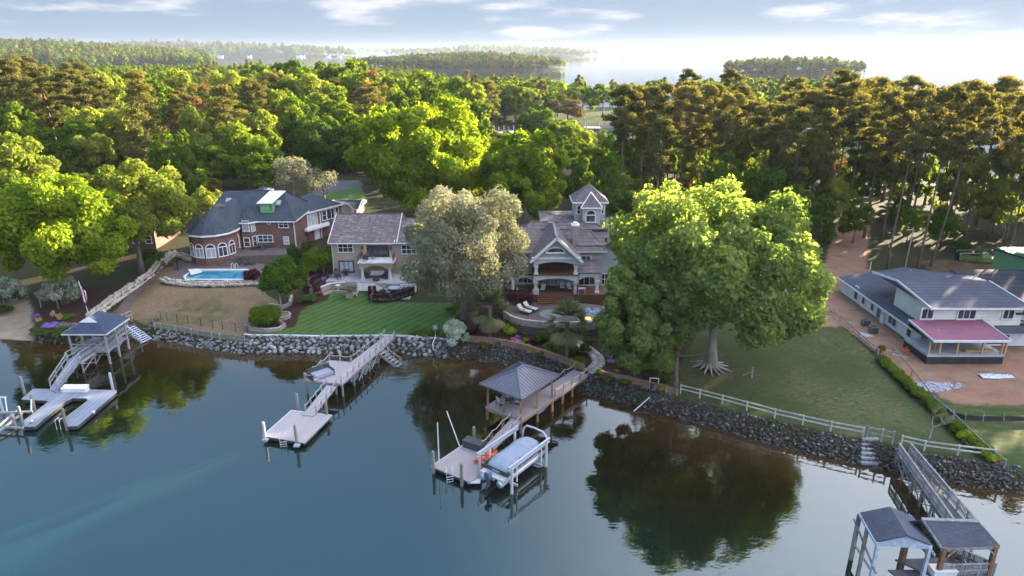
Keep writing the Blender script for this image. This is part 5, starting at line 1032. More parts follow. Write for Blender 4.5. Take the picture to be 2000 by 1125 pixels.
# low wing roof
r = M().poly([(X0 - .6, Y0 + .2, zl), (56, Y0 + .2, zl + 1.5), (56, 93, zl + 1.5), (X0 - .6, 93, zl)]).poly([(X0 - .6, 93, zl), (56, 93, zl + 1.5), (66, 93, zl)]).poly([(56, Y0 + .2, zl + 1.5), (66, Y0 + .2, zl), (66, 93, zl), (56, 93, zl + 1.5)]).poly([(X0 - .6, Y0 + .2, zl), (X0 - .6, 93, zl), (66, 93, zl), (66, Y0 + .2, zl)])
r.build('wing_roof', SHING_W, wh, world=True); M().bar((X0 - .62, Y0 + .1, zl - .08), (X0 - .62, 93, zl - .08), .08, .22).bar((X0 - .62, 93, zl - .08), (60, 93, zl - .08), .08, .22).build('fascia', WHITE, wh, world=True)
for py, w, h, n_ in ((75.4, 1.0, 1.2, 1), (79.6, 1.9, 1.3, 2), (84.0, .8, 1.3, 1), (86.4, .8, 1.3, 1)): win(wh, (X0, py, 2.95), w, h, n_, 1, n='l', fm=WHITE)
win(wh, (X0, 88.6, 2.9), 1.0, 1.7, 1, 1, n='l', name='side_door', gm=GLASS); M().box(X0 - .04, X0 - .01, 88.7, 89.4, 2.9, 4.5).build('door_leaf', WHITE, wh, world=True)
M().box(X0 - .25, X0 - .01, 81.6, 82.1, 2.7, 4.1).build('meter_box', GREYM, wh, world=True); M().box(X0 - .35, X0 - .01, 80.2, 80.9, 2.4, 3.5).build('water_heater', WHITE, wh, world=True)
for a, b_ in ((1797, 1825), (1868, 1908), (1956, 1983)): wpx(wh, Y0 - .03, a, b_, 603.5, 622, nx=3 if a == 1868 else 2, fm=WHITE, fw=.14)
win(wh, (UX, Y0 + 1.7, zl + .6), 1.1, 1.2, 1, 1, n='l', fm=WHITE)
zf0 = X_(1975, 640, Y0); M().slab([(UX1 - 3.0, Y0 - 1.0, zl + .1), (UX1 + 1.5, Y0 - 1.0, zl + .1), (UX1 + 1.5, Y0 - .03, zl + .6), (UX1 - 3.0, Y0 - .03, zl + .6)], .12).build('pent_roof', SHING_W, wh, world=True)
wpx(wh, Y0, 1799, 1820, 652, 666, nx=1, fm=IRON); wpx(wh, Y0, 1841, 1912, 662, 681, nx=4, fm=IRON, name='glass_door'); wpx(wh, Y0, 1925, 1970, 656, 669, nx=2, fm=IRON)
# porch
Yq = 68.6; px0, px1 = X_(1810, 700, Yq), X_(1961, 700, Yq); M().box(px0, px1, Yq, Y0 - .01, 3.2, zD).build('porch_slab', CONC, wh, world=True); M().box(px0 + .03, px1 - .03, Yq + .03, Y0 - .02, 1.6, 3.2).build('foundation', FOUND, wh, world=True)
M().slab([Vector((*at(1762, 668, 3.0), 3.0)), Vector((px0, Yq, 3.05)), Vector((px0, Y0, 3.05)), Vector((X0, Y0, 3.0))], .05)
zt, zlw = zof(624.5, Y0 - .1), zof(665, Yq - .4); a0, a1, b0, b1 = X_(1788, 624, Y0), X_(1933, 624, Y0), X_(1824, 664, Yq - .4), X_(1976, 664, Yq - .4)
a0 = b0; a1 = b1
M().slab([(a0, Yq - .4, zlw), (a1, Yq - .4, zlw), (a1, Y0 - .05, zt), (a0, Y0 - .05, zt)], .14).build('porch_roof', UNDERL, wh, world=True)
M().bar((a0 - .02, Yq - .42, zlw - .1), (a1 + .02, Yq - .42, zlw - .1), .1, .26).bar((a1 + .02, Yq - .4, zlw - .06), (a1 + .02, Y0, zt - .06), .08, .24).bar((a0 - .02, Yq - .4, zlw - .06), (a0 - .02, Y0, zt - .06), .08, .24).build('fascia', WHITE, wh, world=True)
M().slab([(a0 + .06, Yq, zlw - .02), (a0 + .06, Y0 - .05, zt - .15), (a0 + .06, Y0 - .05, zlw - .3), (a0 + .06, Yq, zlw - .3)], .001).prism([(a0 + .1, Yq - .1), (a0 + .25, Yq - .1), (a0 + .25, Y0 - .06), (a0 + .1, Y0 - .06)], zlw - .45, zlw - .2).build('gable_sheathing', GREENSH, wh, world=True)
for px in (1811, 1822, 1832, 1866, 1915, 1953, 1960):
    yy = Yq + .25 + (1.6 if px in (1822,) else 0); x = X_(px + 1.5, 690, yy); x = max(x, px0 + .2); M().box(x - .09, x + .09, yy - .09, yy + .09, zD, zlw - .24 + (yy - Yq)*.28).build('post', LUMBER, wh, world=True)
M().box(b0, b1, Yq + .1, Yq + .4, zlw - .28, zlw - .16).build('porch_beam', LUMBER, wh, world=True)
single('lumber_stack', M().box(0, 3.2, 0, .5, 0, .12).box(.1, 3.1, .03, .47, .12, .24), LUMBER, 'flat stack of fresh boards lying on the unfinished porch slab', 'lumber', (X_(1884, 695, Yq + .7), Yq + .7, zD))
M().box(X_(1980, 640, 74), X_(2030, 640, 74), 74, 84, 2.9, zu - .6).build('side_wing_wall', WHBRICK, wh, world=True); M().slab([(X_(1984, 625, 73), 73, zu - .8), (80, 73, zu - .8), (80, 86, zu + .4), (X_(1984, 625, 73), 86, zu + .4)], .15).build('side_wing_roof', SHING_D, wh, world=True)
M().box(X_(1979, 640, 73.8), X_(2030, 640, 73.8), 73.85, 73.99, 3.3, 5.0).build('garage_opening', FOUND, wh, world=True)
for i, (px, py, lb) in enumerate(((1697, 636, 'nearer grey air conditioner beside the white house wall'), (1682, 622, 'farther grey air conditioner beside the white house wall'))):
    x, y = at(px + 8, py + 10, 2.6); ac = thing('air_conditioner', lb, 'air conditioner', (x, y, 2.34), group='air conditioners beside the white house')
    M().box(-.42, .42, -.42, .42, 0, .85).build('casing', GREYM, ac); g = M(); g.lathe((0, 0, .86), [(.36, 0), (.34, .03), (.05, .04)], 14).build('fan_grille', IRON, ac)
    l = M()
    for k in range(7): l.box(-.44, .44, -.445, -.425, .1 + k*.1, .13 + k*.1)
    l.build('side_grille', IRON, ac)

# ------------------------------------------------------------------ partly hidden and distant buildings
def far_house(px, py, Y, w, d, h, label, wm, rm, name='house', ytop=None, nwin=3, z=None):
    X = X_(px, py, Y); z0 = gz(X, Y) if z is None else z; r = thing(name, label, 'house', (X, Y, z0))
    M().box(-w/2, w/2, 0, d, -1.5, h).build('wall', wm, r); zr_ = h + d*.28; o = M().slab([(-w/2-.4, -.4, h), (w/2+.4, -.4, h), (w/2+.4, d/2, zr_), (-w/2-.4, d/2, zr_)], .15).slab([(-w/2-.4, d/2, zr_), (w/2+.4, d/2, zr_), (w/2+.4, d+.4, h), (-w/2-.4, d+.4, h)], .15); o.poly([(-w/2, 0, h), (-w/2, d, h), (-w/2, d/2, zr_ - .15)]).poly([(w/2, 0, h), (w/2, d/2, zr_ - .15), (w/2, d, h)]); o.build('roof', rm, r)
    if nwin:
        for i in range(nwin):
            for zz in ([h*.2, h*.62] if h > 4.5 else [h*.35]):
                x = -w/2 + w*(i + .5)/nwin; win(r, Vector((X + x - .5, Y, z0 + zz)), 1.0, 1.2, 1, 2)
    return r
far_house(240, 470, 112, 11, 9, 5.2, 'white trimmed house with dark roof half hidden behind the yellow lit tree', BRICK, SHING_D, nwin=5)
M_ = far_house(1562, 176, 205, 9, 9, 11.5, 'white house with a peaked roof rising above the right pines', WHITE, mat('pale_metal_roof', (0.55, 0.58, 0.62), (0.48, 0.5, 0.55), 1, .4), nwin=2)
far_house(1092, 322, 158, 9, 7, 3.2, 'small reddish brown roofed cottage behind the gold edged tree', STUCCO, mat_rows('red_brown_shingles', (0.17, 0.10, 0.09), (0.13, 0.08, 0.075), .3, .6, axis='roof'), nwin=2)
far_house(684, 300, 190, 7, 6, 4.4, 'dark gabled house at the end of the driveway', BRICK, SHING_D, nwin=2)
far_house(322, 290, 205, 8, 8, 8, 'blue grey house just visible between the left woods pines', GREYW, SHING_B, nwin=2)
far_house(110, 350, 128, 10, 8, 3.2, 'long low roofed house behind the beach maple', STUCCO, SHING_T, nwin=3)
far_house(1098, 262, 300, 7, 5, 2.6, 'dark boathouse on the far side of the back cove', BRICK, SHING_D, nwin=1)
far_house(992, 196, 395, 10, 8, 4.5, 'grey roofed house among the trees beyond the cove', WHITE, SHING_B, nwin=2)
far_house(1130, 205, 400, 9, 7, 4, 'pale house behind the far lawn', WHITE, SHING_B, nwin=2)
rgf = random.Random(9)
for i, (px, Y, w) in enumerate([(300, 1270, 10), (318, 1262, 15), (240, 1290, 9), (262, 1290, 8), (348, 1280, 8), (430, 4780, 30), (486, 4770, 24), (583, 4760, 34), (592, 4765, 16), (640, 4770, 26), (662, 4770, 20), (690, 5700, 50)]):
    far_house(px, 110, Y, w, w*.7, 5 + w*.14, ['largest', 'widest', 'low', 'small', 'gabled', 'tall', 'boxy', 'broad', 'narrow', 'plain', 'squat', 'lone'][i] + ' white lakeside house far off ' + ('on the left wooded shore' if i < 5 else 'along the shore beyond the lake'), WHITE, SHING_B, nwin=0, z=max(1.2, gz(X_(px, 110, Y), Y)))
gb = thing('green_shed', 'unfinished green sheathed building at the right edge of the woods', 'shed', (X_(1990, 570, 88), 88, 2.5)); x = X_(1990, 560, 88)
M().box(x, x + 7, 88, 94, 1.5, zof(506, 88)).build('wall', GREENSH, gb, world=True); M().slab([(x - .2, 87.6, zof(503, 88)), (x + 8, 87.6, zof(503, 88)), (x + 8, 94.4, zof(503, 88) - .5), (x - .2, 94.4, zof(503, 88) - .5)], .18).build('roof', SHING_D, gb, world=True)
wc = thing('white_wall', 'long white garden wall behind the row of round shrubs under the oak', 'wall', atg(1520, 596)); a = atg(1480, 592); b_ = atg(1572, 592)
M().box(a.x, b_.x, a.y + 1.2, a.y + 1.5, a.z - .3, a.z + 1.5).build('wall_body', WHITE, wc, world=True); M().box(a.x - .05, b_.x + .05, a.y + 1.15, a.y + 1.55, a.z + 1.5, a.z + 1.6).build('coping', TRIMG, wc, world=True)
# ------------------------------------------------------------------ dock materials
def mat_planks(name, a, b, w=0.14, rough=0.85):
    m, t = new_mat(name); N = NT(t); tcn = N.n('ShaderNodeTexCoord'); sp = N.n('ShaderNodeSeparateXYZ'); N.l(tcn.outputs['Object'], sp.inputs[0])
    v = N.math('DIVIDE', N.math('ADD', sp.outputs['X'], N.math('MULTIPLY', sp.outputs['Y'], 0.0)), w); fl = N.math('FLOOR', v); fr = N.math('SUBTRACT', v, fl)
    wn_ = N.n('ShaderNodeTexWhiteNoise', noise_dimensions='1D'); N.l(fl, wn_.inputs['W']); gap = N.ss(N.math('ABSOLUTE', N.math('SUBTRACT', fr, .5)), .5, .44)
    c = N.mix(wn_.outputs['Value'], c4(a), c4(b)); c = N.mix(N.ss(N.noise(1.5, 5, sc=(1, .3, 1)), .3, .7, 0, .5), c, N.mix(.5, c4(a), c4(tuple(x*.6 for x in b)))); c = N.mix(gap, c4((.05, .045, .04)), c)
    N.bsdf(c, rough, bump=gap, bstr=.4, bdist=.02); return m
DECK_T = mat_planks('taupe_composite_deck', (.36, .30, .285), (.33, .275, .265)); DECK_W = mat_planks('weathered_bleached_deck', (.27, .30, .35), (.15, .17, .20), .2)
DECK_P = mat_planks('pinkish_grey_deck', (.42, .36, .35), (.38, .33, .325)); DECK_D = mat_planks('old_dark_deck', (.15, .14, .14), (.09, .085, .085), .16)
PILE = mat('weathered_pile', (0.30, 0.29, 0.25), (0.16, 0.16, 0.13), 3, .9, bstr=.4, sc=(1, 1, .3), rnd=.2); PILEW = mat('pale_bleached_pile', (.52, .54, .55), (.36, .38, .38), 3, .8, sc=(1, 1, .3))
WOODG = mat('grey_weathered_wood', (0.33, 0.33, 0.32), (0.20, 0.20, 0.195), 4, .9, sc=(1, 1, 1), rnd=.15); WOODB = mat('blue_white_painted_wood', (.48, .55, .62), (.36, .42, .50), 3, .8)
WOODT = mat('brown_treated_wood', (0.30, 0.185, 0.115), (0.21, 0.13, 0.08), 2.5, .85, sc=(1, 1, .4), rnd=.15); ROPE = mat('white_rope', (.62, .58, .50), (.5, .46, .4), 9, .9)
METALR = mat('grey_standing_seam_metal', (.165, .165, .185), (.14, .14, .16), .7, .38, .35); FLOATB = mat('dark_float_side', (.03, .035, .04), (.06, .06, .06), 2, .6)
ALU = mat('aluminium', (.62, .64, .66), (.5, .52, .55), 3, .35, .6); COVER = mat('grey_boat_cover', (.30, .33, .39), (.26, .285, .34), 1.2, .8, bstr=.3); ORANGE = mat('orange_plastic', (.75, .13, .03), (.66, .10, .02), 2, .35)
CHARC = mat('charcoal_plastic', (.045, .05, .05), (.07, .075, .07), 2, .6); BLUEM = mat('metallic_blue_cowl', (.10, .16, .24), (.16, .22, .30), 2, .25, .4)
def P3(px, py, z): return at3(px, py, z)
def deckpoly(par, pxs, z, th, m, name='deck', side=None):
    pts = [tuple(at(*q, z)) for q in pxs]; o = M().prism(pts, z - th, z).build(name, m, par, world=True); return o
def pile(par, p, z1, r=.14, m=None, z0=-2.0, n=8, name='pile'):
    """a round pile of its own, sharing one mesh"""
    m = m or PILE; key = 'pile_mesh_' + m.name
    me = bpy.data.meshes.get(key) or M().tube([(0, 0, 0), (0, 0, .98), (0, 0, 1)], [1, .95, .7], n).mesh(key, m, smooth=False)
    o = bpy.data.objects.new(name, me); COL.objects.link(o); o.parent = par; _rootmat[o.name] = _rootmat[par.name]; q = _rootmat[par.name].inverted() @ Vector((p[0], p[1], z0)); o.location = q; o.scale = (r, r, z1 - z0); return o
def tilted(par, p, q, r, m, name='pole'): return M().tube([p, q], r, 7).build(name, m, par, world=True)
def rope_posts(par, a, b_, n, h=.85, m=None, rope=True, w=.11, under=True, rm=None):
    """posts along an edge with a rope sagging between them"""
    a = Vector(a); b_ = Vector(b_); m = m or WOODG; tops = []
    for i in range(n):
        p = a.lerp(b_, i/(n-1)); M().box(p.x - w/2, p.x + w/2, p.y - w/2, p.y + w/2, p.z - .25, p.z + h).build('rope_post', m, par, world=True); tops.append(p + Vector((0, 0, h - .06)))
    if rope:
        r = M()
        for p, q in zip(tops, tops[1:]):
            L = (q - p).length; r.tube([p.lerp(q, t/6) - Vector((0, 0, .13*L*math.sin(math.pi*t/6))) for t in range(7)], .028, 5, False)
        r.build('rope', rm or ROPE, par, world=True)
def railing(par, a, b_, n, h=1.0, m=None, balusters=0, w=.1, rails=(1.0, .45)):
    a = Vector(a); b_ = Vector(b_); m = m or WOODG
    for i in range(n): p = a.lerp(b_, i/(n-1)); M().box(p.x - w/2, p.x + w/2, p.y - w/2, p.y + w/2, p.z - .3, p.z + h).build('rail_post', m, par, world=True)
    for k in rails: M().bar(a + Vector((0, 0, h*k)), b_ + Vector((0, 0, h*k)), .14 if k == 1 else .07, .05 if k == 1 else .12).build('rail', m, par, world=True)
    if balusters:
        s = M()
        for i in range(balusters): p = a.lerp(b_, (i + .5)/balusters); s.bar(p + Vector((0, 0, .12)), p + Vector((0, 0, h - .04)), .045)
        tag(s.build('balusters', m, par, world=True), kind='stuff')
def pool_ladder(label, px, py, z, inn=(0.25, .9), cat='ladder'):
    p = P3(px, py, z); d = Vector((inn[0], inn[1], 0)).normalized(); r_ = Vector((d.y, -d.x, 0)); f = M()
    for s_ in (-.28, .28):
        b = p + r_*s_; f.tube([b - d*.12 - Vector((0, 0, .9)), b - d*.12 + Vector((0, 0, .45)), b + d*.0 + Vector((0, 0, .75)), b + d*.3 + Vector((0, 0, .75)), b + d*.5 + Vector((0, 0, .4)), b + d*.5], .03, 5)
    for k in range(4): f.bar(p - r_*.28 - d*.12 + Vector((0, 0, -.8 + k*.25)), p + r_*.28 - d*.12 + Vector((0, 0, -.8 + k*.25)), .05, .03)
    return single('dock_ladder', f, WHITE, label, cat, p, world=True)

# ------------------------------------------------------------------ dock in front of the tan house
d2 = thing('rope_dock', 'long pinkish grey dock with rope posts below the tan house lawn', 'dock', P3(660, 735, 0)); z = 1.6
deckpoly(d2, [(594, 742), (643, 703.4), (685, 707), (753, 655), (772, 657), (668, 749.5)], z, .2, DECK_P)
deckpoly(d2, [(595, 744), (645, 704), (685, 708), (753, 656), (771, 659), (667, 751)], z - .21, .22, WOODG, 'joists')
for px, py in [(598, 743), (668, 748), (643, 706), (690, 727), (705, 713), (720, 700), (737, 684), (655, 744), (628, 746), (680, 712), (700, 696), (720, 682)]: pile(d2, P3(px, py, z), z - .05, .12)
e0, e1 = P3(667, 748, z), P3(771, 657, z); rope_posts(d2, e1, e0, 11, .8); rope_posts(d2, P3(752, 655, z), P3(687, 706, z), 7, .8); rope_posts(d2, P3(685, 707, z), P3(644, 703.6, z), 3, .8); rope_posts(d2, P3(643, 704, z), P3(595, 741, z), 4, .8); rope_posts(d2, P3(596, 742, z), P3(636, 746, z), 3, .8)
for i in range(4):
    a, b_ = e0.lerp(e1, .28 + i*.12), e0.lerp(e1, .28 + (i+1)*.12); M().bar(a + Vector((0, 0, -.3)), b_ + Vector((0, 0, -1.5)), .07).bar(a + Vector((0, 0, -1.5)), b_ + Vector((0, 0, -.3)), .07).build('cross_brace', WOODG, d2, world=True)
ga, gb_, gc, gd = P3(638, 752, 1.55), P3(657, 755, 1.55), P3(612, 812, .68), P3(591, 810, .68)
M().slab([ga, gb_, gc, gd], .14).build('gangway', DECK_P, d2, world=True); rope_posts(d2, gb_, gc.lerp(gb_, .12), 5, .75); rope_posts(d2, ga, gd.lerp(ga, .12), 5, .75)
st0, st1 = P3(741, 683, 1.45), P3(777, 712, .05); sd_ = (st1 - st0)/6; side = Vector((sd_.y, -sd_.x, 0)).normalized()*.5
for i in range(7): p = st0 + sd_*i; M().slab([p - side - sd_*.35*Vector((1, 1, 0)).length*0 + Vector((0, 0, 0)), p + side, p + side + Vector((sd_.x, sd_.y, 0))*.8, p - side + Vector((sd_.x, sd_.y, 0))*.8], .06).build('step', WOODG, d2, world=True)
M().bar(st0 - side - Vector((0, 0, .12)), st1 - side - Vector((0, 0, .12)), .06, .26).bar(st0 + side - Vector((0, 0, .12)), st1 + side - Vector((0, 0, .12)), .06, .26).build('stringers', WOODG, d2, world=True); rope_posts(d2, st0 - side, st1 - side, 4, .8); rope_posts(d2, st0 + side, st1 + side, 3, .8)
fl2 = thing('swim_float', 'rectangular taupe swim float moored at the end of the rope dock', 'floating dock', P3(580, 835, 0)); fp = [(513.5, 851.5), (569.5, 802), (648, 811.6), (594.5, 865)]
deckpoly(fl2, fp, .55, .06, DECK_P); deckpoly(fl2, [(514.5, 852), (570, 803), (647, 812), (594, 865)], .488, .3, FLOATB, 'float_body'); pts = [P3(*q, .46) for q in fp]; r = M()
for a, b_ in zip(pts, pts[1:] + pts[:1]): r.bar(a, b_, .1, .1)
r.build('edge_trim', WHITE, fl2, world=True); q0, q1 = P3(648, 811.6, .3), P3(594.5, 865, .3); nn = Vector((.08, -.08, 0)); M().bar(q1.lerp(q0, .08) + nn, q1.lerp(q0, .42) + nn, .06, .3).build('lime_glow_strip', mat('lime_glow_strip', (.42, .75, .02), (.34, .66, .02), 1, .4), fl2, world=True)  # lime glow on the float side, put into the colour of an added strip
for (px, py, zt, m_) in [(518.5, 860, 2.1, PILEW), (580, 869, 2.3, PILE), (639, 815, 1.9, PILE), (583, 803, 2.2, PILE)]: pile(fl2, P3(px, py, .15), zt, .15, m_)
for px, py in ((519, 855), (580, 867)): p = P3(px, py, .5); M().box(p.x - .28, p.x + .28, p.y - .28, p.y + .22, .3, .42).build('pile_guide', ALU, fl2, world=True)
pool_ladder('white ladder on the front edge of the swim float', 553, 861, .55, (-.2, .9))
bn = thing('framed_bench', 'dark framed bench with blue grey seat on the rope dock platform', 'bench', P3(628, 735, z), .72); M().box(-1.2, 1.2, -.6, .6, .12, .5).build('seat', COVER, bn); M().box(-1.3, 1.3, .6, .75, 0, 1.0).box(-1.3, -1.15, -.6, .75, 0, .7).box(1.15, 1.3, -.6, .75, 0, .7).build('frame', CHARC, bn); M().tube([(-1.2, -.7, .1), (-1.3, -1.0, .35), (-.9, -1.1, .4)], .06, 6).build('armrest', ALU, bn)

# ------------------------------------------------------------------ gazebo dock
d3 = thing('gazebo_dock', 'taupe dock with rope rail and a metal roofed gazebo below the mansion garden', 'dock', P3(1040, 790, 0)); z = 1.5
Lc, Fc = P3(948, 802, z), P3(1018, 821, z); dd = (P3(1141, 737, z) - P3(1018, 820, z)).normalized(); wd = (Lc - Fc).normalized(); wd = (wd - dd*wd.dot(dd)).normalized(); Wd = 4.5; Ld = 5.7; Bc = Fc + wd*Wd
def q3(a, b_, zz=z): v = Fc + dd*a + wd*b_; return Vector((v.x, v.y, zz))
Lw = (P3(1141, 737, z) - Fc).length + .9
M().prism([q3(0, 0)[:2], q3(Ld, 0)[:2], q3(Ld, Wd)[:2], q3(0, Wd)[:2]], z - .16, z).build('gazebo_floor', DECK_T, d3, world=True)
M().prism([q3(Ld + .003, 0)[:2], q3(Lw, 0)[:2], q3(Lw, 2.0)[:2], q3(Ld + .003, 2.0)[:2]], z - .16, z).build('walkway', DECK_T, d3, world=True)
M().prism([q3(.03, .03)[:2], q3(Ld - .03, .03)[:2], q3(Ld - .03, Wd - .03)[:2], q3(.03, Wd - .03)[:2]], z - .45, z - .161).prism([q3(Ld, .05)[:2], q3(Lw, .05)[:2], q3(Lw, 1.95)[:2], q3(Ld, 1.95)[:2]], z - .42, z - .162).build('joists', WOODT, d3, world=True)
for a, b_ in [(.15, .15), (2.9, .15), (5.5, .15), (.15, Wd-.15), (2.9, Wd-.15), (5.5, Wd-.15), (.15, 2.3), (7.5, .2), (7.5, 1.8), (9.4, .2), (9.4, 1.8)]: pile(d3, q3(a, b_), z - .1, .14, WOODT)
ez = 4.05
for a, b_ in [(.2, .2), (2.85, .2), (5.5, .2), (.2, Wd-.2), (2.85, Wd-.2), (5.5, Wd-.2), (.2, 2.25), (5.5, 2.25)]:
    p = q3(a, b_); M().box(p.x - .1, p.x + .1, p.y - .1, p.y + .1, z, ez - .12).build('gazebo_post', WOODT, d3, world=True)
br = M()
for a0, b0, da, db in [(.2, .2, .7, 0), (2.85, .2, .7, 0), (2.85, .2, -.7, 0), (5.5, .2, -.7, 0), (.2, Wd-.2, 0, -.7), (.2, 2.25, 0, .7), (.2, 2.25, 0, -.7), (.2, .2, 0, .7), (.2, Wd-.2, .7, 0)]: br.bar(q3(a0, b0, ez - .85), q3(a0+da, b0+db, ez - .17), .08)
for a, b_, c_, d_ in [(.2, .2, 5.5, .2), (.2, Wd-.2, 5.5, Wd-.2), (.2, .2, .2, Wd-.2), (5.5, .2, 5.5, Wd-.2)]: br.bar(q3(a, b_, ez - .08), q3(c_, d_, ez - .08), .1, .2)
br.build('roof_frame', WOODT, d3, world=True)
o = .38; EE = [q3(-o, -o, ez), q3(Ld+o, -o, ez), q3(Ld+o, Wd+o, ez), q3(-o, Wd+o, ez)]; r0, r1 = q3(2.35, Wd/2, ez + 1.35), q3(3.35, Wd/2, ez + 1.35)
roof = M().poly([EE[0], EE[1], r1, r0]).poly([EE[1], EE[2], r1]).poly([EE[2], EE[3], r0, r1]).poly([EE[3], EE[0], r0]).poly(EE[::-1]).build('gazebo_roof', METALR, d3, world=True)
sm = M()
def seams(A, B, ra, rb, n):
    for i in range(1, n):
        t = i/n; p = A.lerp(B, t); ax = (B - A).normalized(); pa, pb = (ra - A).dot(ax), (rb - A).dot(ax); s_ = t*(B - A).length
        if s_ < pa: q = A.lerp(ra, s_/pa)
        elif s_ > pb: q = B.lerp(rb, ((B - A).length - s_)/((B - A).length - pb + 1e-9))
        else: q = ra.lerp(rb, (s_ - pa)/(pb - pa + 1e-9))
        sm.bar(p + Vector((0, 0, .02)), q + Vector((0, 0, .02)), .04, .05)
seams(EE[0], EE[1], r0, r1, 17); seams(EE[2], EE[3], r1, r0, 17); seams(EE[3], EE[0], r0, r0, 14); seams(EE[1], EE[2], r1, r1, 14); tag(sm.build('standing_seams', METALR, roof, world=True), kind='stuff')
rc = M().bar(r0, r1, .25, .1)
for p, q in ((EE[0], r0), (EE[3], r0), (EE[1], r1), (EE[2], r1)): rc.bar(p + Vector((0, 0, .03)), q + Vector((0, 0, .03)), .2, .07)
for p, q in zip(EE, EE[1:] + EE[:1]): rc.bar(p - Vector((0, 0, .06)), q - Vector((0, 0, .06)), .06, .14)
rc.build('ridge_cap', METALR, roof, world=True)
rope_posts(d3, q3(Ld + .2, .1), q3(Lw - .1, .1), 5, .9, WOODT); rope_posts(d3, q3(Ld + .2, 1.9), q3(Lw + .2, 1.9), 4, .9, WOODT)
g1, g2 = P3(999, 817, z), P3(1018, 823, z); g3, g4 = P3(957, 887, .62), P3(938, 880, .62); M().slab([g1, g2, g3, g4], .14).build('gangway', DECK_T, d3, world=True); rope_posts(d3, g2, g2.lerp(g3, .92), 4, .85, WOODT); rope_posts(d3, g1, g1.lerp(g4, .95), 4, .85, WOODT)
def patio_chair(label, p, rz, fm, cm, group=None, name='patio_chair'):
    c = thing(name, label, 'chair', p, rz, group); M().box(-.32, .32, -.3, .3, .36, .46).build('seat', cm, c); M().slab([(-.32, .3, .46), (.32, .3, .46), (.32, .45, 1.05), (-.32, .45, 1.05)], .1).build('backrest', cm, c)
    for s_ in (-1, 1): M().bar((s_*.36, -.3, .62), (s_*.36, .36, .62), .07, .05).bar((s_*.36, -.3, 0), (s_*.36, -.3, .62), .05).bar((s_*.36, .36, 0), (s_*.36, .36, .62), .05).build('armrest', fm, c)
    M().lathe((0, 0, 0), [(.25, 0), (.25, .05), (.06, .08), (.06, .36)], 10).build('base', fm, c); return c
patio_chair('left swivel chair in the gazebo with cream cushion', q3(1.2, 3.4), 2.2, CHARC, CUSH, 'swivel chairs in the gazebo'); patio_chair('back swivel chair in the gazebo with cream cushion', q3(2.6, 3.6), 3.5, CHARC, CUSH, 'swivel chairs in the gazebo'); patio_chair('right swivel chair in the gazebo with cream cushion', q3(2.4, 2.2), 4.6, CHARC, CUSH, 'swivel chairs in the gazebo')
tb = thing('patio_table', 'small round dark table between the gazebo swivel chairs', 'table', q3(1.9, 2.8)); M().lathe((0, 0, .5), [(.4, 0), (.4, .05), (.0, .05)], 14).build('tabletop', CHARC, tb); M().tube([(0, 0, 0), (0, 0, .5)], .06, 8).build('leg', CHARC, tb)
fl3 = thing('float_dock', 'taupe float with poles and a storage box beside the pontoon boat', 'floating dock', P3(895, 905, 0)); fp = [(843, 911), (917, 941.5), (936, 931), (950, 887), (908, 867)]
deckpoly(fl3, fp, .55, .06, DECK_T); deckpoly(fl3, [(844, 911.5), (917, 941.5), (935, 931), (949, 887), (908, 868)], .488, .3, FLOATB, 'float_body'); pts = [P3(*q, .47) for q in fp]; r = M()
for a, b_ in zip(pts, pts[1:] + pts[:1]): r.bar(a, b_, .1, .1)
r.build('edge_trim', TRIMG, fl3, world=True)
for px, py, zt, m_ in [(847, 922, 2.2, PILE), (902, 947, 2.2, PILE), (926, 868, 2.0, PILE)]: pile(fl3, P3(px, py, .1), zt, .15, m_)
tilted(fl3, P3(857.5, 903, .5), P3(857.5, 903, .5) + Vector((0, 0, 4.0)), .05, WHITE, 'flag_pole'); a = P3(898, 873, .6); tilted(fl3, a, a + Vector((-1.15, .6, 3.4)), .045, WHITE, 'leaning_pole')
pool_ladder('white ladder on the front edge of the float beside the boat', 878, 929, .55, (-.3, .9)); M().box(-.5, .5, -.4, .4, .1, .2); p = P3(927, 939, .35); M().box(p.x - .55, p.x + .5, p.y - .35, p.y + .4, .3, .42).build('boarding_step', WHITE, fl3, world=True)
sb = thing('storage_box', 'charcoal deck storage box on the float beside the gangway', 'storage box', P3(926, 874, .56), -.52); M().box(-.95, .95, -.45, .45, 0, .6).build('box_body', CHARC, sb); M().box(-1.0, 1.0, -.5, .5, .602, .72).build('lid', CHARC, sb)
def kayak(label, a, b_):
    a = Vector(a); b_ = Vector(b_); m_ = M(); n = 9; d = (b_ - a); L = d.length; rz = math.atan2(d.y, d.x); rings = []
    for i in range(n):
        t = i/(n-1); w = .38*math.sin(math.pi*t)**.55 + .01; x = -L/2 + L*t; zz = .12*abs(2*t - 1)**3; k = len(m_.v)
        m_.v += [(x, -w, .22 + zz), (x, -w*.6, zz), (x, w*.6, zz), (x, w, .22 + zz), (x, w*.5, .32 + zz), (x, -w*.5, .32 + zz)]
        if i: m_.f += [(k-6+j, k-6+(j+1) % 6, k+(j+1) % 6, k+j) for j in range(6)]
    m_.f += [tuple(range(6))[::-1], tuple(range(len(m_.v)-6, len(m_.v)))]
    r = thing('kayak', label, 'kayak', (a + b_)/2, rz, 'orange kayaks on the float'); m_.build('hull', ORANGE, r, smooth=False); M().lathe((0, 0, .30), [(.28, 0), (.30, .05), (.2, .04), (.16, -.02)], 10).build('cockpit', CHARC, r); M().box(-.9, -.5, -.18, .18, .30, .36).build('seat', CHARC, r)
kayak('orange kayak nearer the front pile of the boat lift', P3(927, 906, .58), P3(962, 880, .58)); kayak('orange kayak lying against the boat lift beam beyond the other', P3(938, 912, .7), P3(972, 886, .7))
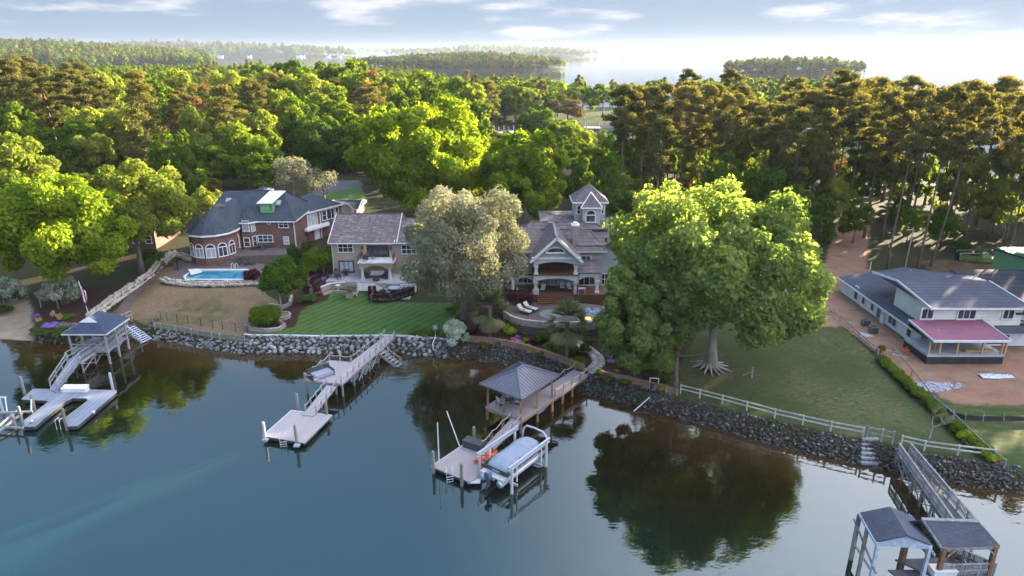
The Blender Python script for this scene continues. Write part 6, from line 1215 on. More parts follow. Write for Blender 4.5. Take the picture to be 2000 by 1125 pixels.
# boat lift and pontoon boat
S0, S1 = P3(958, 934, 1.15), P3(1047, 868, 1.15); bd = (S1 - S0).normalized(); bn_ = Vector((-bd.y, bd.x, 0)); bc = (S0 + S1)/2; BL = (S1 - S0).length; hw = 1.28
lift = thing('boat_lift', 'white boat lift with top beams cradling the pontoon boat', 'boat lift', Vector((bc.x, bc.y, 0))); cr_ = []
for a in (-2.6, 2.4):
    for s_ in (-1, 1): p = bc + bd*a + bn_*s_*(hw + .45); pile(lift, p, 2.55, .14, PILEW)
for s_ in (-1, 1): p, q = bc + bd*-3.0 + bn_*s_*(hw + .45), bc + bd*2.9 + bn_*s_*(hw + .45); p.z = q.z = 2.62; M().bar(p, q, .16, .2).bar(p - Vector((0, 0, .3)), q - Vector((0, 0, .3)), .1, .12).build('top_beam', ALU, lift, world=True)
for a in (-1.9, 1.7): p, q = bc + bd*a + bn_*(hw + .5), bc + bd*a - bn_*(hw + .5); p.z = q.z = .42; M().bar(p, q, .16, .2).build('cradle_beam', ALU, lift, world=True)
for a, s_ in ((-1.9, 1), (-1.9, -1), (1.7, -1), (1.7, 1)): p = bc + bd*(a + .35) + bn_*s_*(hw + .18); pile(lift, p, 2.5, .06, WHITE, .5, 6, 'guide_post')
for a in (-2.6, 2.4):
    for s_ in (-1, 1): p = bc + bd*a + bn_*s_*(hw + .3); p.z = .42; q = p.copy(); q.z = 2.5; M().bar(p, q, .03).build('cable', IRON, lift, world=True)
rz = math.atan2(bd.y, bd.x); pb = thing('pontoon_boat', 'pontoon boat under a fitted grey cover on the white lift', 'boat', Vector((bc.x, bc.y, .55)), rz)
for s_ in (-1, 1):
    M().tube([(-3.3, s_*.92, .32), (2.5, s_*.92, .32), (3.1, s_*.92, .42), (3.5, s_*.92, .58)], [.32, .32, .26, .05], 10).build('pontoon', ALU, pb, smooth=True)
M().box(-3.2, 3.3, -hw, hw, .66, .78).build('deck', mat('pale_boat_deck', (.5, .5, .48), (.42, .42, .41), 3, .7), pb); M().box(-3.25, -2.5, -hw, -hw+.55, .5, .66).box(-3.25, -2.5, hw-.55, hw, .5, .66).build('swim_platform', ALU, pb)
M().box(-2.6, 2.9, -hw-.012, -hw+.05, .80, 1.25).box(-2.6, 2.9, hw-.05, hw+.012, .80, 1.25).box(-2.61, -2.56, -hw, hw, .80, 1.2).build('side_panel', CHARC, pb)
cv = M(); nx_, ny_ = 26, 14
for i in range(nx_ + 1):
    for j in range(ny_ + 1):
        u = -1 + 2*i/nx_; v = -1 + 2*j/ny_; L_ = 2.85; k = (1 - abs(u)**5)**.2; x = u*L_ + .15; y = v*hw*1.04*(k if abs(u) < 1 else 0.0) if abs(u) > .6 else v*hw*1.04
        h = 1.12 + .55*(1 - abs(v)**3.2)*(1 - abs(u)**6) + .09*math.sin(u*9)*math.cos(v*2) + (.14 if abs(u + .05) > .35 else -.1)*(1 - abs(v)**2)*(1 - abs(u)**6); 
        cv.v.append((x, y, h - (.22 if abs(v) == 1 or abs(u) == 1 else 0)))
for i in range(nx_):
    for j in range(ny_): a = i*(ny_+1) + j; cv.f.append((a, a+ny_+1, a+ny_+2, a+1))
cv.build('boat_cover', COVER, pb, smooth=True); 
for s_ in (-1, 1): M().bar((1.9, s_*hw*1.03, 1.0), (2.3, s_*hw*.75, 1.72), .04).bar((2.6, s_*hw*1.0, 1.0), (2.3, s_*hw*.75, 1.72), .04).bar((-.9, s_*hw*1.05, 1.0), (-.6, s_*hw*.8, 1.66), .04).bar((-.3, s_*hw*1.05, 1.0), (-.6, s_*hw*.8, 1.66), .04).build('cover_strap', IRON, pb)
M().tube([(2.9, hw, 1.0), (3.1, hw, 1.9), (3.05, hw*.7, 2.35), (3.0, 0, 2.45), (3.05, -hw*.7, 2.35), (3.1, -hw, 1.9), (2.9, -hw, 1.0)], .09, 7).build('arch_bar', TRIMG, pb, smooth=True)
ob = M().box(-3.85, -3.35, -.24, .24, .85, 1.25).box(-3.8, -3.4, -.2, .2, 1.25, 1.38).build('outboard_cowl', BLUEM, pb); M().box(-3.7, -3.5, -.1, .1, .15, .85).box(-3.85, -3.35, -.06, .06, -.1, .15).build('outboard_leg', CHARC, pb); M().lathe((-3.9, 0, -.02), [(.16, -.02), (.16, .02)], 8).build('propeller', CHARC, pb)
M().box(-3.3, -2.9, -.35, .35, .5, .8).build('transom', ALU, pb)

# ------------------------------------------------------------------ pavilion dock at the left
d1 = thing('pavilion_dock', 'weathered wooden dock with railings and a blue shingled pavilion at the left', 'dock', (-49.5, 75, 0)); z = 1.6
A0, A1 = P3(252, 642, z), P3(158, 705, z); ad = (A1 - A0).normalized(); an = Vector((ad.y, -ad.x, 0)); ww = 1.7
if an.x > 0: an = -an
M().prism([A0[:2], A1[:2], (A1 + an*ww)[:2], (A0 + an*ww)[:2]], z - .15, z).build('walkway', DECK_W, d1, world=True); M().prism([(A0 + an*.04)[:2], (A1 + an*.04)[:2], (A1 + an*(ww-.04))[:2], (A0 + an*(ww-.04))[:2]], z - .4, z - .151).build('joists', WOODG, d1, world=True)
e = [P3(120, 652, 4.0), P3(206, 653, 4.0), P3(252.5, 620, 4.0)]; xw0, xe0, ys0 = e[0].x, e[1].x, (e[0].y + e[1].y)/2; yn0 = ys0 + 5.2
M().box(xw0 + .4, xe0 - .5, ys0 + .4, yn0 - .4, z - .17, z - .02).build('pavilion_floor', DECK_W, d1, world=True)
for x in (xw0 + .5, xe0 - .5):
    for y in (ys0 + .5, (ys0+yn0)/2, yn0 - .5): M().box(x - .09, x + .09, y - .09, y + .09, -1.6, 3.9).build('pavilion_post', WOODG, d1, world=True)
fr = M()
for y in (ys0 + .5, yn0 - .5): fr.bar((xw0 + .4, y, 3.86), (xe0 - .4, y, 3.86), .1, .22)
for x in (xw0 + .5, xe0 - .5): fr.bar((x, ys0 + .4, 3.86), (x, yn0 - .4, 3.86), .1, .22)
fr.build('roof_frame', WOODG, d1, world=True); zR_ = 5.55; xc = (xw0 + xe0)/2
EE = [Vector((xw0, ys0, 4.0)), Vector((xe0, ys0, 4.0)), Vector((xe0, yn0, 4.0)), Vector((xw0, yn0, 4.0))]; ra, rb = Vector((xc, ys0 + 1.5, zR_)), Vector((xc, yn0 - 1.5, zR_)); ga_, gb2 = Vector((xc - .95, ys0 + 1.35, 4.95)), Vector((xc + .95, ys0 + 1.35, 4.95))
rf = M().poly([EE[0], EE[1], gb2, ga_]).poly([EE[1], EE[2], rb, ra, gb2]).poly([EE[3], EE[0], ga_, ra, rb]).poly([EE[2], EE[3], rb]).poly(EE[::-1]); ro = rf.build('pavilion_roof', mat_rows('blue_pavilion_shingles', (.060, .085, .135), (.042, .062, .10), .18, .36, (.03, .04, .06), .02, axis='roof'), d1, world=True)
M().slab([ga_ + Vector((-.1, -.05, .02)), gb2 + Vector((.1, -.05, .02)), ra + Vector((0, -.05, .08))], .1).build('gable_vent', WHITE, ro, world=True); f = M()
for a, b_ in zip(EE, EE[1:] + EE[:1]): f.bar(a - Vector((0, 0, .08)), b_ - Vector((0, 0, .08)), .07, .16)
f.build('fascia', TRIMG, ro, world=True)
railing(d1, A0 + an*.08, A1 + an*.08, 6, 1.0, WOODG, rails=(1.0, .5, .3)); tag(M().poly([A0 + an*.06, A1 + an*.06, A1 + an*.06 + Vector((0, 0, .92)), A0 + an*.06 + Vector((0, 0, .92))]).build('wire_mesh', mat('dark_blue_grey_mesh', (.10, .125, .155), (.08, .10, .125), 1, .5), d1, world=True)); M().bar(A0 + an*.02 + Vector((0, 0, -.12)), A1 + an*.02 + Vector((0, 0, -.12)), .06, .24).build('rim_board', WOODG, d1, world=True)
railing(d1, P3(180, 676, z) + an*0, A1 + an*(ww - .05), 4, 1.0, WOODG)
for k in (.9, .45, .2): M().bar((xw0 + .5, ys0 + .45, z + k), (xe0 - .9, ys0 + .45, z + k), .1 if k == .9 else .08, .12).build('rail', WOODG, d1, world=True)
for i in range(5):
    for o_ in (.12, ww - .12): pile(d1, A0.lerp(A1, i/4*.96 + .02) + an*o_, z - .1, .1)
for i in range(4):
    a, b_ = A0.lerp(A1, i/4*.96 + .02) + an*.05, A0.lerp(A1, (i+1)/4*.96 + .02) + an*.05; M().bar(a + Vector((0, 0, -.4)), b_ + Vector((0, 0, -1.4)), .07).bar(a + Vector((0, 0, -1.4)), b_ + Vector((0, 0, -.4)), .07).build('cross_brace', WOODG, d1, world=True)
G0, G1 = A1 + an*.1, P3(110, 766, .66); G2 = G1 + (P3(88, 757, .66) - G1).normalized()*1.3; G3 = A1 + an*1.5; gdn = (G2 - G1).normalized()
M().slab([G0, G1, G2, G3], .14).build('gangway', DECK_W, d1, world=True); railing(d1, G0 + Vector((0, 0, 0)), G1.lerp(G0, .07), 4, .95, WOODG, rails=(1.0, .55)); railing(d1, G3, G2.lerp(G3, .07), 4, .95, WOODG, rails=(1.0, .55))
s0, s1 = P3(252, 640, 1.5), P3(285, 664, .2); sd_ = (s1 - s0)/8; side = Vector((-sd_.y, sd_.x, 0)).normalized()*.75
for i in range(9): p = s0 + sd_*i; M().slab([p - side, p + side, p + side + Vector((sd_.x, sd_.y, 0))*.7, p - side + Vector((sd_.x, sd_.y, 0))*.7], .06).build('step', WOODB, d1, world=True)
M().bar(s0 - side - Vector((0, 0, .1)), s1 - side - Vector((0, 0, .1)), .07, .28).bar(s0 + side - Vector((0, 0, .1)), s1 + side - Vector((0, 0, .1)), .07, .28).build('stringers', WOODG, d1, world=True); railing(d1, s0 - side, s1 - side, 3, .9, WOODB, rails=(1.0,)); railing(d1, P3(238, 632, z), P3(258, 622, z), 3, 1.1, mat('yellowed_wood', (.42, .34, .2), (.34, .27, .15), 3, .9), rails=(1.0, .5))
fl1 = thing('slip_dock', 'bleached plank floating dock with two fingers around a boat slip', 'floating dock', P3(120, 790, 0)); fpx = [(42.6, 780), (65.8, 760.4), (226.6, 763), (227, 766), (151, 831.5), (131.5, 832.4), (129.7, 815.5), (172.4, 783), (168.8, 777.8), (140.4, 777.3), (124.4, 785.3), (67.5, 833), (46, 833), (42.6, 826), (94.2, 786), (92.4, 782.2)]
deckpoly(fl1, fpx, .55, .07, DECK_W); cxp, cyp = 120, 795; deckpoly(fl1, [(x + .5, y + 1) for x, y in fpx], .478, .32, FLOATB, 'float_body'); pts = [P3(*q, .45) for q in fpx]; r = M()
for a, b_ in zip(pts, pts[1:] + pts[:1]): r.bar(a, b_, .09, .1)
r.build('edge_trim', mat('buff_rub_rail', (.42, .36, .27), (.34, .3, .22), 3, .8), fl1, world=True)
for px, py, zt in [(48, 768, 2.1), (221, 762, 2.2), (131, 838, 2.4), (47, 838, 2.6), (68, 800, 1.9)]: pile(fl1, P3(px, py, .1), zt, .15, PILE if px < 200 else PILEW)
p = P3(128, 826, .56); lk = M().tube([p + Vector((-.3, .2, 0)), p + Vector((-.3, .2, .5)), p + Vector((-.3, -.4, .5)), p + Vector((-.3, -.4, -.5))], .04, 6).tube([p + Vector((-.7, .2, 0)), p + Vector((-.7, .2, .5)), p + Vector((-.7, -.4, .5)), p + Vector((-.7, -.4, -.5))], .04, 6); single('dock_ladder', lk, WHITE, 'white ladder at the tip of the right finger of the plank dock', 'ladder', p, world=True)
wb = thing('dock_box', 'long white dock box lying along the back edge of the plank dock', 'dock box', P3(148, 764, .56)); M().box(-1.3, 1.3, -.3, .35, 0, .45).build('box_body', WHITE, wb); M().slab([(-1.35, -.36, .46), (1.35, -.36, .46), (1.35, .4, .62), (-1.35, .4, .62)], .08).build('lid', WHITE, wb)
single('fender_ball', M().lathe((0, 0, 0), [(.02, 0), (.16, .06), (.2, .2), (.14, .32), (.03, .36)], 10), ALU, 'grey white mooring ball on the left finger of the plank dock', 'mooring ball', P3(63, 826, .56), smooth=True); single('fender_ball', M().lathe((0, 0, 0), [(.02, 0), (.14, .06), (.17, .18), (.12, .3), (.03, .33)], 10), WHITE, 'white fender hanging on the outer edge of the right finger', 'mooring ball', P3(183, 808, .3), smooth=True)
ll = thing('boat_lift', 'empty wooden boat lift with crossed rails at the left edge of the photo', 'boat lift', P3(20, 810, 0))
for px, py, zt, m_ in [(31, 838, 1.6, PILE), (6, 805, 2.0, PILEW), (-30, 840, 2.0, PILE), (-10, 800, 2.0, PILE)]: pile(ll, P3(px, py, .1), zt, .13, m_)
for a, b_ in (((0, 806, 1.0), (64, 804, 1.0)), ((-20, 832, .5), (46, 836, .5)), ((-10, 838, .6), (36, 800, .9)), ((-4, 844, .5), (44, 806, .8))): M().bar(P3(*a), P3(*b_), .14, .18).build('lift_rail', WOODG, ll, world=True)
for a, b_ in (((0, 776, 1.9), (12, 776, 1.9)), ((14, 803, .6), (10, 776, 1.9)), ((61, 803, .6), (61, 780, 1.7))): M().bar(P3(*a), P3(*b_), .1).build('lift_frame', WHITE, ll, world=True)
fpz = P3(173, 614, 1.7); fpo = thing('flagpole', 'white flagpole with a drooping striped flag behind the blue roofed pavilion', 'flagpole', fpz); zt = zof(556, fpz.y); M().tube([(0, 0, 0), (-.35, 0, zt - fpz.z + .4)], .05, 6).build('pole', WHITE, fpo); M().lathe((-.36, 0, zt - fpz.z + .4), [(.02, 0), (.08, .06), (.02, .14)], 8).build('finial', ALU, fpo)
red, wht, blu = mat('flag_red', (.45, .05, .06), (.4, .04, .05)), mat('flag_white', (.7, .7, .7), (.62, .62, .62)), mat('flag_blue', (.03, .05, .2), (.03, .04, .16)); fg = M(); hz = zt - fpz.z
def fpt(u, v): return (-.3 + u*.62 + .05*math.sin(v*8), .12*math.sin(u*9 + v*3) - .05, hz - .1 - v*2.5 - u*.9)
for i in range(6):
    for j in range(10): fg.poly([fpt(i/6, j/10), fpt((i+1)/6, j/10), fpt((i+1)/6, (j+1)/10), fpt(i/6, (j+1)/10)])
fo = fg.build('flag', wht, fpo); fo.data.materials.append(red); fo.data.materials.append(blu)
for k, pl in enumerate(fo.data.polygons): i, j = divmod(k, 10); pl.material_index = 2 if (i > 2 and j > 5) or (i < 3 and j > 7) else (1 if (i % 2) else 0)

# ------------------------------------------------------------------ covered dock at the lower right
d4 = thing('covered_dock', 'old grey dock with long railed walkway and two shingled roofs', 'dock', P3(1850, 1050, 0)); z = 1.6
w0, w1, w2, w3 = P3(1752, 884, z), P3(1774, 884, z), P3(1906, 1042, z), P3(1862, 1042, z); M().slab([w0, w1, w2, w3], .16).build('walkway', DECK_D, d4, world=True); M().slab([p - Vector((0, 0, .17)) for p in (w0.lerp(w1, .04), w1.lerp(w0, .04), w2.lerp(w3, .04), w3.lerp(w2, .04))], .25).build('joists', WOODG, d4, world=True)
railing(d4, w0 + Vector((0, 0, 0)), w3, 9, 1.0, WOODG, 62); railing(d4, w1, w2, 9, 1.0, WOODG, 62)
for i in range(7):
    for a, b_ in ((w0, w3), (w1, w2)): pile(d4, a.lerp(b_, i/6), z - .1, .1)
for i in range(6): a, b_ = w0.lerp(w3, i/6), w0.lerp(w3, (i+1)/6); M().bar(a + Vector((0, 0, -.3)), b_ + Vector((0, 0, -1.3)), .08).bar(a + Vector((0, 0, -1.3)), b_ + Vector((0, 0, -.3)), .08).build('cross_brace', WOODG, d4, world=True)
R0, R1, R2, R3 = P3(1838.5, 1071, 3.9), P3(1952.5, 1067, 3.9), P3(1909, 1018, 5.1), P3(1800.5, 1014, 5.1); bk = Vector((R2 - R1).to_3d()); bk.z = -bk.z
cr_ = M().slab([R0, R1, R2, R3], .14).slab([R3, R2, R2 + bk, R3 + bk], .14).build('deck_roof', SHING_W, d4, world=True); M().bar(R3, R2, .25, .1).bar(R0 - Vector((0, 0, .1)), R1 - Vector((0, 0, .1)), .08, .18).bar(R0, R3, .08, .16).bar(R1, R2, .08, .16).build('roof_trim', WOODG, cr_, world=True)
f0, f1 = P3(1838, 1121, z), P3(1946, 1116, z); f0.z = f1.z = z; bkv = Vector((R2.x - R1.x, R2.y - R1.y, 0))*1.7; a = Vector((R0.x, R0.y, z)) - bkv*.05; b_ = Vector((R1.x, R1.y, z)) - bkv*.05; c_ = b_ + bkv; d_ = a + bkv
M().prism([a[:2], b_[:2], c_[:2], d_[:2]], z - .16, z - .02).build('deck', DECK_D, d4, world=True); WOODO = mat('orange_brown_post', (.26, .13, .06), (.19, .09, .045), 3, .8)
for t1 in (.06, .94):
    for t2 in (.06, .9): p = (a.lerp(b_, t1)).lerp(d_.lerp(c_, t1), t2); M().box(p.x - .13, p.x + .13, p.y - .13, p.y + .13, -1.2, 3.95 if t2 < .5 else 4.2).build('roof_post', WOODO, d4, world=True)
i0, i1 = a.lerp(b_, .03) - bkv*-.03, a.lerp(b_, .97) - bkv*-.03; railing(d4, i0, i1, 5, .95, WOODG, 34); M().bar(a.lerp(b_, .1) + Vector((0, 0, 1.7)), a.lerp(b_, .22) + Vector((0, 0, 2.25)), .1).bar(a.lerp(b_, .9) + Vector((0, 0, 1.7)), a.lerp(b_, .78) + Vector((0, 0, 2.25)), .1).bar(a.lerp(b_, .2) + Vector((0, 0, -1.4)), a.lerp(b_, .5) + Vector((0, 0, -.3)), .12).bar(a.lerp(b_, .8) + Vector((0, 0, -1.4)), a.lerp(b_, .5) + Vector((0, 0, -.3)), .12).build('knee_brace', WOODG, d4, world=True)
railing(d4, b_.lerp(c_, .02), b_.lerp(c_, .98), 5, .95, WOODG, 30)
m0, m1, m2, m3 = P3(1711, 1058, 4.1), P3(1821, 1065, 4.1), P3(1800.5, 1014, 4.1), P3(1679, 1001, 4.1); n0, n1 = P3(1772, 1044.5, 5.0), P3(1737.8, 989.4, 5.0)
sr = M().slab([m0, n0, n1, m3], .12).slab([n0, m1, m1 + (n1 - n0), n1], .12).build('slip_roof', SHING_W, d4, world=True); gb = M()
for i in range(14):
    t = i/14; a2 = m0.lerp(m1, t); b2 = m0.lerp(m1, (i+1)/14); hf = lambda t: (n0.z - m0.z)*(1 - abs(t - .5)*2)
    gb = M().poly([a2 + Vector((0, -.03, -.02)), b2 + Vector((0, -.03, -.02)), b2 + Vector((0, -.03, hf((i+1)/14) - .12)), a2 + Vector((0, -.03, hf(t) - .12))]); gb.v += [(x, y + .05, zz) for x, y, zz in gb.v]; gb.f.append((7, 6, 5, 4)); gb.f += [(0, 4, 5, 1), (1, 5, 6, 2), (2, 6, 7, 3)]; gb.build('gable_board', WOODB, d4, world=True)
M().bar(m0 - Vector((0, 0, .14)), m1 - Vector((0, 0, .14)), .14, .26).bar(m3 - Vector((0, 0, .14)), (m3 + m1 - m0) - Vector((0, 0, .14)), .14, .22).bar(m0 - Vector((0, 0, .12)), m3 - Vector((0, 0, .12)), .12, .2).build('tie_beam', WOODB, d4, world=True)
for p in (m0.lerp(m1, .04), m0.lerp(m1, .96), m3, m3.lerp(m0, .5), m3 + (m1 - m0)*.96): M().bar((p.x, p.y, -1.5), (p.x, p.y, 3.95), .2).build('slip_post', WOODB if p in (m0.lerp(m1, .04), m0.lerp(m1, .96)) else PILE, d4, world=True)
M().bar(P3(1668, 1014, 3.2), P3(1711, 1120, 2.0), .09, .16).bar(P3(1666, 1058, 1.2), P3(1700, 1112, 1.2), .12).build('side_rail', WOODG, d4, world=True); pile(d4, P3(1667, 1070, .6), 3.4, .14, PILE)
k0 = Vector((m1.x, m1.y, .9)); M().prism([(m1.x - 1.9, m1.y + 1.0), (m1.x - .3, m1.y - 3.0), (m1.x + .9, m1.y - 3.2), (m1.x + .1, m1.y + 1.0)], 1.1, 1.22).build('finger_deck', DECK_D, d4, world=True)
M().box(-.6, .6, -.3, .3, 0, .5); cl = thing('cooler_box', 'pale white bench box on the covered deck at the lower right', 'box', a.lerp(b_, .18) + bkv*.12 + Vector((0, 0, 0))); M().box(-.75, .75, -.35, .35, 0, .5).build('box_body', WHITE, cl); M().box(-.8, .8, -.4, .4, .502, .58).build('lid', WHITE, cl)

# ------------------------------------------------------------------ shoreline stones, walls and fences
STONES = [mat('riprap_grey', (.25, .26, .26), (.13, .135, .13), 2.5, .9, bstr=.5, rnd=.5), mat('riprap_dark', (.10, .105, .115), (.045, .048, .055), 3, .9, bstr=.5, rnd=.5)]
def along(pts):
    P = [Vector((p[0], p[1], 0)) for p in pts]; S = [0]
    for a, b_ in zip(P, P[1:]): S.append(S[-1] + (b_ - a).length)
    def f(s):
        s = max(0, min(S[-1], s))
        for i in range(len(P) - 1):
            if s <= S[i+1] or i == len(P) - 2: d = (P[i+1] - P[i]).normalized(); return P[i] + d*(s - S[i]), d
    return f, S[-1]
FW = [at(*p) for p in FRONT_PX]; fline, FL = along(FW)
def sx_of(px):
    b = None
    for i in range(0, 2000):
        s = FL*i/2000; p = fline(s)[0]; q = abs(p.x - ((px - 1000)/FPX)*math.hypot(1, 0)*p.y*0) ; u = p.x/(p.y*_c + CAM_H*_s)*FPX + 1000
        if b is None or abs(u - px) < b[0]: b = (abs(u - px), s)
    return b[1]
bank = lambda d: float(np.interp(d, [-.6, 0, 1.6, 1.9], [-.35, 0.05, 1.45, 1.55]))
def rock_mesh(seed, m):
    rg = random.Random(seed); b = bmesh.new(); bmesh.ops.create_icosphere(b, subdivisions=1, radius=.5)
    for v in b.verts: v.co *= rg.uniform(.72, 1.2)
    b.transform(Matrix.Diagonal((1.25, .95, .75, 1))); me = bpy.data.meshes.new('stone'); b.to_mesh(me); b.free(); me.materials.append(m); return me
rw = thing('rock_wall', 'steep wall of large grey boulders below the tan house lawn', 'rock wall', (*fline(sx_of(660))[0][:2], 0)); rg = random.Random(2); meshes = [rock_mesh(i, STONES[0]) for i in range(6)]
s0, s1 = sx_of(462), sx_of(872); n = 0; rows = 5
for r_ in range(rows):
    s = s0 + rg.random()*.5
    while s < s1 and n < 299:
        p, d = fline(s); nn_ = Vector((-d.y, d.x, 0)); sz = rg.uniform(.42, .78); dd_ = .1 + 1.55*r_/(rows-1) + rg.uniform(-.12, .12); q = p + nn_*dd_
        o = bpy.data.objects.new('stone', meshes[n % 6]); COL.objects.link(o); o.parent = rw; o.location = Vector((q.x, q.y, bank(dd_) + .05)) - rw.location; o.rotation_euler = (rg.uniform(-.7, .7), rg.uniform(-.7, .7), rg.uniform(0, 6.3)); o.scale = (sz, sz, sz*rg.uniform(.8, 1.1)); n += 1; s += sz*1.22
def riprap(name, label, px0, px1, dens, smin, smax, m, seed, d0=-.4, d1=1.75, parent=None, zoff=0.0):
    rg = np.random.default_rng(seed); s0, s1 = sx_of(px0), sx_of(px1); n = int((s1 - s0)*dens); b = bmesh.new(); bmesh.ops.create_icosphere(b, subdivisions=1, radius=.5); bv = np.array([v.co[:] for v in b.verts]); bf = np.array([[v.index for v in f.verts] for f in b.faces]); b.free()
    V = []; 
    for i in range(n):
        s = rg.uniform(s0, s1); p, d = fline(s); dd_ = rg.uniform(d0, d1); q = p + Vector((-d.y, d.x, 0))*dd_; sz = rg.uniform(smin, smax); R_ = np.array(Matrix.Rotation(rg.uniform(0, 6.28), 3, 'Z') @ Matrix.Rotation(rg.uniform(-1, 1), 3, 'X'))
        V.append((bv*rg.uniform(.7, 1.25, (len(bv), 1))*np.array([1.2, .9, .7])*sz) @ R_.T + np.array([q.x, q.y, bank(dd_) + zoff]))
    V = np.concatenate(V); F = (bf[None] + (np.arange(n)*len(bv))[:, None, None]).reshape(-1, 3); me = np_mesh(name, V, F, m, {'tint': np.repeat(rg.random(n), len(bv))}); return me
def stone_mat(name, cols):
    m, t = new_mat(name); N = NT(t); f = N.attr('tint').outputs['Fac']; cr = N.n('ShaderNodeValToRGB'); N.l(f, cr.inputs[0]); e = cr.color_ramp.elements; e[0].color = c4(cols[0]); e[1].color = c4(cols[-1])
    for i, c in enumerate(cols[1:-1]): k = e.new((i+1)/(len(cols)-1)); k.color = c4(c)
    nz = N.noise(4, 5); N.bsdf(N.mix(1.0, cr.outputs[0], N.mix(nz, (.55, .55, .55, 1), (1.25, 1.25, 1.25, 1)), 'MULTIPLY'), .9, bump=nz, bstr=.5, bdist=.04); return m
SM1 = stone_mat('mixed_grey_stone', [(.05, .055, .05), (.14, .145, .14), (.22, .225, .22), (.10, .11, .10), (.34, .34, .33)]); SM2 = stone_mat('dark_riprap_stone', [(.03, .029, .030), (.075, .070, .070), (.045, .040, .038), (.11, .10, .10), (.06, .05, .042), (.26, .25, .24)]); SM3 = stone_mat('brown_grey_riprap', [(.06, .05, .045), (.12, .105, .095), (.09, .085, .08), (.18, .165, .155)])
def rip(name, label, *a, **k):
    me = riprap(name, label, *a, **k); o = bpy.data.objects.new(name, me); COL.objects.link(o); _rootmat[o.name] = Matrix(); return tag(o, label, kind='stuff')
o = rip('small_stones', None, 460, 875, 26, .14, .34, SM1, 1, d1=1.7); o.parent = rw; o.location = -rw.location
rip('riprap', 'dark wet stones at the foot of the board bulkhead', 296, 468, 20, .22, .5, SM1, 3, d1=.9)
rip('riprap', 'dark mixed stones sloping below the brown board wall', 872, 1300, 52, .13, .38, SM2, 4); rip('riprap', 'long bank of dark stones under the rail fence on the right', 1290, 2080, 62, .12, .36, SM2, 5)
rip('riprap', 'grey lavender stones and ground plants on the point beside the pavilion', 66, 285, 34, .2, .55, SM3, 6, d0=-.4, d1=3.0)
cap = M()
tp = [fline(s0 + (s1 - s0)*i/14) for i in range(15)]; tq = [p + Vector((-d.y, d.x, 0))*1.85 + Vector((0, 0, 1.62)) for p, d in tp]
for a, b_ in zip(tq, tq[1:]): cap.bar(a, b_, .28, .14)
cap.build('white_cap', TRIMG, rw, world=True)
def board_wall(name, label, px0, px1, doff, z0, z1, sp, m, pm, proud=.1, capm=None):
    s0, s1 = sx_of(px0), sx_of(px1); n = max(2, int(abs(s1 - s0)/sp)); P = []
    for i in range(n + 1): p, d = fline(s0 + (s1 - s0)*i/n); P.append(p + Vector((-d.y, d.x, 0))*doff)
    r = thing(name, label, 'retaining wall', (P[0].x, P[0].y, z0))
    for i, p in enumerate(P):
        M().box(p.x - .09, p.x + .09, p.y - .16, p.y + .02, z0 - .3, z1 + .06).build('post', pm, r, world=True)
        if i < n:
            q = P[i+1]; h = (z1 - z0)/4; d = (q - p).normalized()
            for k in range(4): M().bar(p + d*.05 + Vector((0, .05, z0 + h*(k + .5))), q - d*.05 + Vector((0, .05, z0 + h*(k + .5))), .07 + .015*(k % 2), h*.95).build('board', m, r, world=True)
    if capm:
        c = M()
        for p, q in zip(P, P[1:]): c.bar(p + Vector((0, 0, z1 + .09)), q + Vector((0, 0, z1 + .09)), .22, .05)
        c.build('cap_rail', capm, r, world=True)
    return P
PBL = board_wall('bulkhead', 'curved grey board bulkhead with posts left of the rock wall', 292, 470, 1.1, .75, 1.7, 1.15, mat('grey_green_boards', (.26, .26, .20), (.17, .17, .13), 3, .9, rnd=.2), PILE)
board_wall('garden_fence', 'brown board retaining wall between the flowering shrub and the gazebo walkway', 905, 1118, 1.9, 1.35, 2.15, .95, WOODT, WOODT, capm=WOODT)
board_wall('garden_fence', 'brown board retaining wall right of the gazebo walkway below the garden', 1160, 1308, 1.9, 1.35, 2.05, 1.05, WOODT, WOODT, capm=WOODT)
def fence(name, label, pts, posth, rails, m, wires=None, postw=.12, mesh=False, cat='fence'):
    r = thing(name, label, cat, pts[0])
    for p in pts: p = Vector(p); M().box(p.x - postw/2, p.x + postw/2, p.y - postw/2, p.y + postw/2, p.z - .3, p.z + posth).build('post', m, r, world=True)
    for k in rails:
        for a, b_ in zip(pts, pts[1:]): M().bar(Vector(a) + Vector((0, -.06, k)), Vector(b_) + Vector((0, -.06, k)), .045, .13).build('rail', m, r, world=True)
    if wires:
        w = M()
        for k in wires:
            for a, b_ in zip(pts, pts[1:]): w.bar(Vector(a) + Vector((0, 0, k)), Vector(b_) + Vector((0, 0, k)), .02)
        w.build('wires', IRON, r, world=True)
    return r
WOODF = mat('pale_grey_fence', (.50, .50, .46), (.36, .36, .32), 3, .9, rnd=.1)
def off(px, d_, z): p, d = fline(sx_of(px)); q = p + Vector((-d.y, d.x, 0))*d_; return Vector((q.x, q.y, z))
fence('rail_fence', 'pale two rail fence along the top of the right stone bank', [off(px, 2.3, 1.55) for px in (1312, 1350, 1393, 1442, 1497, 1556, 1618, 1682)], 1.0, (.92, .5), WOODF)
fence('rail_fence', 'pale rail fence between the railed walkway and the hedge end on the right', [off(px, 2.3, 1.55) for px in (1752, 1812, 1878, 1955)], 1.0, (.92, .5), WOODF)
fence('gate', 'leaning grey gate posts and short rails beside the walkway head', [off(px, 2.2, 1.55) for px in (1690, 1712, 1735)], 1.25, (1.1, .6), WOODG, cat='gate')
stp = thing('stone_bank_steps', 'old wooden steps down the stone bank left of the railed walkway', 'steps', off(1697, 1, .5))
for i in range(6): p = off(1697, 2.1 - i*.4, 1.5 - i*.26); M().box(p.x - .75, p.x + .75, p.y - .2, p.y + .15, p.z - .1, p.z + .12).build('step', WOODG, stp, world=True)
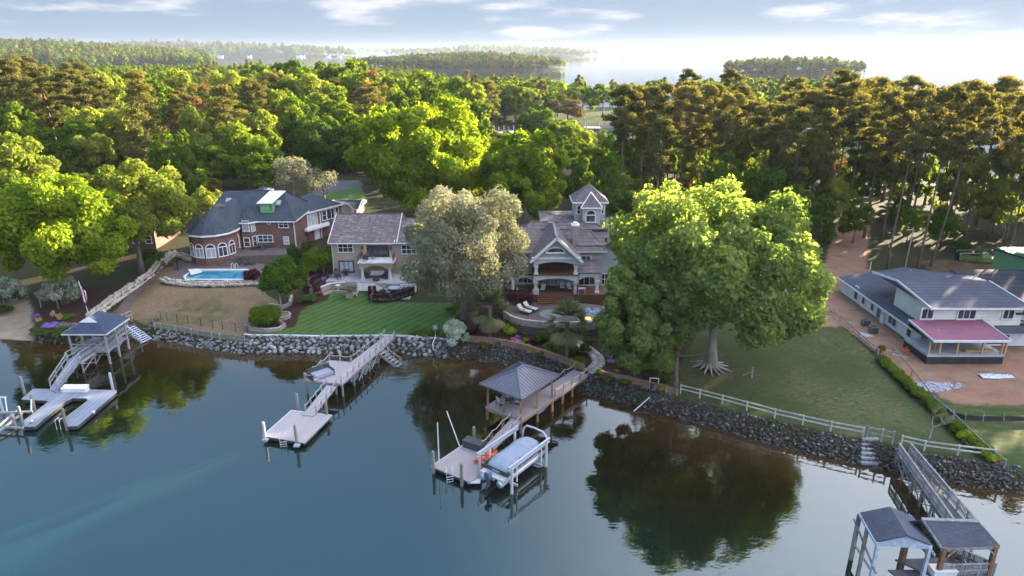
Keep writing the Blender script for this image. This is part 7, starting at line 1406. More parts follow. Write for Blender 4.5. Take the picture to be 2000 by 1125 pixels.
fence('wire_fence', 'thin black wire fence above the board bulkhead', [off(px, 2.6, 1.6) for px in (285, 302, 322, 343, 365, 388, 412, 438, 462)], 1.1, (), IRON, (1.05, .75, .45, .15), .06)
fence('yard_fence', 'low weathered fence along the dirt edge of the right lawn', [atg(px, py) for px, py in ((1606, 598), (1622, 612), (1640, 628), (1658, 645), (1677, 662), (1696, 678), (1714, 694))], .8, (.72, .38), WOODG)
fence('line_fence', 'thin rail fence running down beside the hedge row to the lake', [atg(px, py) for px, py in ((1742, 690), (1780, 735), (1822, 790), (1860, 822), (1885, 848), (1912, 874), (1940, 900), (1960, 914))], .9, (.8,), WOODG, (.5,))
a = atg(1850, 808); sf = thing('silt_fence', 'sagging black silt fence across the far right lawn', 'fence', a); sfp = [atg(*q) for q in ((1848, 806), (1862, 814), (1885, 820), (1920, 822), (1960, 822), (2010, 823))]; s = M()
for p, q in zip(sfp, sfp[1:]): s.slab([p, q, q + Vector((0, .06, .45)), p + Vector((0, .06, .5))], .01)
s.build('fabric', FOUND, sf, world=True)
for p in sfp: M().bar(p, p + Vector((0, .1, .8)), .05).build('stake', WOODG, sf, world=True)
# ------------------------------------------------------------------ mansion terrace
tz = 3.15; te = thing('mansion_terrace', 'paved terrace with a curved stone front wall below the mansion steps', 'terrace', P3(1085, 615, 0))
tpx = [(986, 613), (1000, 622), (1020, 628), (1050, 632), (1090, 634), (1130, 633), (1160, 631), (1184, 628), (1184, 598), (1120, 590), (1050, 589), (1000, 591), (988, 598)]
M().prism([tuple(at(*q, tz)) for q in tpx], 1.2, tz).build('terrace_slab', BRICK_P, te, world=True)
wl = [P3(*q, tz) for q in tpx[:8]]; rgd = random.Random(4); bl = [M().box(-.3, .3, -.17, .17, -.13, .13).build('stone', STONE_P, te) for _ in range(1)][0]; firstp = True
fl_, LL = along(wl)
for r_ in range(3):
    s = .1 + (r_ % 2)*.3
    while s < LL:
        p, d = fl_(s); k = rgd.uniform(.8, 1.25); o = bl if firstp else piece(bl); firstp = False; o.location = Vector((p.x, p.y - .05, tz + .22 - r_*.28 + rgd.uniform(-.02, .02))) - te.location; o.rotation_euler = (rgd.uniform(-.06, .06), rgd.uniform(-.04, .04), math.atan2(d.y, d.x)); o.scale = (k, rgd.uniform(.9, 1.1), 1); s += .6*k + .04
p = P3(988, 606, tz); M().box(p.x - .35, p.x + .35, p.y - .35, p.y + .35, 1.6, tz + .9).box(p.x - .42, p.x + .42, p.y - .42, p.y + .42, tz + .9, tz + 1.02).build('stone_pier', STONE, te, world=True); p = P3(1184, 612, tz); M().box(p.x - .3, p.x + .3, p.y - 1.2, p.y + 1.2, 1.6, tz + .5).build('side_wall', STONE, te, world=True)
M().bar(P3(1050, 589, tz + .1), P3(1130, 592, tz + .1), .4, .5).build('rear_curb', STONE, te, world=True)
c = P3(1077, 613, tz); M().lathe((c.x, c.y, tz), [(2.1, -.05), (2.1, .006)], 36).build('mosaic_ring', mat('dark_paving_ring', (.07, .065, .07), (.11, .10, .10), 5), te, world=True); M().lathe((c.x, c.y, tz), [(1.55, -.05), (1.55, .012)], 36).build('mosaic_disc', mat('pale_mosaic', (.26, .25, .24), (.14, .13, .13), 7, .8, detail=1), te, world=True)
soft_hedge('hedge', 'low burgundy hedge along the foot of the curved terrace wall', 'hedge', [Vector((*at(*q, 2.0), 1.9)) for q in ((994, 632), (1020, 641), (1060, 646), (1110, 648), (1150, 646), (1184, 641))], .9, .85)
soft_hedge('hedge', 'large square clipped burgundy hedge left of the mansion steps', 'hedge', [Vector((*at(984, 590, 3.1), 2.6)), Vector((*at(1040, 590, 3.1), 2.6))], 2.6, 1.9, dens=900)
soft_hedge('shrub_strip', 'dark green planting behind the terrace beside the steps', 'shrub', [Vector((*at(1098, 588, 3.2), 3.1)), Vector((*at(1138, 588, 3.2), 3.1))], .8, .5, L_SHRUB, dens=500)
def lounger(label, p, rz):
    c = thing('sun_lounger', label, 'sun lounger', p, rz, 'loungers on the mansion terrace'); M().box(-.35, .35, -1.0, .45, .32, .46).build('cushion', CUSH, c); M().slab([(-.35, .45, .46), (.35, .45, .46), (.35, .95, 1.0), (-.35, .95, 1.0)], .12).build('back_cushion', CUSH, c)
    M().box(-.4, .4, -1.05, .5, .22, .31).build('frame', CHARC, c)
    for x in (-.36, .36):
        for y in (-.95, .4): M().box(x - .04, x + .04, y - .04, y + .04, 0, .22).build('leg', CHARC, c)
    M().bar((-.42, -.5, .6), (-.42, .5, .6), .06, .05).bar((.42, -.5, .6), (.42, .5, .6), .06, .05).build('armrest', CHARC, c)
lounger('front cushioned lounger on the mansion terrace', P3(1024, 611, tz), .9); lounger('rear cushioned lounger on the mansion terrace nearer the steps', P3(1036, 606, tz), .9)
def adirondack(label, p, rz, m, grp):
    c = thing('adirondack_chair', label, 'chair', p, rz, grp); M().slab([(-.28, -.35, .4), (.28, -.35, .4), (.28, .2, .28), (-.28, .2, .28)], .06).build('seat', m, c)
    for i in range(5): x = -.26 + i*.13; M().slab([(x - .055, .2, .28), (x + .055, .2, .28), (x + .06, .5, 1.0 - abs(i-2)*.06), (x - .06, .5, 1.0 - abs(i-2)*.06)], .04).build('slat', m, c)
    for s_ in (-1, 1): M().box(s_*.36 - .07, s_*.36 + .07, -.4, .35, .56, .6).build('armrest', m, c); M().box(s_*.34 - .04, s_*.34 + .04, -.36, -.28, 0, .56).build('leg', m, c)
LB = mat('pale_blue_paint', (.42, .56, .66), (.36, .49, .58), 2, .6)
for i, (px, lb) in enumerate(((1132, 'left'), (1149, 'middle'), (1164, 'right'))): adirondack('pale blue adirondack chair, ' + lb + ' one of three by the fire pit', P3(px, 617, tz), 3.14 + (1 - i)*.3 + math.pi, LB, 'blue chairs by the fire pit')
fp_ = thing('fire_pit', 'half round stone fire pit with a small flame at the terrace edge', 'fire pit', P3(1148, 627, tz)); M().lathe((0, 0, -.6), [(1.35, 0), (1.35, .95), (1.0, .95), (1.0, .8)], 18).build('stone_bowl', STONE, fp_); fm, t = new_mat('flame'); N = NT(t); em = N.n('ShaderNodeEmission'); em.inputs[0].default_value = (1, .35, .08, 1); em.inputs[1].default_value = .9; oo = N.n('ShaderNodeOutputMaterial'); N.l(em.outputs[0], oo.inputs[0])
f = M(); [f.lathe((rgd.uniform(-.3, .3), rgd.uniform(-.1, .1), .2), [(.10, 0), (.12, .08), (.02, .34)], 6) for _ in range(5)]; f.build('flame', fm, fp_)
for i, (px, py) in enumerate(((1060, 562), (1098, 558), (1112, 560))): patio_chair(('left', 'middle', 'right')[i] + ' cushioned chair under the mansion arch', Vector((*at(px, py + 8, zfl), zfl)), .3*(i - 1), CHARC, CUSH, 'chairs under the mansion arch')
tb = thing('patio_table', 'pale side table on the mansion porch right of the stone pier', 'table', Vector((*at(1136, 573, zfl), zfl))); M().box(-.5, .5, -.3, .3, .7, .76).build('tabletop', TRIMG, tb)
for x, y in ((-.44, -.24), (.44, -.24), (-.44, .24), (.44, .24)): M().box(x-.03, x+.03, y-.03, y+.03, 0, .7).build('leg', TRIMG, tb)
sc2 = thing('garden_statue', 'pale small statue on a plinth beside the mansion porch left side', 'statue', Vector((*at(1010, 575, 3.6), 3.3))); M().box(-.2, .2, -.2, .2, 0, .4).build('plinth', STONE, sc2); M().lathe((0, 0, .4), [(.16, 0), (.12, .3), (.17, .55), (.08, .7), (.1, .85), (.02, .95)], 9).build('figure', TRIMG, sc2)

# ------------------------------------------------------------------ palms and potted plants
def palm(label, px, py, ytop, seed, skirt=True, R=1.5):
    b = atg(px, py); H = zof(ytop, b.y) - b.z; rg = np.random.default_rng(seed); r = thing('palm_tree', label, 'palm tree', b); th = H - R*.75
    tr = M(); tr.tube([(0, 0, -.2), (.05, 0, th*.4), (0, .04, th*.75), (0, 0, th)], [.2, .17, .24, .3], 8); tr.build('trunk', BARK, r)
    P = []; Nn = []; Al = []; S = []; T = []
    for i in range(64):
        el = rg.uniform(-1.25 if skirt else -.1, 1.3); az = i*2.4; d = np.array([math.cos(az)*math.cos(el), math.sin(az)*math.cos(el), math.sin(el)]); c = np.array([0, 0, th]) + d*R*.62 - np.array([0, 0, .25*R*(el < 0)])
        side = np.cross(d, [0, 0, 1.0]); side /= np.linalg.norm(side) + 1e-6; up = np.cross(side, d)
        for k in np.linspace(-1.15, 1.15, 11):
            a = d*math.cos(k) + side*math.sin(k)*.95 - np.array([0, 0, .25]); a /= np.linalg.norm(a); P.append(c + a*.36*R*.8); Nn.append(up + rg.normal(0, .15, 3)); Al.append(a); S.append(.36*R); T.append(rg.uniform(.0, .5) if el > -.2 else rg.uniform(.6, 1))
    o = link('fronds', leaves_mesh('fronds', np.array(P), np.array(Nn), np.array(S), np.array(T), L_PALM, .11, np.array(Al))); o.parent = r; return r
palm('shaggy fan palm in the garden beside the silvery willow', 957, 660, 572, 1, R=2.3); palm('shaggy fan palm in the garden in front of the terrace mosaic', 1106, 702, 600, 2, R=2.2)
pt = thing('potted_cycad', 'feathery cycad in a square tan planter beside the wide steps', 'potted plant', atg(683, 580)); M().box(-.45, .45, -.45, .45, -.1, .7).build('planter', STUCCO, pt); rg = np.random.default_rng(3); P = []; Nn = []; Al = []; S = []; T = []
for i in range(30):
    az = i*2.4; el0 = rg.uniform(.2, 1.3)
    for k in range(12):
        s = k/12*1.5; el = el0 - s*.55; c = np.array([math.cos(az)*s*math.cos(el0*.7), math.sin(az)*s*math.cos(el0*.7), 1.0 + s*math.sin(el0) - s*s*.28])
        for q in (-1, 1): a = np.array([math.cos(az + q*1.1), math.sin(az + q*1.1), .1]); P.append(c + a*.12); Nn.append([0, 0, 1]); Al.append(a); S.append(.16); T.append(rg.random())
o = link('fronds', leaves_mesh('fronds', np.array(P), np.array(Nn, float) + rg.normal(0, .1, (len(P), 3)), np.array(S), np.array(T), L_PALM, .25, np.array(Al))); o.parent = pt

# ------------------------------------------------------------------ shrubs and flowers of the gardens
def shrub_mesh(seed, m, s=.12, nl=9, per=70, R=.5, H=.8, name='foliage'):
    P, nr, sz, ti, C, LR = crown_pts(seed, R, 0.0, H, nl, per, s, lr=.45, zmin=-.2, fill=.6); P[:, 2] = np.maximum(P[:, 2], .02); return leaves_mesh(name + str(seed), P, nr, sz, ti, m, .6)
SHM = {}
def shrub(px, py, R, H, m, label, name='shrub', cat='shrub', group=None, z=None):
    k = m.name; ms = SHM.setdefault(k, [shrub_mesh(200 + len(SHM)*3 + i, m, .085) for i in range(2)]); b = atg(px, py); o = bpy.data.objects.new(name, ms[(px + py) % 2]); COL.objects.link(o); o.location = b if z is None else Vector((*at(px, py, z), z)); o.scale = (R/.5, R/.5, H/.8); o.rotation_euler = (0, 0, px*1.7); return tag(o, label, cat, group)
GS = [(996, 653, .75, 1.0, L_LIME, 'bright lime rounded shrub, front one of the joined pair', 'shrub'), (989, 645, .6, .9, L_LIME, 'bright lime rounded shrub, rear one of the joined pair', 'shrub'), (1062, 668, 1.0, 1.3, L_SHRUB, 'large dark round shrub in the middle of the garden', 'shrub'),
 (1011, 662, .35, .5, L_FLOWV, 'violet flower clump beside the pink ones', 'flowers'), (1005, 667, .38, .5, L_FLOWP, 'pink flower clump near the lime shrubs', 'flowers'), (1013, 669, .3, .4, L_FLOWP, 'deep pink flower clump right of the first', 'flowers'), (1027, 667, .3, .5, L_LIME, 'small yellow green ball shrub, upper of three', 'shrub'), (1019, 672, .3, .4, L_LIME, 'small yellow green ball shrub, left of three', 'shrub'), (1032, 677, .3, .4, L_LIME, 'small yellow green ball shrub, lower of three', 'shrub'),
 (1042, 672, .7, .5, L_PURPLE, 'spreading plum leaved shrub next to the yellow balls', 'shrub'), (1036, 689, .35, .4, L_LIME, 'lime tuft near the brown board wall', 'shrub'), (1002, 675, .5, .5, L_SHRUB, 'green tuft below the pink flowers', 'shrub'), (978, 672, .6, .45, L_MAPLE, 'pale green low tuft behind the board wall', 'shrub'), (1026, 655, .3, .4, L_MAPLE, 'small green tuft above the yellow balls', 'shrub'),
 (1075, 684, .9, .9, L_SHRUB, 'dark spreading shrub in front of the large round one', 'shrub'), (1090, 672, .9, .8, L_SHRUB, 'dark shrub left of the second palm', 'shrub'), (1062, 692, .8, .6, L_SHRUB, 'dark low shrub beside the board wall', 'shrub'), (1120, 690, .9, .8, L_SHRUB, 'dark green shrub right of the palm trunk', 'shrub'), (1142, 688, .8, .9, L_SHRUB, 'dark green shrub inside the bend of the stone path', 'shrub'), (1128, 710, 1.1, .6, L_MAPLE, 'green ground cover patch inside the path bend', 'shrub'), (1100, 664, .7, .9, L_PALE, 'silver leaved clump behind the second palm', 'shrub'),
 (1086, 706, .3, .3, L_FLOWV, 'violet flower dot near the board wall', 'flowers'), (1132, 656, .6, .5, L_SHRUB, 'green mound right of the path top', 'shrub'), (1146, 668, .8, .6, L_SHRUB, 'green mound lower right of the path top', 'shrub'), (1137, 662, .3, .3, L_FLOWV, 'pale violet clump between the two green mounds', 'flowers'),
 (1182, 686, .4, .4, L_FLOWP, 'pink flower clump, top of the three right of the path', 'flowers'), (1191, 698, .35, .35, L_FLOWP, 'pink flower clump, middle of the three right of the path', 'flowers'), (1194, 708, .45, .4, L_FLOWP, 'pink flower clump, lowest of the three right of the path', 'flowers'), (1207, 698, .4, .4, L_FLOWV, 'lilac clump beside the pink flowers', 'flowers'),
 (1170, 729, .4, .5, L_LIME, 'lime shrub beside the board wall right of the walkway', 'shrub'), (1205, 728, .3, .4, L_LIME, 'small lime ball behind the right board wall', 'shrub'), (1243, 716, .6, .8, L_LIME, 'olive lime ball under the feathery tree, left', 'shrub'), (1258, 721, .5, .6, L_LIME, 'olive lime ball under the feathery tree, right', 'shrub'), (1294, 762, .5, .6, L_LIME, 'yellow green shrub at the end of the right board wall', 'shrub'), (1190, 738, .9, .35, L_MAPLE, 'low green ground cover behind the right board wall', 'shrub'), (1225, 744, .9, .35, L_MAPLE, 'second low green ground cover behind the right board wall', 'shrub'),
 (940, 645, .7, .8, L_PURPLE, 'plum shrub at the foot of the first palm', 'shrub'), (920, 655, .8, .7, L_PURPLE, 'plum shrub under the silvery willow', 'shrub'), (968, 690, .0, .0, L_SHRUB, '', ''), (945, 678, .7, .5, L_SHRUB, 'green clump behind the left end of the brown board wall', 'shrub'), (825, 655, 1.2, .7, L_SHRUB, 'loose green shrub on the lawn edge above the rock wall', 'shrub'), (850, 652, .7, .6, L_SHRUB, 'small green shrub beside the garden lamp', 'shrub'), (884, 612, .7, .9, L_SHRUB, 'dark round shrub left of the willow trunk', 'shrub'), (930, 668, .3, .25, L_FLOWP, 'small pink flowers near the flowering shrub', 'flowers'),
 (70, 620, .5, .5, L_FLOWV, 'upper violet flower clump on the stony point', 'flowers'), (98, 638, .9, .4, L_FLOWV, 'lower broad violet flower clump on the stony point', 'flowers'), (104, 620, .35, .9, L_STRAW, 'left straw coloured grass clump on the stony point', 'grass clump'), (118, 627, .4, 1.1, L_STRAW, 'right straw coloured grass clump on the stony point', 'grass clump'), (77, 630, .35, .7, L_STRAW, 'small straw grass clump at the left of the stony point', 'grass clump'), (88, 648, 1.6, .5, L_SHRUB, 'low grey green ground cover on the stony point', 'shrub'), (128, 650, 1.6, .5, L_SHRUB, 'low ground cover on the point left of the pavilion', 'shrub'), (135, 620, 1.0, .3, L_MAPLE, 'grassy patch behind the straw clumps', 'shrub'),
 (20, 590, 1.8, 1.4, L_SHRUB, 'dark shrub mass at the left edge of the sand', 'shrub'), (5, 612, 1.4, 1.0, L_SHRUB, 'lower dark shrub at the left frame edge', 'shrub'), (300, 520, 1.5, 2.6, L_SHRUB, 'tall dark evergreen shrub beside the forked trunk', 'shrub'), (355, 503, .6, .7, L_SHRUB, 'dark shrub, left of two under the sunroom', 'shrub'), (382, 510, .8, .7, L_SHRUB, 'dark shrub, right of two under the sunroom', 'shrub'), (540, 488, 1.3, 1.2, L_PURPLE, 'plum shrub against the brick house wall', 'shrub'), (408, 562, .3, .3, L_SHRUB, 'small green tuft in the boulder band by the pool', 'shrub'), (600, 590, 1.2, .9, L_SHRUB, 'dark low shrub behind the vase shaped tree', 'shrub'),
 (510, 465, 1.2, 1.0, L_SHRUB, 'potted greenery on the brick terrace', 'shrub'), (605, 535, 1.4, 1.2, L_PURPLE, 'plum shrub mass below the weeping tree', 'shrub'), (1290, 745, 1.0, 1.6, L_SHRUB, 'dark shrub under the lower branches of the feathery tree', 'shrub'), (1720, 690, .45, .9, L_SHRUB, 'dark taller bush at the top end of the hedge row', 'shrub')]
for g_ in GS:
    if g_[5]: shrub(g_[0], g_[1], g_[2], g_[3], g_[4], g_[5], {'shrub': 'shrub', 'flowers': 'flower_clump', 'grass clump': 'grass_clump'}[g_[6]], g_[6])
for i, px in enumerate((1498, 1514, 1531, 1548, 1566)): shrub(px, 604, .75, 1.1, L_LIME if i in (0, 2, 4) else L_SHRUB, ['leftmost olive', 'second darker', 'middle olive', 'fourth darker', 'rightmost olive'][i] + ' round shrub in the row before the white wall', group='round shrubs before the white wall')
HP = [(1722, 704), (1730, 712), (1738, 719), (1748, 728), (1757, 738), (1767, 745), (1777, 757), (1786, 764), (1797, 774), (1815, 790), (1828, 803), (1845, 822), (1860, 832), (1872, 842), (1885, 853), (1897, 865), (1910, 874), (1922, 882), (1935, 893)]
for i, (px, py) in enumerate(HP): shrub(px, py + 4, .72, .8, L_LIME if i in (14, 18) else L_MAPLE, ('yellow green clipped shrub in the hedge row' + (' nearest the lake' if i == 18 else '')) if i in (14, 18) else 'green clipped shrub in the right lawn hedge row', group='clipped shrubs in the hedge row')
# mulch strip under the hedge row, curved brick path and the drifts of loose things lie on the ground as thin sheets
def ribbon(name, pts, w, m, z=.05, kind='structure', n=40):
    f_, L_ = along([(p[0], p[1]) for p in pts]); mb = M(); 
    for i in range(n + 1):
        p, d = f_(L_*i/n); nn_ = Vector((-d.y, d.x, 0))*w/2
        for q in (p - nn_, p + nn_): mb.v.append((q.x, q.y, gz(q.x, q.y) + z))
        if i: k = len(mb.v); mb.f.append((k-4, k-2, k-1, k-3))
    o = mb.build(name, m); return tag(o, kind=kind)
ribbon('brick_path', [atg(238, 622), atg(243, 602), atg(252, 588), atg(268, 568), atg(292, 552), atg(312, 545)], 1.5, BRICK_P, .09)
pth = [atg(1117, 646), atg(1120, 656), atg(1126, 668), atg(1140, 678), atg(1156, 688), atg(1167, 698), atg(1170, 709), atg(1163, 718), atg(1150, 727)]
ribbon('garden_path', pth, 1.5, mat('path_mortar', (.30, .25, .20), (.22, .19, .155), 3), .07)
f_, L_ = along([(p.x, p.y) for p in pth]); gp_ = bpy.data.objects['garden_path']; sl = None; s = .3; k = 0
while s < L_ - .2:
    for c_ in (-.36, .36):
        p, d = f_(s + (c_ > 0)*.3); nn_ = Vector((-d.y, d.x, 0)); q = p + nn_*c_; n = 6; pts = [(math.cos(6.283*i/n)*.36*rgd.uniform(.8, 1.1), math.sin(6.283*i/n)*.33*rgd.uniform(.8, 1.1)) for i in range(n)]
        if sl is None or k < 5: o = M().prism(pts, 0, .05).build('flagstone', STONE_P, gp_); sl = o
        else: o = piece(sl)
        o.location = (q.x, q.y, gz(q.x, q.y) + .08); o.rotation_euler = (0, 0, rgd.uniform(0, 6)); k += 1
    s += .62
# ------------------------------------------------------------------ planters, lamps, patio things
pl = thing('round_planter', 'round white stone planter bed under the vase shaped tree', 'planter', atg(550, 620)); M().lathe((0, 0, 0), [(1.2, -.1), (1.25, .45), (1.0, .45), (1.0, .3)], 20).build('planter_ring', STONE, pl); M().lathe((0, 0, 0), [(1.0, .2), (.0, .34)], 16).build('soil', BARK, pl)
wall_path('stone_bed', 'low stone edging round the bright spreading shrub above the rock wall', [atg(480, 640), atg(490, 646), atg(520, 648), atg(545, 646), atg(556, 638), atg(545, 630)], .35, .45, STONE)
wall_path('stone_bed', 'short stone edging behind the round white planter', [atg(528, 598), atg(552, 603), atg(566, 596), atg(570, 582)], .35, .45, STONE)
lm = thing('globe_lamp', 'grey hooded lamp on a bent white post at the rock wall', 'lamp', at3(847, 690, .1)); M().tube([(0, 0, 0), (-.1, .1, 1.3), (.25, .5, 2.0), (.25, .5, 2.9)], .06, 6).build('post', WHITE, lm); M().lathe((.25, .5, 2.85), [(.34, 0), (.36, .3), (.22, .6), (.03, .68)], 12).build('hood', GREYM, lm, smooth=True)
def round_table(label, p, R, m=None, h=.72, chairs=0):
    m = m or CHARC; t_ = thing('patio_table', label, 'table', p); M().lathe((0, 0, h), [(R, 0), (R, .05), (0, .05)], 18).build('tabletop', m, t_); M().tube([(0, 0, 0), (0, 0, h)], [.25, .06], 8).build('leg', IRON, t_)
    for i in range(chairs):
        a = 6.283*i/chairs + .4; c = thing('metal_chair', 'dark metal chair around the ' + label.split(' with')[0].split(' on')[0], 'chair', Vector(p) + Vector((math.cos(a), math.sin(a), 0))*(R + .45), a - math.pi/2, 'chairs around patio tables'); M().box(-.24, .24, -.24, .24, .42, .46).build('seat', m, c); M().box(-.24, .24, .2, .25, .46, .95).build('backrest', m, c)
        M().bar((-.2, -.2, 0), (-.2, -.2, .42), .04).bar((.2, -.2, 0), (.2, -.2, .42), .04).bar((-.2, .2, 0), (-.2, .2, .42), .04).bar((.2, .2, 0), (.2, .2, .42), .04).build('leg', IRON, c)
round_table('round blue grey table on the lower landing', P3(770, 571, 1.96), .85, COVER, chairs=5); zb_ = 0
round_table('left dark table on the tan house balcony', PW(717, 507, 98.0) * 1, .5, chairs=3); bpy.data.objects[[o.name for o in bpy.data.objects if o.get('label') == 'left dark table on the tan house balcony'][0]].location.z = zd + 0
for o in list(COL.objects):
    if o.parent is None and 'house balcony' in str(o.get('label')) and o.type == 'EMPTY': o.location.z = zof(513, 96.4)
round_table('left dark dining table on the tan patio', P3(660, 541, 2.92), .8, chairs=4); round_table('dark dining table near the patio doors', P3(676, 537, 2.92), .55)
def sofa(label, p, w, rz, m, cm, name='sofa', cat='sofa'):
    c = thing(name, label, cat, p, rz); M().box(-w/2, w/2, -.4, .4, 0, .38).box(-w/2, w/2, .3, .42, .38, .8).box(-w/2 - .12, -w/2, -.4, .42, 0, .6).box(w/2, w/2 + .12, -.4, .42, 0, .6).build('frame', m, c); n = max(1, round(w/.75))
    for i in range(n): M().box(-w/2 + w*i/n + .02, -w/2 + w*(i+1)/n - .02, -.38, .28, .39, .5).build('seat_cushion', cm, c); M().slab([(-w/2 + w*i/n + .02, .12, .5), (-w/2 + w*(i+1)/n - .02, .12, .5), (-w/2 + w*(i+1)/n - .02, .27, .92), (-w/2 + w*i/n + .02, .27, .92)], .1).build('back_cushion', cm, c)
sofa('cream cushioned wicker sofa under the tan house arch', P3(737, 541, 2.92), 2.1, 0, WICKER, CUSH); sofa('dark wicker armchair left of the cream sofa', P3(714, 543, 2.92), .8, .5, WICKER, WICKER, 'armchair', 'armchair'); sofa('dark wicker armchair right of the cream sofa', P3(754, 543, 2.92), .8, -.5, WICKER, WICKER, 'armchair', 'armchair')
single('ottoman', M().lathe((0, 0, 0), [(.45, 0), (.5, .2), (.45, .42), (.1, .44)], 12), WICKER, 'round dark wicker ottoman before the cream sofa', 'ottoman', P3(735, 548, 2.92)); bb = single('bird_bath', M().lathe((0, 0, 0), [(.22, 0), (.1, .15), (.09, .75), (.38, .88), (.4, .95), (.1, .9)], 12), TRIMG, 'white bird bath on the slope left of the cycad', 'bird bath', atg(661, 569))
um = thing('folded_umbrella', 'cream tilted parasol beside the silvery willow on the tan patio', 'umbrella', P3(812, 556, 2.6)); M().tube([(0, 0, 0), (0, 0, 2.3)], .03, 6).build('pole', IRON, um); M().lathe((0, 0, 1.6), [(.9, 0), (.75, .25), (.4, .5), (.03, .7)], 8).build('canopy', CUSH, um)
single('dog_statue', M().box(-.35, .3, -.12, .12, .28, .55).box(.2, .5, -.1, .1, .5, .8).box(-.33, -.25, -.1, .1, 0, .3).box(.2, .28, -.1, .1, 0, .3), WHITE, 'small white animal figure at the foot of the wide steps', 'statue', atg(694, 578))
for i, (px, py) in enumerate(((468, 517), (493, 517), (322, 523), (348, 526))): patio_chair(['left dark wicker chair between pool and terrace', 'right dark wicker chair between pool and terrace', 'dark chair at the left end of the pool', 'dark chair beside the pool slide'][i], P3(px, py, 3.42), .5*i, WICKER, WICKER)
single('patio_table', M().lathe((0, 0, 0), [(.3, 0), (.3, .5), (.4, .52), (.4, .56)], 10), WICKER, 'small dark table between the two poolside chairs', 'table', P3(481, 518, 3.42))
round_table('dark round table on the brick terrace', Vector((*at(512, 486, 4.45), 4.46)), .8, chairs=4)
# right lawn and yard things
ps = thing('yard_post', 'leaning wooden post with a fallen rail on the right lawn', 'post', atg(1468, 738)); M().box(-.07, .07, -.07, .07, 0, 1.3).build('post', WOODG, ps); M().bar((-1.0, -.1, .35), (-.1, 0, .75), .08).build('rail', WOODG, ps)
st_ = thing('root_flare', 'spreading pale roots at the foot of the huge oak', 'tree roots', atg(1387, 716)); rr = M()
for i in range(16): a = 6.283*i/16 + rgd.uniform(-.15, .15); L_ = rgd.uniform(1.4, 2.3); rr.tube([(math.cos(a)*.45, math.sin(a)*.45, .8), (math.cos(a)*.85, math.sin(a)*.85, .25), (math.cos(a + .1)*L_, math.sin(a + .1)*L_, .03), (math.cos(a + .15)*(L_ + .5), math.sin(a + .15)*(L_ + .5), -.1)], [.22, .17, .08, .02], 6)
rr.build('roots', BARK_L, st_, smooth=True)
tp_ = bpy.data.materials.get('aluminium'); BLUEG = mat('blue_white_gravel', (.42, .45, .50), (.28, .28, .29), 5, .9)
def drift(name, label, px, py, rx, ry, m, h=.08, seed=0, cat='gravel'):
    rg = np.random.default_rng(seed); b = atg(px, py); V = []; F = []; n = 260; bm_ = []
    mb = M()
    for i in range(n): a = rg.uniform(0, 6.28); q = math.sqrt(rg.random())*(1 + .3*math.sin(a*3 + seed)); x, y = b.x + rx*q*math.cos(a), b.y + ry*q*math.sin(a); s = rg.uniform(.05, .16); mb.box(x - s, x + s*.8, y - s*.7, y + s, gz(x, y) - .05, gz(x, y) + h*rg.uniform(.3, 1))
    o = mb.build(name, m); return tag(o, label, kind='stuff')
drift('gravel_drift', 'blue grey loose gravel at the lawn edge', 1832, 755, 2.2, .9, BLUEG, .09, 1); drift('gravel_drift', 'small pale patch of gravel by the yard fence', 1690, 655, .7, .5, BLUEG, .06, 2)
tpn = thing('plastic_sheet', 'crumpled pale blue plastic sheet on the dirt in front of the porch', 'plastic sheet', atg(1945, 735)); mb = M(); nx_ = 12
for i in range(nx_ + 1):
    for j in range(6): u, v = i/nx_, j/5; x, y = (u - .5)*3.4, (v - .5)*1.3*(1 - .6*abs(u - .4)); mb.v.append((x, y, .04 + .16*abs(math.sin(i*2.1 + j*1.7))*(1 - abs(2*v-1))))
for i in range(nx_):
    for j in range(5): a = i*6 + j; mb.f.append((a, a+6, a+7, a+1))
mb.build('sheet', mat('pale_blue_plastic', (.55, .62, .70), (.45, .52, .60), 2, .4), tpn)
single('orange_barrier', M().box(-.35, .35, -.05, .05, 0, .6).box(-.1, .0, -.1, .1, .6, .9), ORANGE, 'small orange barrier at the corner of the white house foundation', 'barrier', atg(1769, 692)); single('board', M().bar((-.9, .4, .06), (.5, -.5, .1), .16, .05), LUMBER, 'loose board lying in the dirt, upper one', 'board', atg(1742, 686)); single('board', M().bar((-.5, .5, .06), (.6, -.6, .1), .16, .05), PILEW, 'loose pale board lying in the dirt, lower one', 'board', atg(1756, 696))
shp = thing('pull_truck', 'black pickup truck parked in the woods behind the white house', 'truck', P3(1908, 515, 3.8), -.25); shp.name = 'parked_truck'
_rootmat['parked_truck'] = Matrix.Translation(shp.location) @ Matrix.Rotation(-.25, 4, 'Z'); BLK = mat('black_paint', (.02, .02, .022), (.03, .03, .03), 1, .25, spec=.8)
M().box(-2.9, 2.9, -.95, .95, .55, 1.15).box(-2.9, -.4, -.95, -.85, 1.15, 1.45).box(-2.9, -.4, .85, .95, 1.15, 1.45).box(-2.95, -2.85, -.95, .95, 1.15, 1.45).build('body', BLK, shp); M().prism([(-.5, -.9), (1.5, -.9), (1.5, .9), (-.5, .9)], 1.151, 1.2).slab([(-.4, -.8, 1.95), (1.0, -.8, 1.95), (1.0, .8, 1.95), (-.4, .8, 1.95)], .08).build('cab_roof', BLK, shp); M().slab([(-.45, -.88, 1.18), (1.5, -.88, 1.18), (1.0, -.8, 1.9), (-.4, -.8, 1.9)], .02).slab([(1.5, -.88, 1.18), (1.5, .88, 1.18), (1.0, .8, 1.9), (1.0, -.8, 1.9)], .02).slab([(1.5, .88, 1.18), (-.45, .88, 1.18), (-.4, .8, 1.9), (1.0, .8, 1.9)], .02).build('windows', GLASS, shp)
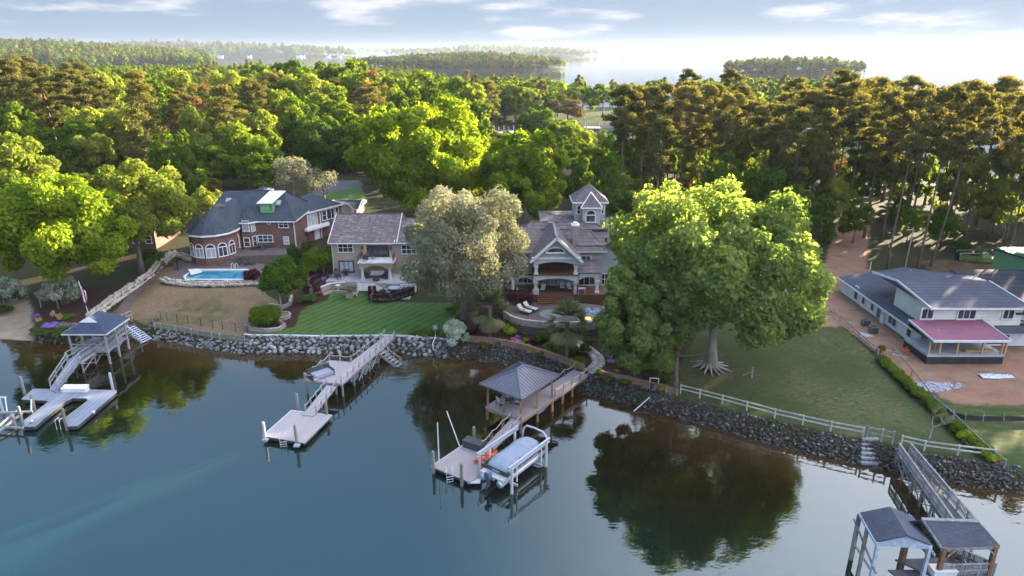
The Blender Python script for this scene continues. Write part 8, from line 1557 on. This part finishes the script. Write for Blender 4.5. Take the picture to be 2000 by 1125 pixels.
for x in (-1.9, 1.9):
    for y in (-.95, .95): M().tube([(x, y - .12, .42), (x, y + .12, .42)], .42, 14).build('wheel', CHARC, shp)
for y in (-.7, .7): M().box(2.88, 2.95, y - .16, y + .16, .8, 1.0).build('headlight', WHITE, shp)
M().bar((-2.8, -.9, 1.75), (-.3, -.9, 1.9), .05).bar((-2.8, .9, 1.75), (-.3, .9, 1.9), .05).bar((-2.8, -.9, 1.4), (-2.8, -.9, 1.75), .05).bar((-2.8, .9, 1.4), (-2.8, .9, 1.75), .05).build('rack', ALU, shp)
lp = thing('street_lamp', 'slim street lamp post among the pines left of the leaning trunk', 'street lamp', P3(1768, 522, 3.8)); hh = zof(449, lp.location.y) - 3.8; M().tube([(0, 0, 0), (.1, 0, hh)], .07, 6).build('pole', ALU, lp); M().box(-.9, .1, -.12, .12, hh - .05, hh + .07).build('lamp_head', ALU, lp)
single('marker_stake', M().box(-.05, .05, -.05, .05, 0, 1.3), WHITE, 'short white stake beside the dirt drive in the pines', 'stake', P3(1699, 527, 3.8)); single('lawn_chair', M().box(-.3, .3, -.3, .3, .3, .36).slab([(-.3, .3, .36), (.3, .3, .36), (.3, .5, .95), (-.3, .5, .95)], .05).box(-.3, -.24, -.3, .3, 0, .3).box(.24, .3, -.3, .3, 0, .3), WHITE, 'white chair in the mulch under the feathery tree', 'chair', atg(1222, 714))
sp_ = thing('spotlight_stand', 'white pipe frame and black bucket behind the end of the board wall', 'equipment', atg(1276, 758)); M().tube([(-.4, 0, 0), (-.4, 0, 1.2), (.5, 0, 1.1), (.5, 0, .6)], .06, 6).build('pipe', WHITE, sp_); M().lathe((-.1, -.1, 0), [(.3, 0), (.35, .6), (.3, .62)], 10).build('bucket', CHARC, sp_)
single('drain_pipe', M().tube([off(1262, .9, .9), at3(1238, 803, .05)], .05, 6), WHITE, 'white drain pipe running down the stones into the water', 'pipe', at3(1250, 800, .1), world=True); single('garden_light', M().lathe((0, 0, 0), [(.03, 0), (.03, .6), (.18, .62), (.05, .8)], 8), WHITE, 'small white garden light at the top of the stone path', 'garden light', atg(1125, 646))
# docks and boat of the back cove, seen through the trees
cb = thing('cove_dock', 'grey dock with posts and a moored boat in the back cove', 'dock', P3(985, 258, 0)); a = P3(965, 256, .9); M().box(a.x, a.x + 9, a.y, a.y + 2, .7, .9).box(a.x + 7, a.x + 9, a.y - 12, a.y, .7, .9).build('deck', DECK_W, cb, world=True)
for i in range(5): pile(cb, a + Vector((i*2.2, -6 if i % 2 else 0, 0)), 3.4, .18, WOODG)
M().prism([(a.x + 1, a.y - 8), (a.x + 6, a.y - 8), (a.x + 7, a.y - 7), (a.x + 6, a.y - 6), (a.x + 1, a.y - 6)], .1, 1.2).build('boat_hull', WHITE, cb, world=True)
cb = thing('cove_dock', 'small pale dock with tall posts on the far bank before the sunny lawn', 'dock', P3(1150, 248, 0)); a = P3(1142, 247, .9); M().box(a.x, a.x + 7, a.y - 8, a.y, .7, .9).build('deck', DECK_W, cb, world=True)
for i in range(4): pile(cb, a + Vector(((i % 2)*7, -8*(i//2), 0)), 5.0, .2, WOODG)
M().box(a.x - 6, a.x + 20, a.y + 2, a.y + 2.4, -.5, 1.4).build('seawall', STONE, cb, world=True)
# ------------------------------------------------------------------ air
m_haze, t = new_mat('haze_air'); N = NT(t); pv = N.n('ShaderNodeVolumePrincipled'); pv.inputs['Color'].default_value = (0.34, 0.40, 0.50, 1)
pv.inputs['Density'].default_value = 0.00007; pv.inputs['Anisotropy'].default_value = 0.25
o = N.n('ShaderNodeOutputMaterial'); N.l(pv.outputs[0], o.inputs['Volume'])
tag(single('haze', M().box(-9500, 9500, -150, 9900, -6.5, 112), m_haze, None, None), kind='stuff')

# ------------------------------------------------------------------ each of the alike things is told by where it stands
bpy.context.view_layer.update()
_byl = {}
for o_ in SC.objects:
    if o_.parent is None and o_.get('label') and o_.get('category'): _byl.setdefault(o_['label'], []).append(o_)
def _sx(o): p = o.matrix_world.translation; return p.x / max(1.0, p.y * _c + (CAM_H - p.z) * _s)
def _ord(n): return str(n) + ('th' if 10 <= n % 100 <= 20 else {1: 'st', 2: 'nd', 3: 'rd'}.get(n % 10, 'th'))
for lb, ob in _byl.items():
    if len(ob) < 2: continue
    ob.sort(key=lambda o: o.matrix_world.translation.y); nr = 1 if len(ob) <= 20 else math.ceil(len(ob) / 14); per = math.ceil(len(ob) / nr)
    for r_ in range(nr):
        row = sorted(ob[r_*per:(r_+1)*per], key=_sx)
        for i, o_ in enumerate(row): o_['label'] = lb + ', ' + _ord(i + 1) + ' from left' + (' in the ' + ('front second third fourth fifth sixth seventh eighth ninth tenth eleventh twelfth'.split()[r_]) + ' row' if nr > 1 else '')
